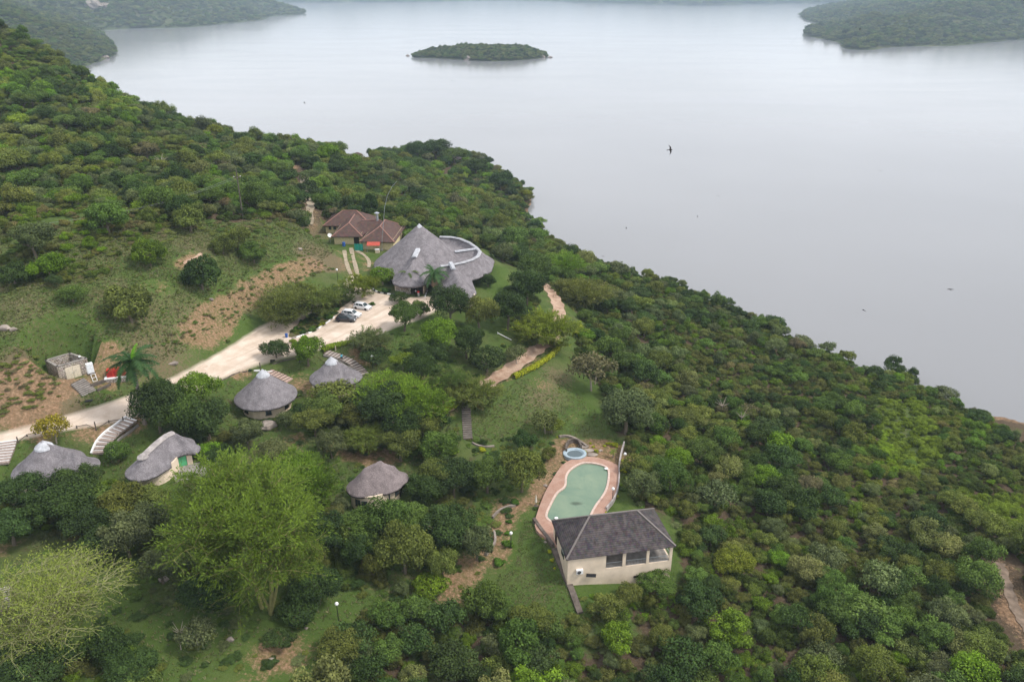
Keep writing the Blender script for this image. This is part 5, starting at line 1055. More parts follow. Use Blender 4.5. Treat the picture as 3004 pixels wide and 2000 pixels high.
# yard things by the kitchen
dr, g = thing('drum', 1009, 722, 'blue plastic drum standing against the kitchen wall', 'drum'); MB().lathe([(.42, 0), (.45, .06), (.45, .5), (.47, .54), (.45, .58), (.44, 1.05), (.38, 1.1)], 14).build('barrel', BLUE, dr); MB().lathe([(.4, 1.1), (.4, 1.15)], 14).build('lid', BLUE, dr)
sc_, g = thing('shade_screen', 1053, 736, 'green shade net screen on posts beside the kitchen track', 'screen', R(-6))
m = MB(); 
for i in range(9):
    for j in range(2): m.v.append((-1.2 + i * .3, .06 * math.sin(i * 1.9) , .1 + j * 1.9 + .05 * math.sin(i * 2.3)))
m.f = [(2 * i, 2 * i + 2, 2 * i + 3, 2 * i + 1) for i in range(8)]; b0 = len(m.v); m.v += [(x, y + .03, z) for x, y, z in m.v]; m.f += [tuple(k + b0 for k in f[::-1]) for f in m.f[:8]]; m.build('net', GREENNET, sc_)
for x in (-1.2, 0, 1.2): MB().tube([(x, .1, -.2), (x, .1, 2.15)], .05, 6).build('post', POLE, sc_)
aw, g = thing('awning', 1097, 738, 'red awning on thin posts against the right kitchen wall', 'awning'); MB().add([(-1.8, -.7, 1.9), (1.8, -.7, 1.9), (1.8, .6, 2.6), (-1.8, .6, 2.6), (-1.8, -.7, 1.84), (1.8, -.7, 1.84), (1.8, .6, 2.54), (-1.8, .6, 2.54)], [(0, 1, 2, 3), (7, 6, 5, 4), (0, 4, 5, 1), (1, 5, 6, 2), (2, 6, 7, 3), (3, 7, 4, 0)]).build('canopy', AWN, aw)
for x in (-1.7, 1.7): MB().tube([(x, -.65, -.1), (x, -.65, 1.85)], .04, 6).build('post', METAL, aw)
tb, g = thing('counter', 1107, 741, 'white block counter under the red awning', 'counter'); MB().box((0, 0, .45), (1.1, .7, .9)).build('base', PLAST, tb); MB().box((0, 0, .94), (1.25, .85, .08)).build('top', WHITE, tb)
ds, g = thing('satellite_dish', 969, 690, 'small white satellite dish by the left kitchen eave', 'dish', 0, 2.2); MB().tube([(0, 0, 0), (0, 0, 2.0)], .05, 6).build('pole', METAL, ds); m = MB().lathe([(.05, 0), (.35, .06), (.6, .2), (.62, .2)], 14, cap=False); o = m.build('dish', WHITE, ds); o.location = (0, 0, 2.1); o.rotation_euler = (R(50), 0, R(30))
an = empty('antenna_mast', at(1120, 735)); tag(an, 'thin whip antenna bending to the right above the lodge roof', 'antenna'); g0 = Vector(an.location)
def up_px(px, py, Yw): d = ray(px, py); t = Yw / d[1]; return Vector((d[0] * t, Yw, CAMZ + d[2] * t))
pp = [g0] + [up_px(x, y, g0.y) for x, y in ((1122, 690), (1125, 650), (1128, 610), (1136, 575), (1150, 548), (1165, 531))]; MB().tube([p - g0 for p in pp], [.08, .075, .07, .06, .05, .04, .03], 6).build('mast', METAL, an); MB().box((0, 0, .15), (.6, .6, .3)).build('footing', CONC, an)

# ------------------------------------------------------------------ pavilion by the pool
A_, B_, C_, D_ = PAV_A, PAV_B, PAV_C, PAV_D; ux = (B_ - A_).to_2d().normalized(); rzp = math.atan2(ux.y, ux.x); pc = (A_ + B_ + C_ + D_) / 4; LX = ((B_ - A_).to_2d().length + (C_ - D_).to_2d().length) / 2; LY = ((D_ - A_).to_2d().length + (C_ - B_).to_2d().length) / 2
pav = empty('pavilion', (pc.x, pc.y, 22.0), rzp); tag(pav, 'cream pavilion with dark tiled hipped roof and three open bays beside the swimming pool', 'building')
print('PAV', LX, LY, math.degrees(rzp))
Xp, Yp = np.meshgrid(np.arange(-LX / 2 - 1, LX / 2 + 1, .2), np.arange(-LY / 2 - 1, LY / 2 + 1, .2), indexing='ij')
SLP = .78; _field_mesh('roof', hip_rects([(0, 0, LX, LY, 0, 99)], 3.0, SLP), Xp, Yp, 3.0, TILE_G, pav, (0, 0, 0), .2, .2, 0, smooth=False); hipcaps(0, 0, LX, LY, 0, 3.0, SLP, RIDGE_G, pav, (0, 0, 0), w=.26)
HW, HL = LX / 2 - .3, LY / 2 - .32
yf = -HL
def wbox(x0, x1, z0, z1, y=yf, th=.25, name='wall', mat=PLAST): return MB().box(((x0 + x1) / 2, y, (z0 + z1) / 2), (x1 - x0, th, z1 - z0)).build(name, mat, pav)
X0 = -HW; fr = lambda f_: -HW + f_ * 2 * HW
wbox(X0, fr(.36), -4.0, 2.95); wbox(fr(.36), HW, -4.0, .25)
for a, b in ((.52, .55), (.75, .775), (.972, 1.0)): wbox(fr(a), fr(b), .252, 2.7, name='column')
wbox(fr(.36), HW, 2.7, 2.95, name='beam', mat=PLAST)
wbox(X0, HW, -4, 2.95, y=HL); MB().box((-HW + .125, 0, -.55), (.25, 2 * HL - .26, 6.9)).build('wall', PLAST, pav); MB().box((HW - .125, 0, -1.9), (.25, 2 * HL - .26, 4.2)).build('wall', PLAST, pav)
MB().box((HW - .125, HL - .5, 1.6), (.25, .7, 2.7)).build('column', PLAST, pav); MB().box((HW - .125, 0, 2.82), (.25, 2 * HL - .26, .24)).build('beam', PLAST, pav)
MB().box((0, 0, .18), (2 * HW - .55, 2 * HL - .3, .14)).build('floor', CONC, pav); MB().box((fr(.36), 0, 1.6), (.2, 2 * HL - .3, 2.6)).build('wall', PLASTY, pav); MB().box((0, 0, 2.93), (2 * HW - .52, 2 * HL - .3, .06)).build('ceiling', WOOD, pav)
for a, b in ((.36, .52), (.55, .75), (.775, .972)):
    m = MB(); x0, x1 = fr(a), fr(b); n_ = 14
    for k in range(n_ + 1): x = x0 + (x1 - x0) * k / n_; m.bar((x, yf, .3), (x, yf, 1.15), .025)
    m.bar((x0, yf, 1.17), (x1, yf, 1.17), .06); m.bar((x0, yf, .36), (x1, yf, .36), .04); m.build('railing', METAL, pav)
m = MB()
for k in range(20): y = -HL + .3 + (2 * HL - 1.2) * k / 19; m.bar((HW - .12, y, .3), (HW - .12, y, 1.15), .025)
m.bar((HW - .12, -HL + .2, 1.17), (HW - .12, HL - .8, 1.17), .06); m.build('railing', METAL, pav)
wbox(X0 - .25, HW + .25, 2.88, 2.98, y=-LY / 2 + .06, th=.06, name='fascia', mat=WHITE)
for y, w_, h_ in ((-HL * .35, 1.5, 1.1), (HL * .62, 1.0, 2.0)): 
    o = MB().box((-HW - .03, y, 1.6 if w_ > 1.2 else 1.25), (.1, w_, h_)).build('window' if w_ > 1.2 else 'door', GLASSM if w_ > 1.2 else DARK, pav); MB().box((-HW - .05, y, 2.2 if w_ > 1.2 else 2.3), (.14, w_ + .2, .1)).build('frame', WHITE, o)
ac = empty('air_conditioner', (0, 0, 0)); tag(ac, 'white outdoor air conditioning unit on the front wall of the pavilion', 'air conditioner')
ac.location = pav.matrix_world @ Vector((0, 0, 0)); Mp = Matrix.Translation((pc.x, pc.y, 22.0)) @ Matrix.Rotation(rzp, 4, 'Z'); ac.location = Mp @ Vector((fr(.11), yf - .32, .55)); ac.rotation_euler = (0, 0, rzp)
MB().box((0, 0, 0), (1.0, .36, .72)).build('casing', WHITE, ac); o = MB().lathe([(.27, 0), (.3, .03), (.3, .05)], 16).build('fan_ring', GREYM, ac); o.location = (-.12, -.185, 0); o.rotation_euler = (R(90), 0, 0); o = MB().lathe([(.25, 0), (.25, .01)], 16).build('fan', BLACK, ac); o.location = (-.12, -.225, 0); o.rotation_euler = (R(90), 0, 0)
m = MB(); m.bar((-.35, .1, -.42), (-.35, .1, -.36), .05, .05); [m.bar((x, .15, -.4), (x, -.2, -.4), .05) for x in (-.35, .35)]; m.build('bracket', GREYM, ac)
bp = empty('leaning_board', Mp @ Vector((fr(.215), yf - .55, -.55)), rzp); tag(bp, 'black board leaning against the front wall of the pavilion', 'board'); o = MB().box((0, 0, .25), (1.5, .06, .5)).build('panel', BLACK, bp); o.rotation_euler = (R(-20), R(12), 0)
vt = MB().box((0, 0, 0), (.9, .1, .35)).build('vent', DARK, pav); vt.location = (fr(.665), yf - .13, -1.9)
hp = empty('pipe', at(1760, 1703)); tag(hp, 'long white pipe lying along the foot of the pavilion front wall', 'pipe'); o_ = Vector(hp.location); MB().tube([at(x, y) + Vector((0, 0, .1)) - o_ for x, y in ((1735, 1700), (1750, 1699), (1770, 1700), (1793, 1703))], .07, 6).build('tube', WHITE, hp)

# ------------------------------------------------------------------ pool, deck and what stands on it
def cdt_patch(name, outer, mat, zf, holes=(), step=1.2, thick=0.0, kind='structure', parent=None):
    co = [Vector(p) for p in outer]; ed = [(i, (i + 1) % len(outer)) for i in range(len(outer))]
    for h in holes:
        b = len(co); co += [Vector(p) for p in h]; ed += [(b + i, b + (i + 1) % len(h)) for i in range(len(h))]
    xs = [p[0] for p in outer]; ys = [p[1] for p in outer]; X, Y = np.meshgrid(np.arange(min(xs), max(xs), step), np.arange(min(ys), max(ys), step), indexing='ij'); k = inside(X, Y, outer) & (seg_dist(X, Y, outer, True) > step * .4)
    for h in holes: k &= ~inside(X, Y, h) & (seg_dist(X, Y, h, True) > step * .4)
    co += [Vector((a, b)) for a, b in zip(X[k], Y[k])]
    vs, es, fs, *_ = mgeo.delaunay_2d_cdt(co, ed, [], 1 if not holes else 0, 1e-4)
    ff = []
    for f in fs:
        cx = sum(vs[i].x for i in f) / len(f); cy = sum(vs[i].y for i in f) / len(f); c_ = (np.array([cx]), np.array([cy]))
        if inside(*c_, outer)[0] and not any(inside(*c_, h)[0] for h in holes): ff.append(tuple(f))
    V = [(v.x, v.y, zf(v.x, v.y)) for v in vs]
    if thick:
        n = len(V); E = {}
        for f in ff:
            for a, b in zip(f, f[1:] + f[:1]): E[(a, b)] = 1
        V += [(x, y, z - thick) for x, y, z in V]; ff += [(b, a, a + n, b + n) for (a, b) in E if (b, a) not in E]
    o = link(name, mesh_np(name, V, ff), mat, parent, smooth=not thick)
    if kind: tag(o, kind=kind)
    return o
t = NT('brick_paving'); P = t.pos(); br = t.n('ShaderNodeTexBrick', {0: P, 1: (.44, .25, .185, 1), 2: (.35, .19, .14, 1), 3: (.24, .17, .13, 1), 'Scale': 2.2, 'Mortar Size': .03}); n1 = t.noise(.6, 5, P, .7)
c = t.mix(t.range(n1, .4, .68, 0, .55), br.outputs['Color'], (.5, .36, .29)); PAVE = t.pbr(c, .85, .15, 0, t.bump(br.outputs['Fac'], .3, .02))
deck = cdt_patch('pool_deck', deck_xy, PAVE, lambda x, y: 22.06, [pool_xy], 2.0, .6)
pool = empty('swimming_pool', (sum(p[0] for p in pool_xy) / len(pool_xy), sum(p[1] for p in pool_xy) / len(pool_xy), 22.0)); tag(pool, 'kidney-shaped swimming pool of murky green water in brick paving', 'swimming pool'); po = Vector(pool.location)
t = NT('murky_pool_water'); P = t.pos(); n1 = t.noise(.22, 4, P, .6, .6)
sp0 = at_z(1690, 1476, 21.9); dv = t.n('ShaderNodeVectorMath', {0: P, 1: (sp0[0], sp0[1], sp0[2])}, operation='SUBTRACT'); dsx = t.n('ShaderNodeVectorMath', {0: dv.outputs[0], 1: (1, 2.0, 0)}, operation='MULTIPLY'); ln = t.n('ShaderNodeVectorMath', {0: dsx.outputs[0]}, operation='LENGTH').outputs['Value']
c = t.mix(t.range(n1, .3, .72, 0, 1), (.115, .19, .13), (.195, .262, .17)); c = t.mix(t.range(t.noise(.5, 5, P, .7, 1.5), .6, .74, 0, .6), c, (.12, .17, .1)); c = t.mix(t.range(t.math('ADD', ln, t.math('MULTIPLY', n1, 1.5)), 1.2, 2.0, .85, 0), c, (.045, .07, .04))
PW = t.pbr(c, .14, .5, 0, t.bump(t.noise(1.5, 3, P), .05, .05))
cdt_patch('water', [(x - po.x, y - po.y) for x, y in pool_xy], PW, lambda x, y: -.12, (), 1.5, 0, None, pool)
m = MB(); n_ = len(pool_xy)
for i, p in enumerate(pool_xy):
    a = Vector(pool_xy[i - 1]); b = Vector(pool_xy[(i + 1) % n_]); d = (b - a).normalized(); nn = Vector((-d.y, d.x)) * -1; c0 = Vector(p) - po.xy
    if inside(np.array([p[0] + nn.x * .3]), np.array([p[1] + nn.y * .3]), pool_xy)[0]: nn = -nn
    q = c0 + nn * .32; c1_ = c0 - nn * .04; m.v += [(c1_.x, c1_.y, -.6), (c1_.x, c1_.y, .1), (q.x, q.y, .1), (q.x, q.y, .02)]
for i in range(n_):
    j = (i + 1) % n_
    for k in range(3): m.f.append((4 * i + k, 4 * i + k + 1, 4 * j + k + 1, 4 * j + k))
m.build('coping', plain('pale_coping', (.55, .42, .36)), pool)
for (px, py) in ((1778, 1374), (1632, 1519)): p = at_z(px, py, 22.1); o = MB().lathe([(.3, 0), (.3, .05), (.1, .07)], 12, (p[0] - po.x, p[1] - po.y, .1)).build('skimmer_lid', WHITE, pool)
# paddling pool
pp_ = at_z(1686, 1331, 22.1); pdl = empty('paddling_pool', (pp_[0], pp_[1], 22.0)); tag(pdl, 'small round pool with a pale blue rim at the head of the swimming pool', 'pool')
m = MB(); 
for (r, z) in ((1.95, -.3), (1.95, .3), (1.8, .36), (1.5, .32), (1.1, -.1)): 
    for k in range(24): a = 2 * math.pi * k / 24; m.v.append((r * 1.1 * math.cos(a), r * .95 * math.sin(a), z))
for i in range(4):
    for k in range(24): m.f.append((i * 24 + k, i * 24 + (k + 1) % 24, (i + 1) * 24 + (k + 1) % 24, (i + 1) * 24 + k))
m.build('rim', plain('pale_blue', (.32, .4, .45), .5, .3), pdl); MB().lathe([(1.45, .06), (1.45, .08)], 24).build('water', NT('dark_water').pbr((.07, .1, .11), .1, .5), pdl)
# low walls
def wall_line(name, pts, w, h, mat, label, cat, z=None, sink=.3, world=None):
    P3 = [Vector(p) for p in world] if world else [at(x, y) if z is None else Vector(at_z(x, y, z)) for x, y in pts]
    P3 = [Vector(p) for p in smooth_line([tuple(p) for p in P3], 1)]; o_ = P3[len(P3) // 2].copy(); m = MB()
    for i, p in enumerate(P3):
        d = (P3[min(i + 1, len(P3) - 1)] - P3[max(0, i - 1)]).to_2d().normalized(); s = Vector((-d.y, d.x, 0)) * w / 2; gz_ = H(p.x, p.y) if z is None else z; q = Vector((p.x, p.y, gz_)) - o_
        m.v += [tuple(q - s - Vector((0, 0, sink))), tuple(q - s + Vector((0, 0, h))), tuple(q + s + Vector((0, 0, h))), tuple(q + s - Vector((0, 0, sink)))]
    for i in range(len(P3) - 1):
        for k in range(3): a = 4 * i + k; m.f.append((a, a + 1, a + 5, a + 4))
    n = len(P3); m.f += [(0, 3, 2, 1), (4 * n - 4, 4 * n - 3, 4 * n - 2, 4 * n - 1)]
    o = m.build(name, mat, None, o_); tag(o, label, cat); return o
wall_line('retaining_wall', [(1566,1528),(1585,1556),(1605,1582),(1622,1606)], .5, .7, DSTONE, 'dark stone retaining wall along the left edge of the pool paving', 'wall')
wall_line('retaining_wall', [(1626,1612),(1642,1650),(1660,1695),(1678,1735),(1692,1775),(1702,1800)], .9, .35, DSTONE, 'dark stone wall running down the lawn from the pavilion corner', 'wall')
wall_line('low_wall', [(1831,1300),(1822,1330),(1815,1370),(1817,1400),(1812,1440),(1799,1470),(1778,1494)], .22, .45, CAPO, 'pale low wall along the right edge of the pool paving', 'wall', 22.0, .5)
wall_line('curved_wall', [(1640,1283),(1660,1280),(1680,1285),(1700,1296),(1720,1310)], .4, .4, ROCK, 'pale curved garden wall above the paddling pool', 'wall')
wall_line('rim_wall', [(1661,1328),(1661,1312),(1670,1300),(1684,1297),(1698,1302),(1704,1316)], .35, .9, DSTONE, 'dark stone half-round wall behind the paddling pool', 'wall')
wall_line('bed_edging', [(1385,1300),(1400,1308),(1425,1312),(1450,1310)], .3, .3, ROCK, 'pale stone edging at the foot of the long steps', 'edging')
wall_line('garden_wall', [(1445,1520),(1462,1500),(1490,1488),(1512,1484)], .3, .4, ROCK, 'pale stone edging along the upper side of the planted bed', 'edging')
wall_line('garden_wall', [(1425,1630),(1440,1610),(1455,1590),(1450,1560)], .35, .4, ROCK, 'pale stone edging along the left side of the planted bed', 'edging')
m_st = 0
for i, (px, py) in enumerate(((1712, 1310), (1726, 1322), (1737, 1334))):
    p = at(px, py); o = MB().prism([(1.0 * math.cos(a) * (1 + .15 * math.sin(3 * a + i)), .6 * math.sin(a)) for a in [2 * math.pi * k / 10 for k in range(10)]], 0, .12).build('stepping_stone', ROCK); o.location = (p.x, p.y, p.z + .0); tag(o, ['uppermost', 'middle', 'lowest'][i] + ' flat stone of the three leading to the pool paving', 'stone', 'stepping stones by the paddling pool')
# ------------------------------------------------------------------ road and tracks as sheets lying on the ground
t = NT('sand_road'); P = t.pos(); n1 = t.noise(.25, 5, P, .6); n2 = t.noise(2.5, 5, P, .7); vr = t.n('ShaderNodeVectorRotate', {'Vector': P, 'Angle': R(-60)}, rotation_type='Z_AXIS'); mp = t.n('ShaderNodeMapping', {0: vr.outputs[0], 3: (.05, .7, 1)}); n3 = t.noise(1.0, 5, mp.outputs[0], .65, .4)
c = t.mix(t.range(n1, .35, .65, 0, 1), (.5, .4, .315), (.66, .56, .47)); c = t.mix(t.range(n3, .48, .64, 0, .55), c, (.38, .29, .21)); c = t.mix(t.range(n2, .5, .75, 0, .3), c, (.36, .28, .21))
SAND = t.pbr(c, .95, .05, 0, t.bump(n2, .4, .08))
bed_xy = smooth_line([tuple(at(*q)[:2]) for q in ((850,992),(875,986),(915,972),(941,957),(960,945),(980,927),(998,905),(1030,885),(1035,872),(1012,868),(985,876),(940,900),(900,930),(868,958),(846,982))], 1, True)
SOIL = plain('planting_soil', (.13, .12, .06), .95, .05, var=.4, scale=1.5, bump=.5)
cdt_patch('planting_bed', bed_xy, SOIL, lambda x, y: H(x, y) + .14, (), 1.0)
road = cdt_patch('road', road_xy, SAND, lambda x, y: H(x, y) + .05, (), 1.3)
t = NT('red_track'); P = t.pos(); n1 = t.noise(.5, 5, P, .7); n2 = t.noise(3, 5, P, .7); c = t.mix(t.range(n1, .35, .65, 0, 1), (.3, .19, .13), (.5, .37, .28)); c = t.mix(t.range(n2, .5, .7, 0, .5), c, (.2, .15, .1)); TRACKM = t.pbr(c, .95, .05, 0, t.bump(n2, .5, .1))
DUST = plain('dusty_track', (.31, .26, .19), .95, .05, var=.3, scale=1.2)
def Hs(x, y): return H(x, y)
def ribbon(name, line, w, mat, off=.1, taper=True):
    L = smooth_line(line, 1); V = []; nn = 5
    rr = random.Random(len(line))
    for i, p in enumerate(L):
        d = Vector((L[min(i + 1, len(L) - 1)][0] - L[max(0, i - 1)][0], L[min(i + 1, len(L) - 1)][1] - L[max(0, i - 1)][1])).normalized(); ww = w * (1 + .18 * math.sin(i * 1.3) + rr.uniform(-.08, .08))
        for k in range(nn): s = (k / (nn - 1) - .5) * ww; x, y = p[0] - d.y * s, p[1] + d.x * s; V.append((x, y, max(H(x, y), Hs(p[0], p[1])) + off))
    Fq = [(i * nn + k, (i + 1) * nn + k, (i + 1) * nn + k + 1, i * nn + k + 1) for i in range(len(L) - 1) for k in range(nn - 1)]
    o = link(name, mesh_np(name, V, Fq), mat, smooth=True); tag(o, kind='structure'); return o
ribbon('red_track', trail_xy, 3.0, TRACKM); ribbon('far_track', ftrail_xy, 2.3, DUST); ribbon('bare_track', rtrail_xy, 1.6, plain('dull_earth', (.19, .145, .11), .95, .05, var=.4, scale=.8))
for pts_ in (((1010, 735), (1012, 750), (1016, 770), (1022, 790), (1030, 806)), ((1030, 728), (1034, 748), (1040, 770), (1046, 792), (1050, 812))): ribbon('wheel_track', [tuple(at(*q)[:2]) for q in pts_], 1.0, DUST)
ribbon('footpath', [tuple(at(*q)[:2]) for q in ((1046,736),(1062,745),(1078,758),(1084,770),(1082,785))], .9, DUST)
ribbon('footpath', [tuple(at(*q)[:2]) for q in ((545,778),(565,765),(585,756),(600,748))], 1.6, TRACKM)

# ------------------------------------------------------------------ staircases
def stairs(label, line, w, n, tread, nose=None, side=None, rise=None):
    P3 = [tuple(at(*q)) for q in line]; P3 = smooth_line(P3, 2); L = [0]
    for a, b in zip(P3[:-1], P3[1:]): L.append(L[-1] + math.hypot(b[0] - a[0], b[1] - a[1]))
    def pt(s):
        for i in range(len(L) - 1):
            if s <= L[i + 1] or i == len(L) - 2: f = (s - L[i]) / (L[i + 1] - L[i] + 1e-9); a, b = Vector(P3[i]), Vector(P3[i + 1]); return a.lerp(b, f), (b - a)
    o_ = Vector(P3[0]); st = empty('staircase', o_); tag(st, label, 'stairs'); run = L[-1] / n
    for k in range(n):
        p, d = pt((k + .5) * run); rz = math.atan2(d.y, d.x); dn = d.to_2d().normalized(); z = max(H(p.x - dn.y * w * f_, p.y + dn.x * w * f_) for f_ in (-.5, 0, .5)) + .07
        b = MB().box((p.x - o_.x, p.y - o_.y, z - o_.z - .15), (run * 1.0, w, .36), rz).build('step', tread, st)
        if nose:
            e_, d2 = pt(k * run); MB().box((e_.x - o_.x, e_.y - o_.y, z - o_.z + .06), (.22, w, .1), rz).build('step_edge', nose, st)
    if side:
        for sg, mt in side:
            q = []
            for i in range(13):
                p, d = pt(L[-1] * i / 12); d = d.to_2d().normalized(); x, y = p.x - d.y * sg * (w / 2 + .15), p.y + d.x * sg * (w / 2 + .15); q.append((x, y, H(x, y)))
            m = MB(); 
            for a, b in zip(q[:-1], q[1:]): m.bar(Vector(a) - o_ + Vector((0, 0, .1)), Vector(b) - o_ + Vector((0, 0, .1)), .26, .5, .04)
            m.build('side_kerb', mt, st)
    return st
STEPM = plain('step_concrete', (.3, .24, .21), .9, .1, var=.25)
stairs('curved brown steps with white edges running down between the two left huts', [(388,1236),(362,1258),(333,1276),(313,1296),(301,1316),(294,1336)], 2.3, 11, STEPM, WHITE, ((-1, WHITE), (1, CONC)))
stairs('white edged steps at the left edge below the road', [(24,1296),(18,1318),(8,1342),(0,1366)], 2.6, 8, STEPM, WHITE, ((-1, WHITE),))
stairs('short steps behind the white cap of the first hut', [(788,1090),(806,1097),(828,1106),(850,1118)], 1.8, 7, plain('rose_step', (.42, .3, .25)), DSTONE)
stairs('long curving steps behind the second hut where the person in blue walks', [(957,1036),(985,1044),(1010,1054),(1035,1068),(1055,1083),(1070,1098)], 1.8, 15, plain('stone_step', (.36, .31, .28)), WOOD, ((-1, CONC),))
stairs('long straight dark stone steps down the grass slope', [(1366,1182),(1368,1215),(1370,1250),(1373,1292)], 1.7, 18, DSTONE, CONC)
stairs('grey stone steps below the roofless stone shed', [(228,1122),(245,1136),(262,1154)], 2.6, 8, CONC, DSTONE)
stairs('pale slatted steps cut by the left edge near the bottom', [(8,1728),(6,1760),(4,1800)], 2.2, 10, DSTONE, CAPO)

# ------------------------------------------------------------------ roofless stone shed and machinery
s0, s1, s2_, s3 = [v.to_2d() for v in SHED]; sc0 = (s0 + s1 + s2_ + s3) / 4; zg = 35.1; sh = empty('stone_shed', (sc0.x, sc0.y, zg)); tag(sh, 'roofless stone shed with two cream doors on the bank above the road', 'shed')
cs = [q - sc0 for q in (s0, s1, s2_, s3)]
for i, (a, b) in enumerate(zip(cs, cs[1:] + cs[:1])):
    MB().bar((a.x, a.y, 1.25), (b.x, b.y, 1.25), .35, 3.3, .33).build('wall', STONE, sh); MB().bar((a.x, a.y, 2.97), (b.x, b.y, 2.97), .42, .14, .4).build('coping', CONC, sh)
d_ = (cs[1] - cs[0]).normalized(); nrm = Vector((d_.y, -d_.x)); rzs = math.atan2(d_.y, d_.x); mid = cs[0].lerp(cs[1], .47)
for k in (-1, 1): q = mid + d_ * k * .62 + nrm * .19; o = MB().box((0, 0, 0), (1.2, .08, 2.3)).build('door', plain('cream_door', (.7, .62, .5), .6), sh); o.location = (q.x, q.y, 1.1); o.rotation_euler = (0, 0, rzs); MB().box((-k * .45, -.06, 0), (.05, .05, .3)).build('handle', METAL, o)
wl, g = thing('globe_lamp', 244, 1046, 'small white globe lamp on the back corner of the stone shed', 'lamp', 0, 3.0); MB().tube([(0, 0, 0), (0, 0, 2.8)], .06, 6).build('pole', BLACK, wl); MB().lathe([(.05, 2.75), (.2, 2.85), (.24, 3.0), (.18, 3.17), (.03, 3.23)], 12).build('globe', WHITE, wl)
cb, g = thing('electrical_cabinet', 267, 1094, 'white electrical cabinet standing right of the stone shed', 'cabinet', rzs); MB().box((0, 0, 1.0), (1.1, .6, 1.9)).build('body', WHITE, cb); MB().box((0, 0, .03), (1.3, .8, .16)).build('plinth', DSTONE, cb); MB().box((0, -.315, 1.0), (.95, .03, 1.7)).build('door', plain('cabinet_door', (.7, .73, .76)), cb)
ld, g = thing('white_frame', 280, 1118, 'white metal frame leaning below the electrical cabinet', 'frame', rzs); m = MB(); m.bar((-.35, 0, 0), (-.35, .7, 1.2), .07); m.bar((.35, 0, 0), (.35, .7, 1.2), .07); [m.bar((-.35, .7 * k, 1.2 * k), (.35, .7 * k, 1.2 * k), .06) for k in (.02, .5, .98)]; m.build('bars', WHITE, ld)
ge, g = thing('generator', 345, 1108, 'red generator cabin on a white slab half hidden by the tall palm', 'generator', R(17))
MB().box((0, 0, .4), (4.0, 1.9, .22)).build('slab', WHITE, ge); MB().box((0, 0, -.1), (3.7, 1.7, .8)).build('plinth', STONE, ge); MB().box((0, 0, 1.2), (3.1, 1.15, 1.36), top=(.98, .95)).build('housing', RED, ge)
for x in (-1.0, 0, 1.0): MB().box((x, -.565, 1.15), (.75, .04, .9)).build('panel', plain('red_panel', (.3, .02, .015)), ge)
MB().box((-1.56, 0, 1.15), (.05, .8, .9)).build('grille', BLACK, ge); MB().tube([(1.1, 0, 1.85), (1.1, 0, 2.3)], .07, 6).build('exhaust', GREYM, ge)
wall_line('terrace_wall', [(268,1134),(290,1126),(315,1116)], .3, .5, DSTONE, 'dark stone terrace wall between the shed steps and the generator', 'wall')
wall_line('terrace_wall', [(285,1147),(305,1138),(325,1128)], .3, .35, DSTONE, 'lower dark stone terrace wall between the shed steps and the generator', 'wall')
sl, g = thing('stone_slab', 508, 1066, 'pale flat stone slab on the grass verge above the road', 'slab', .3); MB().prism([(-.8, -.5), (.6, -.6), (.9, .1), (.3, .6), (-.7, .4)], -.1, .22).build('slab', ROCK, sl)
sk, g = thing('black_sack', 260, 1177, 'black sack lying on the verge below the stone shed', 'sack', .4); MB().lathe([(.2, -.1), (.45, .1), (.4, .3), (.1, .42)], 9).build('sack', BLACK, sk); sk.scale = (1.6, .7, .8)
bn, g = thing('bin', 841, 990, 'small blue bin at the left tip of the planted strip', 'bin'); MB().lathe([(.25, 0), (.32, .8), (.34, .82), (.3, .9), (.05, 1.0)], 12).build('body', BLUE, bn)

# ------------------------------------------------------------------ kerbs
def kerb(label, pts, colours, L=1.05, w=.3, h=.32):
    P3 = [Vector(at(*q)) for q in pts]; P3 = [Vector(q) for q in smooth_line([tuple(p) for p in P3], 2)] if len(pts) > 4 else P3; o_ = P3[0].copy(); k = empty('kerb', o_); tag(k, label, 'kerb'); acc = 0; i = 0; cur = P3[0]; j = 1; n = 0
    while j < len(P3):
        d = P3[j] - cur
        if d.length < L - acc: acc += d.length; cur = P3[j]; j += 1; continue
        st = cur; nx_ = cur + d * ((L - acc) / d.length); a0 = P3[0] if n == 0 else last; last = nx_; cur = nx_; acc = 0
        rz = math.atan2((nx_ - a0).y, (nx_ - a0).x); c_ = (a0 + nx_) / 2; b = MB().box((c_.x - o_.x, c_.y - o_.y, H(c_.x, c_.y) - o_.z + h / 2 - .05), ((nx_ - a0).length * .96, w, h), rz, top=(.97, .85)).build('kerb_block', colours[n % len(colours)], k); n += 1
    return k
kerb('curved kerb of black and white blocks round the planting in front of the lodge', [(1089,832),(1090,842),(1095,850),(1105,857),(1120,861),(1141,864),(1165,866),(1195,868)], [WHITE, BLACK], .95)
kerb('stepped white kerb along the lower side of the planted strip', [(982,931),(969,940),(958,950),(949,952),(940,960),(935,966),(914,975),(898,981),(875,989),(853,996)], [WHITE, CONC, WHITE], 1.0)
kerb('white kerb pieces above the short hut steps', [(744,1086),(765,1089),(800,1092)], [WHITE], 1.2, .25, .3)
kerb('dark edging along the lower side of the road above the first hut', [(640,1120),(668,1108),(690,1096),(705,1090),(722,1092),(744,1087)], [DSTONE], 1.3, .2, .2)
kerb('dark edging along the road above the second hut', [(800,1068),(830,1058),(870,1050),(900,1042)], [DSTONE], 1.3, .2, .2)
kerb('pale stones at the mouth of the lodge path', [(1247,872),(1252,858),(1256,848)], [WHITE, CONC], .8, .25, .3)

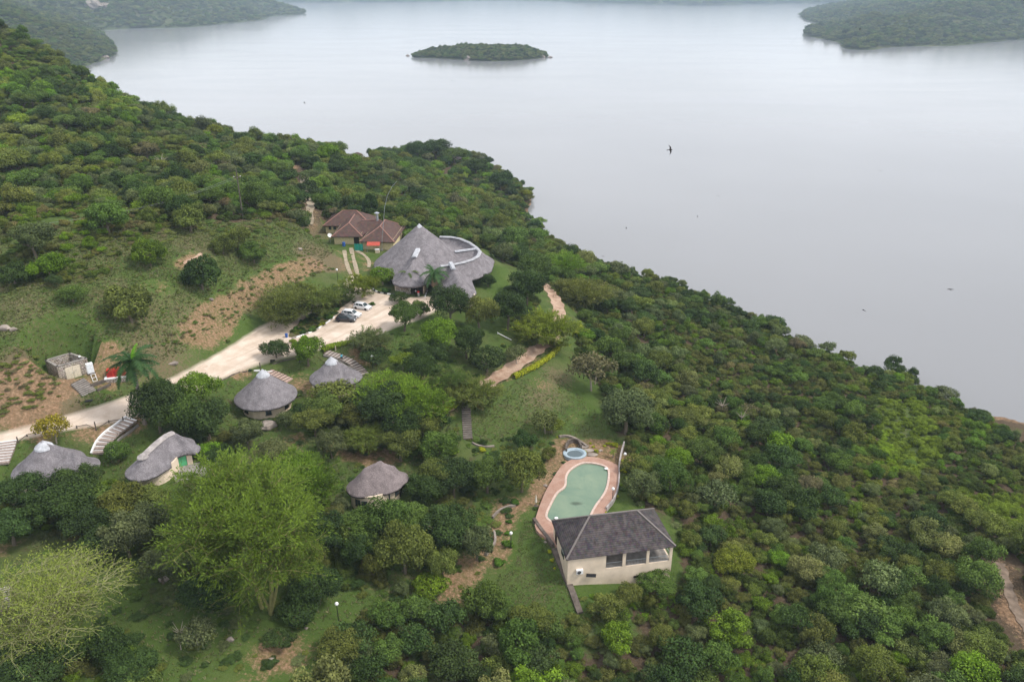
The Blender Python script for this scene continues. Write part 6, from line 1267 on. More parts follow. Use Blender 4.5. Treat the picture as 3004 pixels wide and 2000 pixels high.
# ------------------------------------------------------------------ rope fences and posts
def rail_fence(label, pts, ph=1.0, r=.07, rail_h=.35, post_at=None):
    P3 = [Vector(at(*q)) for q in pts]; o_ = P3[0].copy(); f_ = empty('rail_fence', o_); tag(f_, label, 'fence')
    MB().tube([p - o_ + Vector((0, 0, rail_h)) for p in P3], .06, 6).build('rail', POLE, f_)
    for i, p in enumerate(P3):
        hh = ph if post_at is None else post_at[i]
        if hh: MB().tube([p - o_ - Vector((0, 0, .2)), p - o_ + Vector((0, 0, hh))], .1, 6).build('post', POLE, f_)
rail_fence('low dark rail with one tall post along the road above the curved steps', [(226,1256),(255,1250),(283,1263),(320,1240),(362,1234)], post_at=(.5, 0, 1.7, .5, .8))
rail_fence('short low rail along the road above the leftmost hut', [(54,1300),(80,1280),(104,1274)], post_at=(1.2, .4, .4))
for px, py, h_, lb in ((764, 1080, 1.2, 'dark post beside the white kerb above the first hut'), (956, 1030, 1.3, 'dark post at the left end of the car park hedge'), (985, 1028, 1.0, 'pale wooden post in front of the car park hedge')):
    p, g = thing('post', px, py, lb, 'post'); MB().tube([(0, 0, -.2), (0, 0, h_)], .11, 7).build('shaft', POLE if 'dark' in lb else LPOLE, p)
bar, g = thing('barrier_pole', 1460, 980, 'white pole lying on the shaded lawn left of the red track', 'pole'); q_ = at(1500, 1000) - g; MB().tube([(0, 0, .3), (q_.x, q_.y, q_.z + .25)], .1, 6).build('pole', WHITE, bar); MB().tube([(0, 0, -.1), (0, 0, .5)], .08, 6).build('stand', WHITE, bar)

# ------------------------------------------------------------------ utility poles and wires
def up_pole(px, py, h, label, arm=True):
    p, g = thing('utility_pole', px, py, label, 'pole'); MB().tube([(0, 0, -.3), (0, 0, h)], [.19, .13], 8).build('shaft', POLE, p)
    if arm:
        MB().box((0, 0, h - 1.9), (1.8, .12, .14), .5).build('crossarm', WOOD, p)
        for s_ in (-1, 0, 1): c_ = (s_ * .78 * math.cos(.5), s_ * .78 * math.sin(.5)); MB().lathe([(.05, 0), (.1, .06), (.06, .14), (.09, .2), (.04, .3)], 8, (*c_, h - 1.83)).build('insulator', WHITE, p)
    return p, g
pA, gA = up_pole(713, 642, 12.6, 'tall wooden utility pole with crossarm rising from the hill forest')
pB, gB = up_pole(843, 432, 7.0, 'wooden pole silhouetted against the water beyond the hill', False)
wr = empty('power_line', gA + Vector((0, 0, 10.8))); tag(wr, 'pair of thin power wires sagging from the tall utility pole towards the lower left', 'wire')
fL = at(-260, 830) + Vector((0, 0, 12)); oW = gA + Vector((0, 0, 10.8))
for s_ in (-1, 1):
    a = Vector((s_ * .7, s_ * .38, 0)); b = fL - oW + Vector((s_ * .7, s_ * .38, 0)); MB().tube([a.lerp(b, k / 14) + Vector((0, 0, -4.5 * 4 * (k / 14) * (1 - k / 14))) for k in range(15)], .022, 3).build('wire', GREYM, wr)

# ------------------------------------------------------------------ globe lamps
def lamp(px, py, label, h=2.9, r=.27):
    p, g = thing('globe_lamp', px, py, label, 'lamp', 0, h, 'white globe lamps of the grounds'); MB().tube([(0, 0, -.2), (0, 0, h - r)], [.07, .05], 7).build('pole', BLACK, p); MB().lathe([(.06, h - r * 1.1), (r * .75, h - r * .75), (r, h), (r * .72, h + r * .7), (.02, h + r)], 14).build('globe', WHITE, p, smooth=True)
for a in ((1796,1433,'white globe lamp on the right side of the pool paving'),(1831,1331,'white globe lamp at the top corner of the low pool wall'),(1094,1044,'white globe lamp in the garden right of the second hut'),(1136,771,'large white globe lamp under the left eave of the lodge'),
          (991,791,'white globe lamp beside the kitchen track'),(993,1770,'white globe lamp on the shaded lawn under the great fever tree'),(1499,1563,'white globe lamp in the planted bed above the lawn'),(879,1024,'white globe lamp inside the green and yellow roadside tree')): lamp(*a)

# ------------------------------------------------------------------ garden objects
pr, g = thing('parasol', 1572, 1484, 'closed off-white parasol at the left edge of the pool paving', 'parasol'); MB().tube([(0, 0, -.1), (0, 0, 2.3)], .035, 6).build('pole', POLE, pr); MB().lathe([(.16, .75), (.2, .9), (.13, 1.6), (.03, 2.3)], 10).build('canopy', plain('canvas', (.6, .57, .5)), pr); MB().lathe([(.35, 0), (.35, .1), (.1, .14)], 12).build('base', DSTONE, pr)
YG = (.23, .27, .02)
HEDGE = [crown_mesh('foliage', 120 + i, 1500, .16, 7, .75, -.4, 1.0, .08) for i in range(3)]
def bush(px, py, w, tint, label, name='shrub', hs=.9, group='clipped shrubs around the pool', cat='shrub'):
    g = at(px, py); r = w / 2 / F * proj(*g)[2]; g = at(px, py + r * .5 * F / proj(*g)[2] * .8); root = empty(name, (g.x, g.y, g.z - r * .12), random.uniform(0, 6)); b = link('foliage', random.choice(HEDGE), None, root); b.scale = (r * 1.1, r * 1.1, r * hs); b['tint'] = tint; st = MB().tube([(0, 0, -.1), (0, 0, r * .5)], r * .08, 5).build('stem', BARK, root); tag(root, label, cat, group)
for a in ((1732,1299,11,YG,'small yellow shrub highest beside the stepping stones'),(1742,1309,12,YG,'small yellow shrub second highest beside the stepping stones'),(1749,1321,16,YG,'yellow shrub lowest beside the stepping stones'),(1712,1325,20,(.22,.26,.02),'yellow-green shrub right of the paddling pool'),
          (1773,1306,13,YG,'yellow shrub left of the two long yellow bushes above the pool'),(1785,1300,18,YG,'yellow bush above the pool, left of the longest one'),(1803,1303,26,YG,'longest yellow bush in the row above the pool'),(1829,1352,22,(.24,.28,.02),'yellow-green shrub below the lamp on the low pool wall'),
          (1828,1379,22,YG,'largest yellow shrub outside the low pool wall'),(1823,1421,17,(.1,.17,.02),'green shrub outside the low pool wall, right of the wall bend'),(1810,1455,18,(.2,.24,.02),'yellow-green shrub outside the low pool wall beside the lamp'),(1776,1505,18,YG,'yellow shrub peeping over the pavilion roof ridge'),
          (1634,1281,9,YG,'tiny yellow shrub at the left end of the curved garden wall'),(1612,1615,20,YG,'highest yellow shrub on the lawn left of the pavilion'),(1620,1640,18,YG,'middle yellow shrub on the lawn left of the pavilion'),(1628,1665,12,YG,'lowest yellow shrub on the lawn left of the pavilion'),(1593,1578,9,YG,'tiny yellow shrub by the top of the dark retaining wall'),
          (1630,1388,20,(.04,.08,.03),'dark shrub on the left edge of the pool paving'),(1619,1409,13,(.04,.08,.03),'small dark shrub below the dark shrub left of the pool'),(1653,1354,16,(.05,.09,.03),'dark shrub between the paddling pool and the paving'),(1571,1490,18,(.04,.08,.02),'dark plant at the foot of the closed parasol'),
          (1494,1528,22,(.05,.12,.02),'green shrub in the upper planted bed'),(1486,1562,22,(.06,.14,.02),'green shrub left of the bed lamp'),(1490,1592,40,(.07,.14,.02),'wide green shrub below the bed lamp'),(1462,1643,44,(.06,.13,.02),'green shrub at the lower end of the planted bed'),(1512,1468,34,(.045,.1,.02),'dark green shrub at the top of the planted bed'),
          (1415,1315,30,YG,'yellow-green shrub at the foot of the long steps'),(1430,1330,14,(.1,.2,.02),'small green shrub below the yellow one at the long steps')): bush(*a)
for a in ((860,1000,26,(.14,.2,.02),'yellow-green plant at the left tip of the planted strip'),(888,975,26,(.03,.07,.02),'dark plant at the left part of the planted strip'),(915,965,30,(.05,.1,.03),'green plant under the left strip tree'),(945,950,24,YG,'yellow plant against the stepped kerb'),(930,935,28,(.035,.08,.02),'dark plant between the two strip trees'),(962,930,30,(.04,.09,.02),'green plant behind the stepped kerb'),
          (980,915,30,(.035,.075,.03),'dark plant left of the black car'),(1040,885,14,(.03,.07,.03),'small dark plant behind the rear white car'),(1092,891,24,(.05,.1,.02),'low plant at the foot of the pale forked tree'),(1130,850,34,(.03,.07,.02),'dark plant inside the black and white kerb, left'),(1165,855,26,(.05,.09,.04),'grey-green plant inside the black and white kerb, right'),(1205,850,26,(.04,.08,.03),'plant at the foot of the small lodge palm'),
          (733,1085,16,(.03,.06,.03),'spiky dark plant on the road edge above the first hut'),(799,1058,18,(.04,.05,.04),'spiky dark plant left of the flat dark tree'),(668,1000,16,(.06,.1,.02),'small plant on the verge below the cut bank')): bush(*a, group='plants beside the road and car park', cat='plant', name='plant')
def hedge(label, pts, w, h, tint, seed=1):
    P3 = [Vector(at(*q)) for q in pts]; P3 = [Vector(p) for p in smooth_line([tuple(p) for p in P3], 1)]; o_ = P3[0].copy(); rs_ = np.random.RandomState(seed); Ps, Ns = [], []
    for a, b in zip(P3[:-1], P3[1:]):
        d = b - a; L = d.length; n = int(L * 420); tt = rs_.uniform(0, 1, n); an = rs_.uniform(-.25, math.pi + .25, n); s = Vector((-d.y, d.x, 0)).normalized(); bu = 1 + .18 * np.sin(tt * L * 3.1 + a.x)
        for k in range(n): nn = s * math.cos(an[k]) + Vector((0, 0, math.sin(an[k]))); q = a + d * tt[k]; Ps.append((q.x - o_.x + s.x * math.cos(an[k]) * w / 2 * bu[k], q.y - o_.y + s.y * math.cos(an[k]) * w / 2 * bu[k], H(q.x, q.y) - o_.z + max(0, h * .35 + h * .65 * math.sin(an[k]) * bu[k]) + rs_.normal() * .03)); Ns.append(tuple(nn))
    Ns = np.array(Ns) + rs_.normal(size=(len(Ns), 3)) * .35; Ns /= np.linalg.norm(Ns, axis=1)[:, None]; V, Fq = leaves_np(np.array(Ps), Ns, .17, rs_); me = fast_mesh('hedge', V, Fq); at_ = me.attributes.new('lv', 'FLOAT', 'POINT'); at_.data.foreach_set('value', np.repeat(rs_.uniform(0, 1, len(Ps)), 4).astype(np.float32)); o = link('hedge', me, LEAF, None, o_); o['tint'] = tint; tag(o, label, 'hedge')
hedge('bright yellow-green hedge along the lower edge of the middle red track', [(1506,1110),(1530,1100),(1545,1092),(1570,1080),(1600,1060),(1625,1040),(1638,1022),(1641,1012)], 1.15, 1.0, YG, 1)
hedge('yellow-green hedge piece at the right of the track beyond the flat-topped tree', [(1688,992),(1695,980),(1702,968)], 1.5, 1.5, YG, 2)
hedge('yellow-green hedge along the lower end of the red track above the slope', [(1240,1238),(1262,1228),(1290,1214),(1315,1202),(1350,1186)], 1.4, 1.1, (.2, .25, .015), 3)
hedge('clipped green hedge along the lower edge of the car park, left piece', [(946,1033),(960,1024),(985,1018),(1010,1012),(1040,1006)], 1.1, .9, (.13, .2, .02), 4)
hedge('clipped green hedge along the lower edge of the car park, right piece', [(1035,1001),(1050,998),(1070,996),(1100,988)], 1.0, .8, (.12, .19, .02), 5)
# rocks
def rock(px, py, w, label, seed, flat=.6):
    g = at(px, py); r = w / 2 / F * proj(*g)[2]; rs_ = np.random.RandomState(seed); m = MB(); n1_, n2_ = 6, 9; V = []
    for i in range(n1_ + 1):
        ph = math.pi * i / n1_
        for k in range(n2_): th = 2 * math.pi * k / n2_; j = 1 + .22 * math.sin(3 * th + seed) * math.sin(ph) + rs_.uniform(-.1, .1); V.append((r * j * math.sin(ph) * math.cos(th), r * j * .8 * math.sin(ph) * math.sin(th), r * flat * math.cos(ph)))
    m.v = V; m.f = [(i * n2_ + k, i * n2_ + (k + 1) % n2_, (i + 1) * n2_ + (k + 1) % n2_, (i + 1) * n2_ + k) for i in range(n1_) for k in range(n2_)]
    o = m.build('boulder', ROCK, None, (g.x, g.y, g.z + r * flat * .3)); tag(o, label, 'rock', 'boulders lying about')
for a in ((786,1252,52,'large tan boulder at the foot of the first hut'),(182,296,28,'pale boulder high on the left hill'),(238,320,18,'smaller pale boulder on the left hill'),(683,1582,34,'pale boulder showing through the great fever tree'),(945,1635,34,'grey boulder right of the great fever tree'),(675,1877,24,'pinkish rock on the shaded lawn near the bottom'),(838,1862,16,'upper white stone near the dark bush at the bottom'),(846,1880,14,'lower white stone near the dark bush at the bottom'),
          (898,1843,12,'small white stone on the shaded lawn'),(797,1935,18,'pale stone at the bottom beside the bare bank'),(1640,1395,12,'small pale rock left of the pool'),(1600,1425,14,'pale rock by the left edge of the pool paving'),(480,1700,30,'pale rock between the two great fever trees'),(1600,1590,10,'small pinkish rock on the lawn by the retaining wall'),(1762,1322,12,'dark square rock on the sandy bed above the pool'),(1262,1335,16,'pale rock among the trees right of the lowest hut'),
          (15,965,34,'pale rock on the meadow at the left edge'),(40,968,22,'grey rock beside the pale rock on the meadow'),(2258,1022,34,'grey rock outcrop near the top of the right shore'),(620,880,16,'small grey rock at the top of the cut bank'),(880,732,14,'grey rock on the upper meadow near the kitchen')): rock(*a, seed=int(a[0]))
# dead trees: bare limbs
def dead(px, py, w, label, seed):
    g = under(px, py, 3.0); r = w / 2 / F * proj(*g)[2]; o = empty('dead_tree', g, seed); b = link('trunk', trunk_mesh(seed, .8, .035, 7, PBARK, .2), None, o); b.scale = (r * 1.5,) * 3; b.scale[2] = 3.4 if r * 1.5 < 3.4 else r * 1.5; tag(o, label, 'dead tree', 'bare trees')
for a in ((2115,1185,56,'bare pinkish dead tree standing out of the right slope forest',61),(2170,1215,50,'thin grey dead tree right of the bare pinkish one',62),(480,480,60,'bare grey tree on the left hill',63),(180,480,60,'bare pale tree on the far left of the hill',64),(1745,1090,80,'bare grey limbs inside the grey half-bare tree',65),(530,1850,60,'crooked bare stem on the dark lawn at the bottom',66)): dead(*a)

# ------------------------------------------------------------------ palms
def frond_mesh(seed, L=1.0, droop=.55, w=.17):
    rs_ = random.Random(seed); m = MB(); pts_ = []
    for i in range(9): s = i / 8; pts_.append(Vector((L * (s - .12 * s * s), 0, L * (.42 * s - droop * 1.25 * s * s))))
    for i in range(8):
        a, b = pts_[i], pts_[i + 1]
        for j in range(3):
            p = a.lerp(b, j / 3); s = (i + j / 3) / 8; ln = w * (math.sin(math.pi * min(1, s * .85 + .12)) + .1) * L * 1.7
            for sg in (-1, 1): tip = p + Vector((ln * .45, sg * ln * .8, -ln * rs_.uniform(.25, .6))); q = p + (b - a) * .42; k = len(m.v); m.v += [tuple(p), tuple(q), tuple(tip)]; m.f.append((k, k + 1, k + 2))
    m.tube(pts_, [.02 * L, .018 * L, .016 * L, .014 * L, .012 * L, .01 * L, .008 * L, .006 * L, .003 * L], 3, False); me = m.mesh('frond'); a = me.attributes.new('lv', 'FLOAT', 'POINT'); a.data.foreach_set('value', [rs_.uniform(.2, .8) for _ in me.vertices]); me.materials.append(LEAF); return me
FR = [frond_mesh(1), frond_mesh(2, 1, .75), frond_mesh(3, 1, .35)]
def palm(px, py, h, L, n, tint, label, r=.22, skirt=False, spear=None):
    p, g = thing('palm_tree', px, py, label, 'palm', 0, h); m = MB(); m.tube([(0, 0, -.3), (.1, 0, h * .3), (.05, .05, h * .7), (0, 0, h)], [r * 1.35, r * 1.05, r, r * .8], 9); m.build('trunk', plain('palm_bark', (.24, .2, .18)), p)
    for i in range(n):
        lvl = i / n; o = link('frond', FR[i % 3], None, p, (0, 0, h)); o.rotation_euler = (0, R(40 - 78 * lvl), i * 2.399); s = L * (.85 + .3 * random.random()); o.scale = (s, s, s); o['tint'] = jitter(tint)
    if skirt: MB().lathe([(r, h * .35), (r * 3.2, h * .45), (r * 2.6, h * .8), (r, h * .98)], 10).build('dead_fronds', plain('dry_fronds', (.25, .17, .12)), p)
    if spear: o = link('frond', FR[2], None, p, (0, 0, h)); o.rotation_euler = (0, R(-65), .6); o.scale = (L * .8,) * 3; o['tint'] = spear
palm(425,1058,12,4.5,26,(.03,.07,.025),'tall dark palm with one bright upright frond at the road edge, left', .28, spear=(.12, .3, .02))
palm(1277,800,5.8,3.6,18,(.035,.08,.03),'palm with brown skirt of dead fronds in front of the lodge door', .26, True)
palm(1200,800,4.6,2.5,14,(.06,.1,.03),'smaller upright palm in front of the left part of the lodge', .16)
palm(1797,1322,1.5,1.0,10,(.1,.15,.03),'tiny palm on the sandy bed above the pool', .12)

# ------------------------------------------------------------------ cars
def car(px, py, rz, paint, label, L=4.3, W=1.78, Hh=1.5, van=False):
    g = at(px, py); c_ = empty('parked_car', (g.x, g.y, g.z + .05), rz); tag(c_, label, 'car', 'cars in the car park')
    PN = NT(label.split()[0] + '_car_paint').pbr(paint, .25, .5, 0, None, Coat_Weight=.6)
    xs = [-.5, -.49, -.43, -.30, 0, .22, .36, .45, .495, .5]; zt = [.62, .86, .92, .94, .93, .92, .86, .76, .62, .5]; wd = [.86, .94, .98, 1, 1, 1, .99, .96, .9, .8]; m = MB(); n = len(xs)
    for x, z, w_ in zip(xs, zt, wd):
        hw = W / 2 * w_; m.v += [(x * L, -hw * .93, .2), (x * L, -hw, .42), (x * L, -hw * .99, z * .8 * Hh / 1.5), (x * L, -hw * .86, z * Hh / 1.5), (x * L, hw * .86, z * Hh / 1.5), (x * L, hw * .99, z * .8 * Hh / 1.5), (x * L, hw, .42), (x * L, hw * .93, .2)]
    for i in range(n - 1):
        for k in range(8): a = i * 8 + k; b = i * 8 + (k + 1) % 8; m.f.append((a, b, b + 8, a + 8))
    m.f += [tuple(range(8)), tuple(range(8 * n - 1, 8 * n - 9, -1))]; m.build('body', PN, c_)
    zb = .93 * Hh / 1.5; rf = .34 if not van else .4
    # cabin: glass house with painted roof and pillars
    gx_ = [(-.47, -.40), (-.40, -.36), (.10, .10), (.26, .10)]; m = MB(); hb = W / 2 * .87; ht = W / 2 * .7; x0, x1, x2, x3 = -.46 * L, -.38 * L, .08 * L, .25 * L
    m.add([(x0, -hb, zb - .03), (x3, -hb, zb - .03), (x3, hb, zb - .03), (x0, hb, zb - .03), (x1, -ht, Hh - .05), (x2, -ht, Hh - .05), (x2, ht, Hh - .05), (x1, ht, Hh - .05)], [(0, 1, 5, 4), (1, 2, 6, 5), (2, 3, 7, 6), (3, 0, 4, 7)]); m.build('windows', GLASSM, c_)
    m = MB(); m.add([(x1 - .05, -ht - .02, Hh - .07), (x2 + .05, -ht - .02, Hh - .07), (x2 + .05, ht + .02, Hh - .07), (x1 - .05, ht + .02, Hh - .07), (x1 + .1, -ht * .85, Hh), (x2 - .1, -ht * .85, Hh), (x2 - .1, ht * .85, Hh), (x1 + .1, ht * .85, Hh)], [(0, 1, 5, 4), (1, 2, 6, 5), (2, 3, 7, 6), (3, 0, 4, 7), (4, 5, 6, 7)]); m.build('roof', PN, c_)
    m = MB()
    for s_ in (-1, 1):
        for xa, xb in ((x0, x1), (x3, x2), (-.14 * L, -.14 * L), (-.36 * L, -.33 * L)): m.bar((xa, s_ * (hb + .01), zb - .03), (xb, s_ * (ht + .01), Hh - .05), .09 if xa != -.14 * L else .06)
    m.build('pillars', PN, c_)
    for x in (-.31 * L, .31 * L):
        for s_ in (-1, 1):
            w_ = empty('wheel', (x, s_ * (W / 2 - .1), .33), 0, c_); o = MB().lathe([(.2, -.11), (.31, -.11), (.33, -.08), (.33, .08), (.31, .11), (.2, .11)], 16).build('tyre', BLACK, w_); o.rotation_euler = (R(90), 0, 0); o = MB().lathe([(.2, -.1), (.05, -.06), (.05, .06), (.2, .1)], 10).build('rim', METAL, w_); o.rotation_euler = (R(90), 0, 0)
    for s_ in (-1, 1):
        MB().box((.485 * L, s_ * W * .34, .68), (.12, .38, .15), top=(.6, .9)).build('headlight', NT('lamp_glass').pbr((.75, .77, .8), .1, .6), c_); MB().box((-.492 * L, s_ * W * .37, .85), (.08, .24, .24)).build('tail_light', RED, c_); MB().box((.15 * L, s_ * (W / 2 + .06), 1.0), (.14, .18, .13)).build('mirror', PN, c_)
    MB().box((.497 * L, 0, .45), (.05, 1.0, .24)).build('grille', BLACK, c_); MB().box((.505 * L, 0, .36), (.03, .5, .11)).build('number_plate', WHITE, c_); MB().box((-.502 * L, 0, .6), (.03, .5, .11)).build('number_plate', WHITE, c_)
    return c_
car(1064, 906, R(-24), (.72, .73, .75), 'white hatchback parked at the back, farthest right of the three cars', 4.2, 1.76, 1.48)
car(1031, 928, R(-16), (.72, .73, .75), 'white estate car parked between the black car and the rear white car', 4.5, 1.8, 1.52)
car(1016, 942, R(-9), (.012, .013, .016), 'black estate car parked nearest, beside the stepped white kerb', 4.4, 1.78, 1.55, True)

# ------------------------------------------------------------------ people
SKIN = NT('skin').pbr((.12, .065, .04), .5, .3); HAIR = NT('hair').pbr((.01, .008, .007), .8, .2)
def person(px, py, rz, shirt, trousers, label, stride=.25, reach=0.0):
    g = at(px, py); p = empty('person', g, rz); tag(p, label, 'person'); s = stride
    J = {'pel': ((0, 0, .95), .14), 'w': ((0, 0, 1.12), .125), 'ch': ((.02, 0, 1.32), .15), 'nk': ((.03, 0, 1.47), .055), 'hd': ((.05, 0, 1.56), .075), 'ht': ((.05, 0, 1.68), .09)}
    E = [('pel', 'w'), ('w', 'ch'), ('ch', 'nk'), ('nk', 'hd'), ('hd', 'ht')]
    for k, sg in (('l', 1), ('r', -1)):
        f = s * sg; J.update({'sh' + k: ((.02, sg * .19, 1.4), .06), 'el' + k: ((-.05 - f * .4 + reach * .15, sg * .26, 1.13), .042), 'wr' + k: ((.05 - f * .5 + reach * .4, sg * .25, .9 + reach * .25), .028), 'pm' + k: ((.07 - f * .5 + reach * .46, sg * .25, .83 + reach * .26), .035),
                  'hp' + k: ((0, sg * .1, .9), .095), 'kn' + k: ((f * .55 + .03, sg * .1, .5), .062), 'an' + k: ((f * .9 - .02, sg * .1, .09), .042), 'ft' + k: ((f * .9 + .16, sg * .11, .04), .035)})
        E += [('ch', 'sh' + k), ('sh' + k, 'el' + k), ('el' + k, 'wr' + k), ('wr' + k, 'pm' + k), ('pel', 'hp' + k), ('hp' + k, 'kn' + k), ('kn' + k, 'an' + k), ('an' + k, 'ft' + k)]
        b = J['pm' + k][0]
        for q, (dy, ln) in enumerate(((-.03, .075), (-.01, .09), (.01, .085), (.03, .065))): J['f%d' % q + k] = ((b[0] + .02, b[1] + dy, b[2] - ln), .009); E.append(('pm' + k, 'f%d' % q + k))
        J['th' + k] = ((b[0] + .06, b[1] - sg * .02, b[2] - .02), .011); E.append(('pm' + k, 'th' + k))
    names = list(J); me = bpy.data.meshes.new('body'); me.from_pydata([J[n][0] for n in names], [(names.index(a), names.index(b)) for a, b in E], []); o = link('body', me, SKIN, p)
    sk_ = o.modifiers.new('skin', 'SKIN'); sv = me.skin_vertices
    if not len(sv):
        try: me.skin_vertices_ensure()
        except Exception:
            bpy.context.view_layer.objects.active = o
    for i, n in enumerate(names):
        r = J[n][1]
        if len(me.skin_vertices): me.skin_vertices[0].data[i].radius = (r, r); 
    if len(me.skin_vertices): me.skin_vertices[0].data[0].use_root = True
    sb = o.modifiers.new('smooth', 'SUBSURF'); sb.levels = 1; sb.render_levels = 1; sk_.use_smooth_shade = True
    def cloth(nm, chains, mat):
        m = MB()
        for ch, k in chains: m.tube([J[a][0] for a in ch], [J[a][1] * k + .018 for a in ch], 8)
        m.build(nm, mat, p, smooth=True)
    cloth('shirt', [(('pel', 'w', 'ch'), 1.22), (('ch', 'shl', 'ell'), 1.15), (('ch', 'shr', 'elr'), 1.15)], shirt); cloth('trousers', [(('w', 'pel', 'hpl', 'knl', 'anl'), 1.12), (('w', 'pel', 'hpr', 'knr', 'anr'), 1.12)], trousers)
    MB().lathe([(.0, 1.78), (.07, 1.765), (.105, 1.7), (.1, 1.63)][::-1], 10, (.035, 0, 0)).build('hair', HAIR, p, smooth=True)
    m = MB(); m.box((.15, 0, 1.645), (.04, .025, .04)); m.build('nose', SKIN, p); m = MB(); [m.box((.135, y, 1.67), (.015, .025, .015)) for y in (-.03, .03)]; m.build('eyes', WHITE, p); m = MB(); m.box((.135, 0, 1.605), (.02, .05, .012)); m.build('mouth', RED, p)
    for sg in (-1, 1): f = s * sg; MB().box((f * .9 + .06, sg * .105, .03), (.28, .1, .09), top=(.8, .8)).build('shoe', BLACK, p)
    return p
CY_ = plain('cyan_shirt', (.08, .45, .6)); NV = plain('navy_trousers', (.02, .022, .035)); RS = plain('red_shirt', (.55, .03, .03)); GR_ = plain('grey_shirt', (.35, .33, .32)); BKS = plain('dark_shirt', (.03, .03, .035)); WT = plain('white_trousers', (.6, .6, .6))
person(1003, 1060, R(-30), CY_, NV, 'person in bright blue shirt and dark trousers walking down the steps behind the second hut')
person(1228, 871, R(-80), RS, WT, 'person in red shirt and white trousers standing at the lodge entrance path', .1, .4)
person(1220, 868, R(20), GR_, NV, 'person in grey shirt standing beside the person in red at the lodge entrance', .08, .3)
person(992, 946, R(60), BKS, NV, 'person in dark clothes standing at the back of the black car', .1, .5)

# ------------------------------------------------------------------ birds
def bird(px, py, dist, label, span=.36, roll=0.0, yaw=0.0, bend=.35, pitch=0.0):
    d = ray(px, py); g = Vector((0, 0, CAMZ)) + Vector(d) * dist; b = empty('bird', g, yaw); b.rotation_euler = (roll, pitch, yaw); tag(b, label, 'bird', 'swifts flying over the lake'); s = span; FE = BIRDM
    o = MB().tube([(-.28 * s, 0, 0), (-.16 * s, 0, 0), (0, 0, .01 * s), (.14 * s, 0, .01 * s), (.22 * s, 0, 0), (.27 * s, 0, -.01 * s)], [.012 * s, .04 * s, .065 * s, .05 * s, .042 * s, .006 * s], 8).build('body', FE, b, smooth=True)
    for sg in (-1, 1):
        m = MB(); P_ = [(.1, 0, 0), (.12, .16, .05), (.02, .34, .04 + bend * .1), (-.16, .5, .02 - bend * .1), (-.04, .3, .03), (-.06, .14, .03), (-.08, 0, 0)]; P_ = [(x * s, y * sg * s, z * s) for x, y, z in P_]; n = len(P_); m.v = P_ + [(x, y, z - .012 * s) for x, y, z in P_]; m.f = [tuple(range(n)), tuple(range(2 * n - 1, n - 1, -1))] + [(i, i + n, (i + 1) % n + n, (i + 1) % n) for i in range(n)]; m.build('wing', FE, b)
    m = MB(); T_ = [(-.24, -.02, 0), (-.24, .02, 0), (-.42, .07, 0), (-.34, 0, 0), (-.42, -.07, 0)]; T_ = [(x * s, y * s, z) for x, y, z in T_]; n = 5; m.v = T_ + [(x, y, z - .01 * s) for x, y, z in T_]; m.f = [tuple(range(n)), tuple(range(2 * n - 1, n - 1, -1))] + [(i, i + n, (i + 1) % n + n, (i + 1) % n) for i in range(n)]; m.build('tail', FE, b)
BIRDM = NT('dark_feathers').pbr((.02, .017, .017), .7, .2)
for a in ((1966,440,30,'nearest and largest bird, wings steeply banked over the open water',.38,R(70),R(20)),(2534,910,42,'dark bird with hooked wings above the water at right',.36,R(35),R(120)),(2787,849,46,'bird seen edge-on gliding low over the water at far right',.42,R(0),R(92)),(2107,575,90,'small bird left of centre of the right-hand water',.36,R(20),R(80)),(2583,502,110,'tiny bird high over the right-hand water',.36,R(10),R(60)),(2046,635,110,'tiny bird below the small bird over the right-hand water',.36,R(60),R(10)),
          (1837,669,100,'tiny bird near the shore above the right slope forest',.36,R(75),R(0)),(893,302,90,'tiny bird over the water above the left hill',.36,R(50),R(30)),(1326,237,95,'tiny bird just below the island',.36,R(10),R(70)),(2523,86,80,'tiny bird in front of the peninsula at top right',.36,R(60),R(150)),(1769,752,90,'tiny bird against the water at the shoreline trees',.36,R(5),R(85))): bird(a[0], a[1], a[2], a[3], a[4], a[5], a[6])

# ------------------------------------------------------------------ small far buildings on the point, rocks of the far hill and island
def cottage(px, py, w, d, h, rz, label, roofm):
    c_, g = thing('cottage', px, py, label, 'building', rz); MB().box((0, 0, h / 2 - .3), (w, d, h + .6)).build('wall', PLAST, c_); Xc, Yc = np.meshgrid(np.arange(-w / 2 - 1, w / 2 + 1, .4), np.arange(-d / 2 - 1, d / 2 + 1, .4), indexing='ij'); _field_mesh('roof', hip_rects([(0, 0, w + .8, d + .8, 0, 99)], h, .6), Xc, Yc, h, roofm, c_, (0, 0, 0), .4, .2, 0, smooth=False); MB().box((0, -d / 2 - .03, 1.0), (.9, .08, 2.0)).build('door', DARK, c_)
cottage(1049, 466, 5.5, 4.5, 2.4, .2, 'small red roofed building on the far clearing of the point', TILE_R); cottage(1338, 474, 7, 4, 2.0, -.1, 'low dark roofed building at the water on the far point', TILE_G)
sl2, g = thing('ground_slab', 1102, 474, 'pale slab on the far clearing right of the small red roofed building', 'slab', .1); MB().box((0, 0, .05), (6, 3, .3)).build('slab', ROCK, sl2)
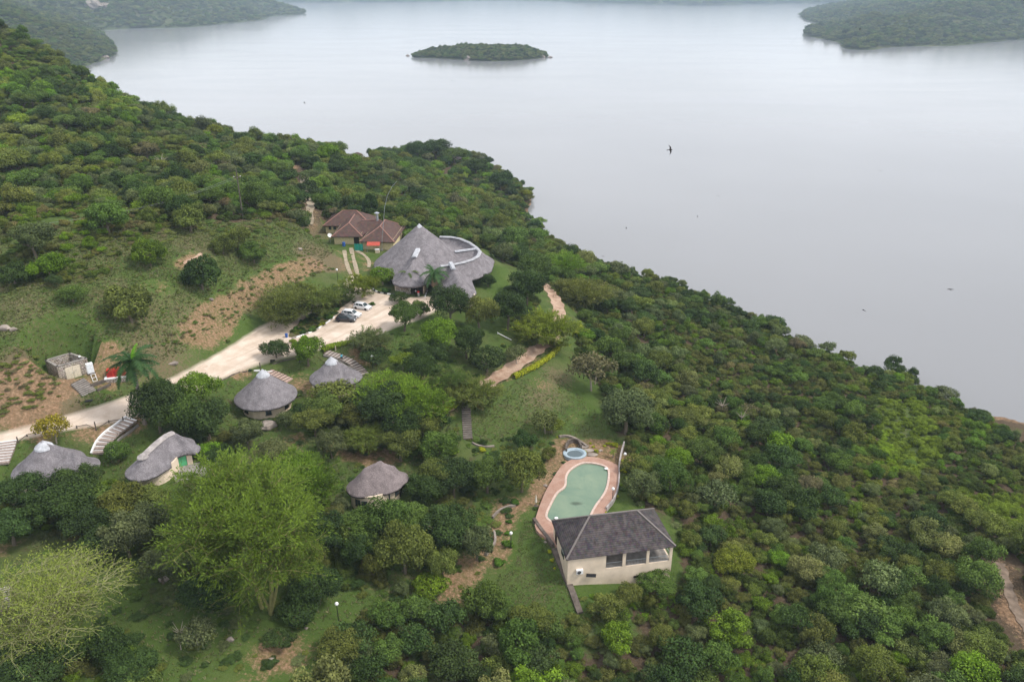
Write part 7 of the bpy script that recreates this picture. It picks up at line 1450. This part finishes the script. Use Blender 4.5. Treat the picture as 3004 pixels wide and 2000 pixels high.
def far_rock(px, py, Yd, w, h, label, seed):
    d = ray(px, py); tt = Yd / d[1]; g = Vector((d[0] * tt, Yd, CAMZ + d[2] * tt)); rs_ = np.random.RandomState(seed); n1_, n2_ = 8, 14; V = []
    for i in range(n1_ + 1):
        ph = math.pi * i / n1_
        for k in range(n2_): th = 2 * math.pi * k / n2_; j = 1 + rs_.uniform(-.22, .22); V.append((w / 2 * j * math.sin(ph) * math.cos(th), w * .3 * j * math.sin(ph) * math.sin(th), h / 2 * j * math.cos(ph)))
    m = MB(); m.v = V; m.f = [(i * n2_ + k, i * n2_ + (k + 1) % n2_, (i + 1) * n2_ + (k + 1) % n2_, (i + 1) * n2_ + k) for i in range(n1_) for k in range(n2_)]; o = m.build('rock_outcrop', ROCK, None, g); tag(o, label, 'rock', 'rock outcrops on far land')
def land_hit(px, py, land):
    Xf, Yf, Zf, _ = land; st = Xf[1, 0] - Xf[0, 0]; d = ray(px, py)
    for tt in np.arange(800, 6000, 3.0):
        x, y, z = d[0] * tt, d[1] * tt, CAMZ + d[2] * tt
        if Xf.min() < x < Xf.max() and Yf.min() < y < Yf.max() and float(bil(Zf, np.array(x), np.array(y), st, Xf[0, 0], Yf[0, 0])) >= z: return y
    return None
for px, py, w, h, land, lb in ((275, 18, 42, 30, FB, 'big pale cliff on the far headland at top left'), (308, 20, 26, 18, FB, 'paler rock right of the big cliff on the far headland'), (124, 45, 16, 8, FA, 'small pale rock on the hazy hillside at top left'), (305, 168, 14, 7, FA, 'pale rocks on the shore of the hazy hillside'),
                         (1372, 174, 12, 8, FI, 'pinkish rocks on the near shore of the island, middle'), (1590, 168, 9, 6, FI, 'pinkish rock at the right end of the island'), (1196, 164, 6, 3, None, 'dark rock in the water off the left tip of the island'), (1614, 169, 7, 3, None, 'dark rock in the water off the right tip of the island')):
    Yd = land_hit(px, py, land) if land else at_z(px, py, .3)[1]
    if Yd: far_rock(px, py, Yd - (w * .2 if land else 0), w, h, lb, px)
# ------------------------------------------------------------------ air
t = NT('air'); pv = t.n('ShaderNodeVolumePrincipled', {'Color': (.66, .82, 1.0, 1), 'Density': HAZE_D, 'Anisotropy': .0})
t.t.links.new(pv.outputs[0], t.out.inputs['Volume'])
hz = MB().box((0, 4200, 83), (19000, 9800, 204)); hz = hz.build('haze', t.m); tag(hz, kind='stuff', label='pale haze lying over the lake and hills', cat='haze')
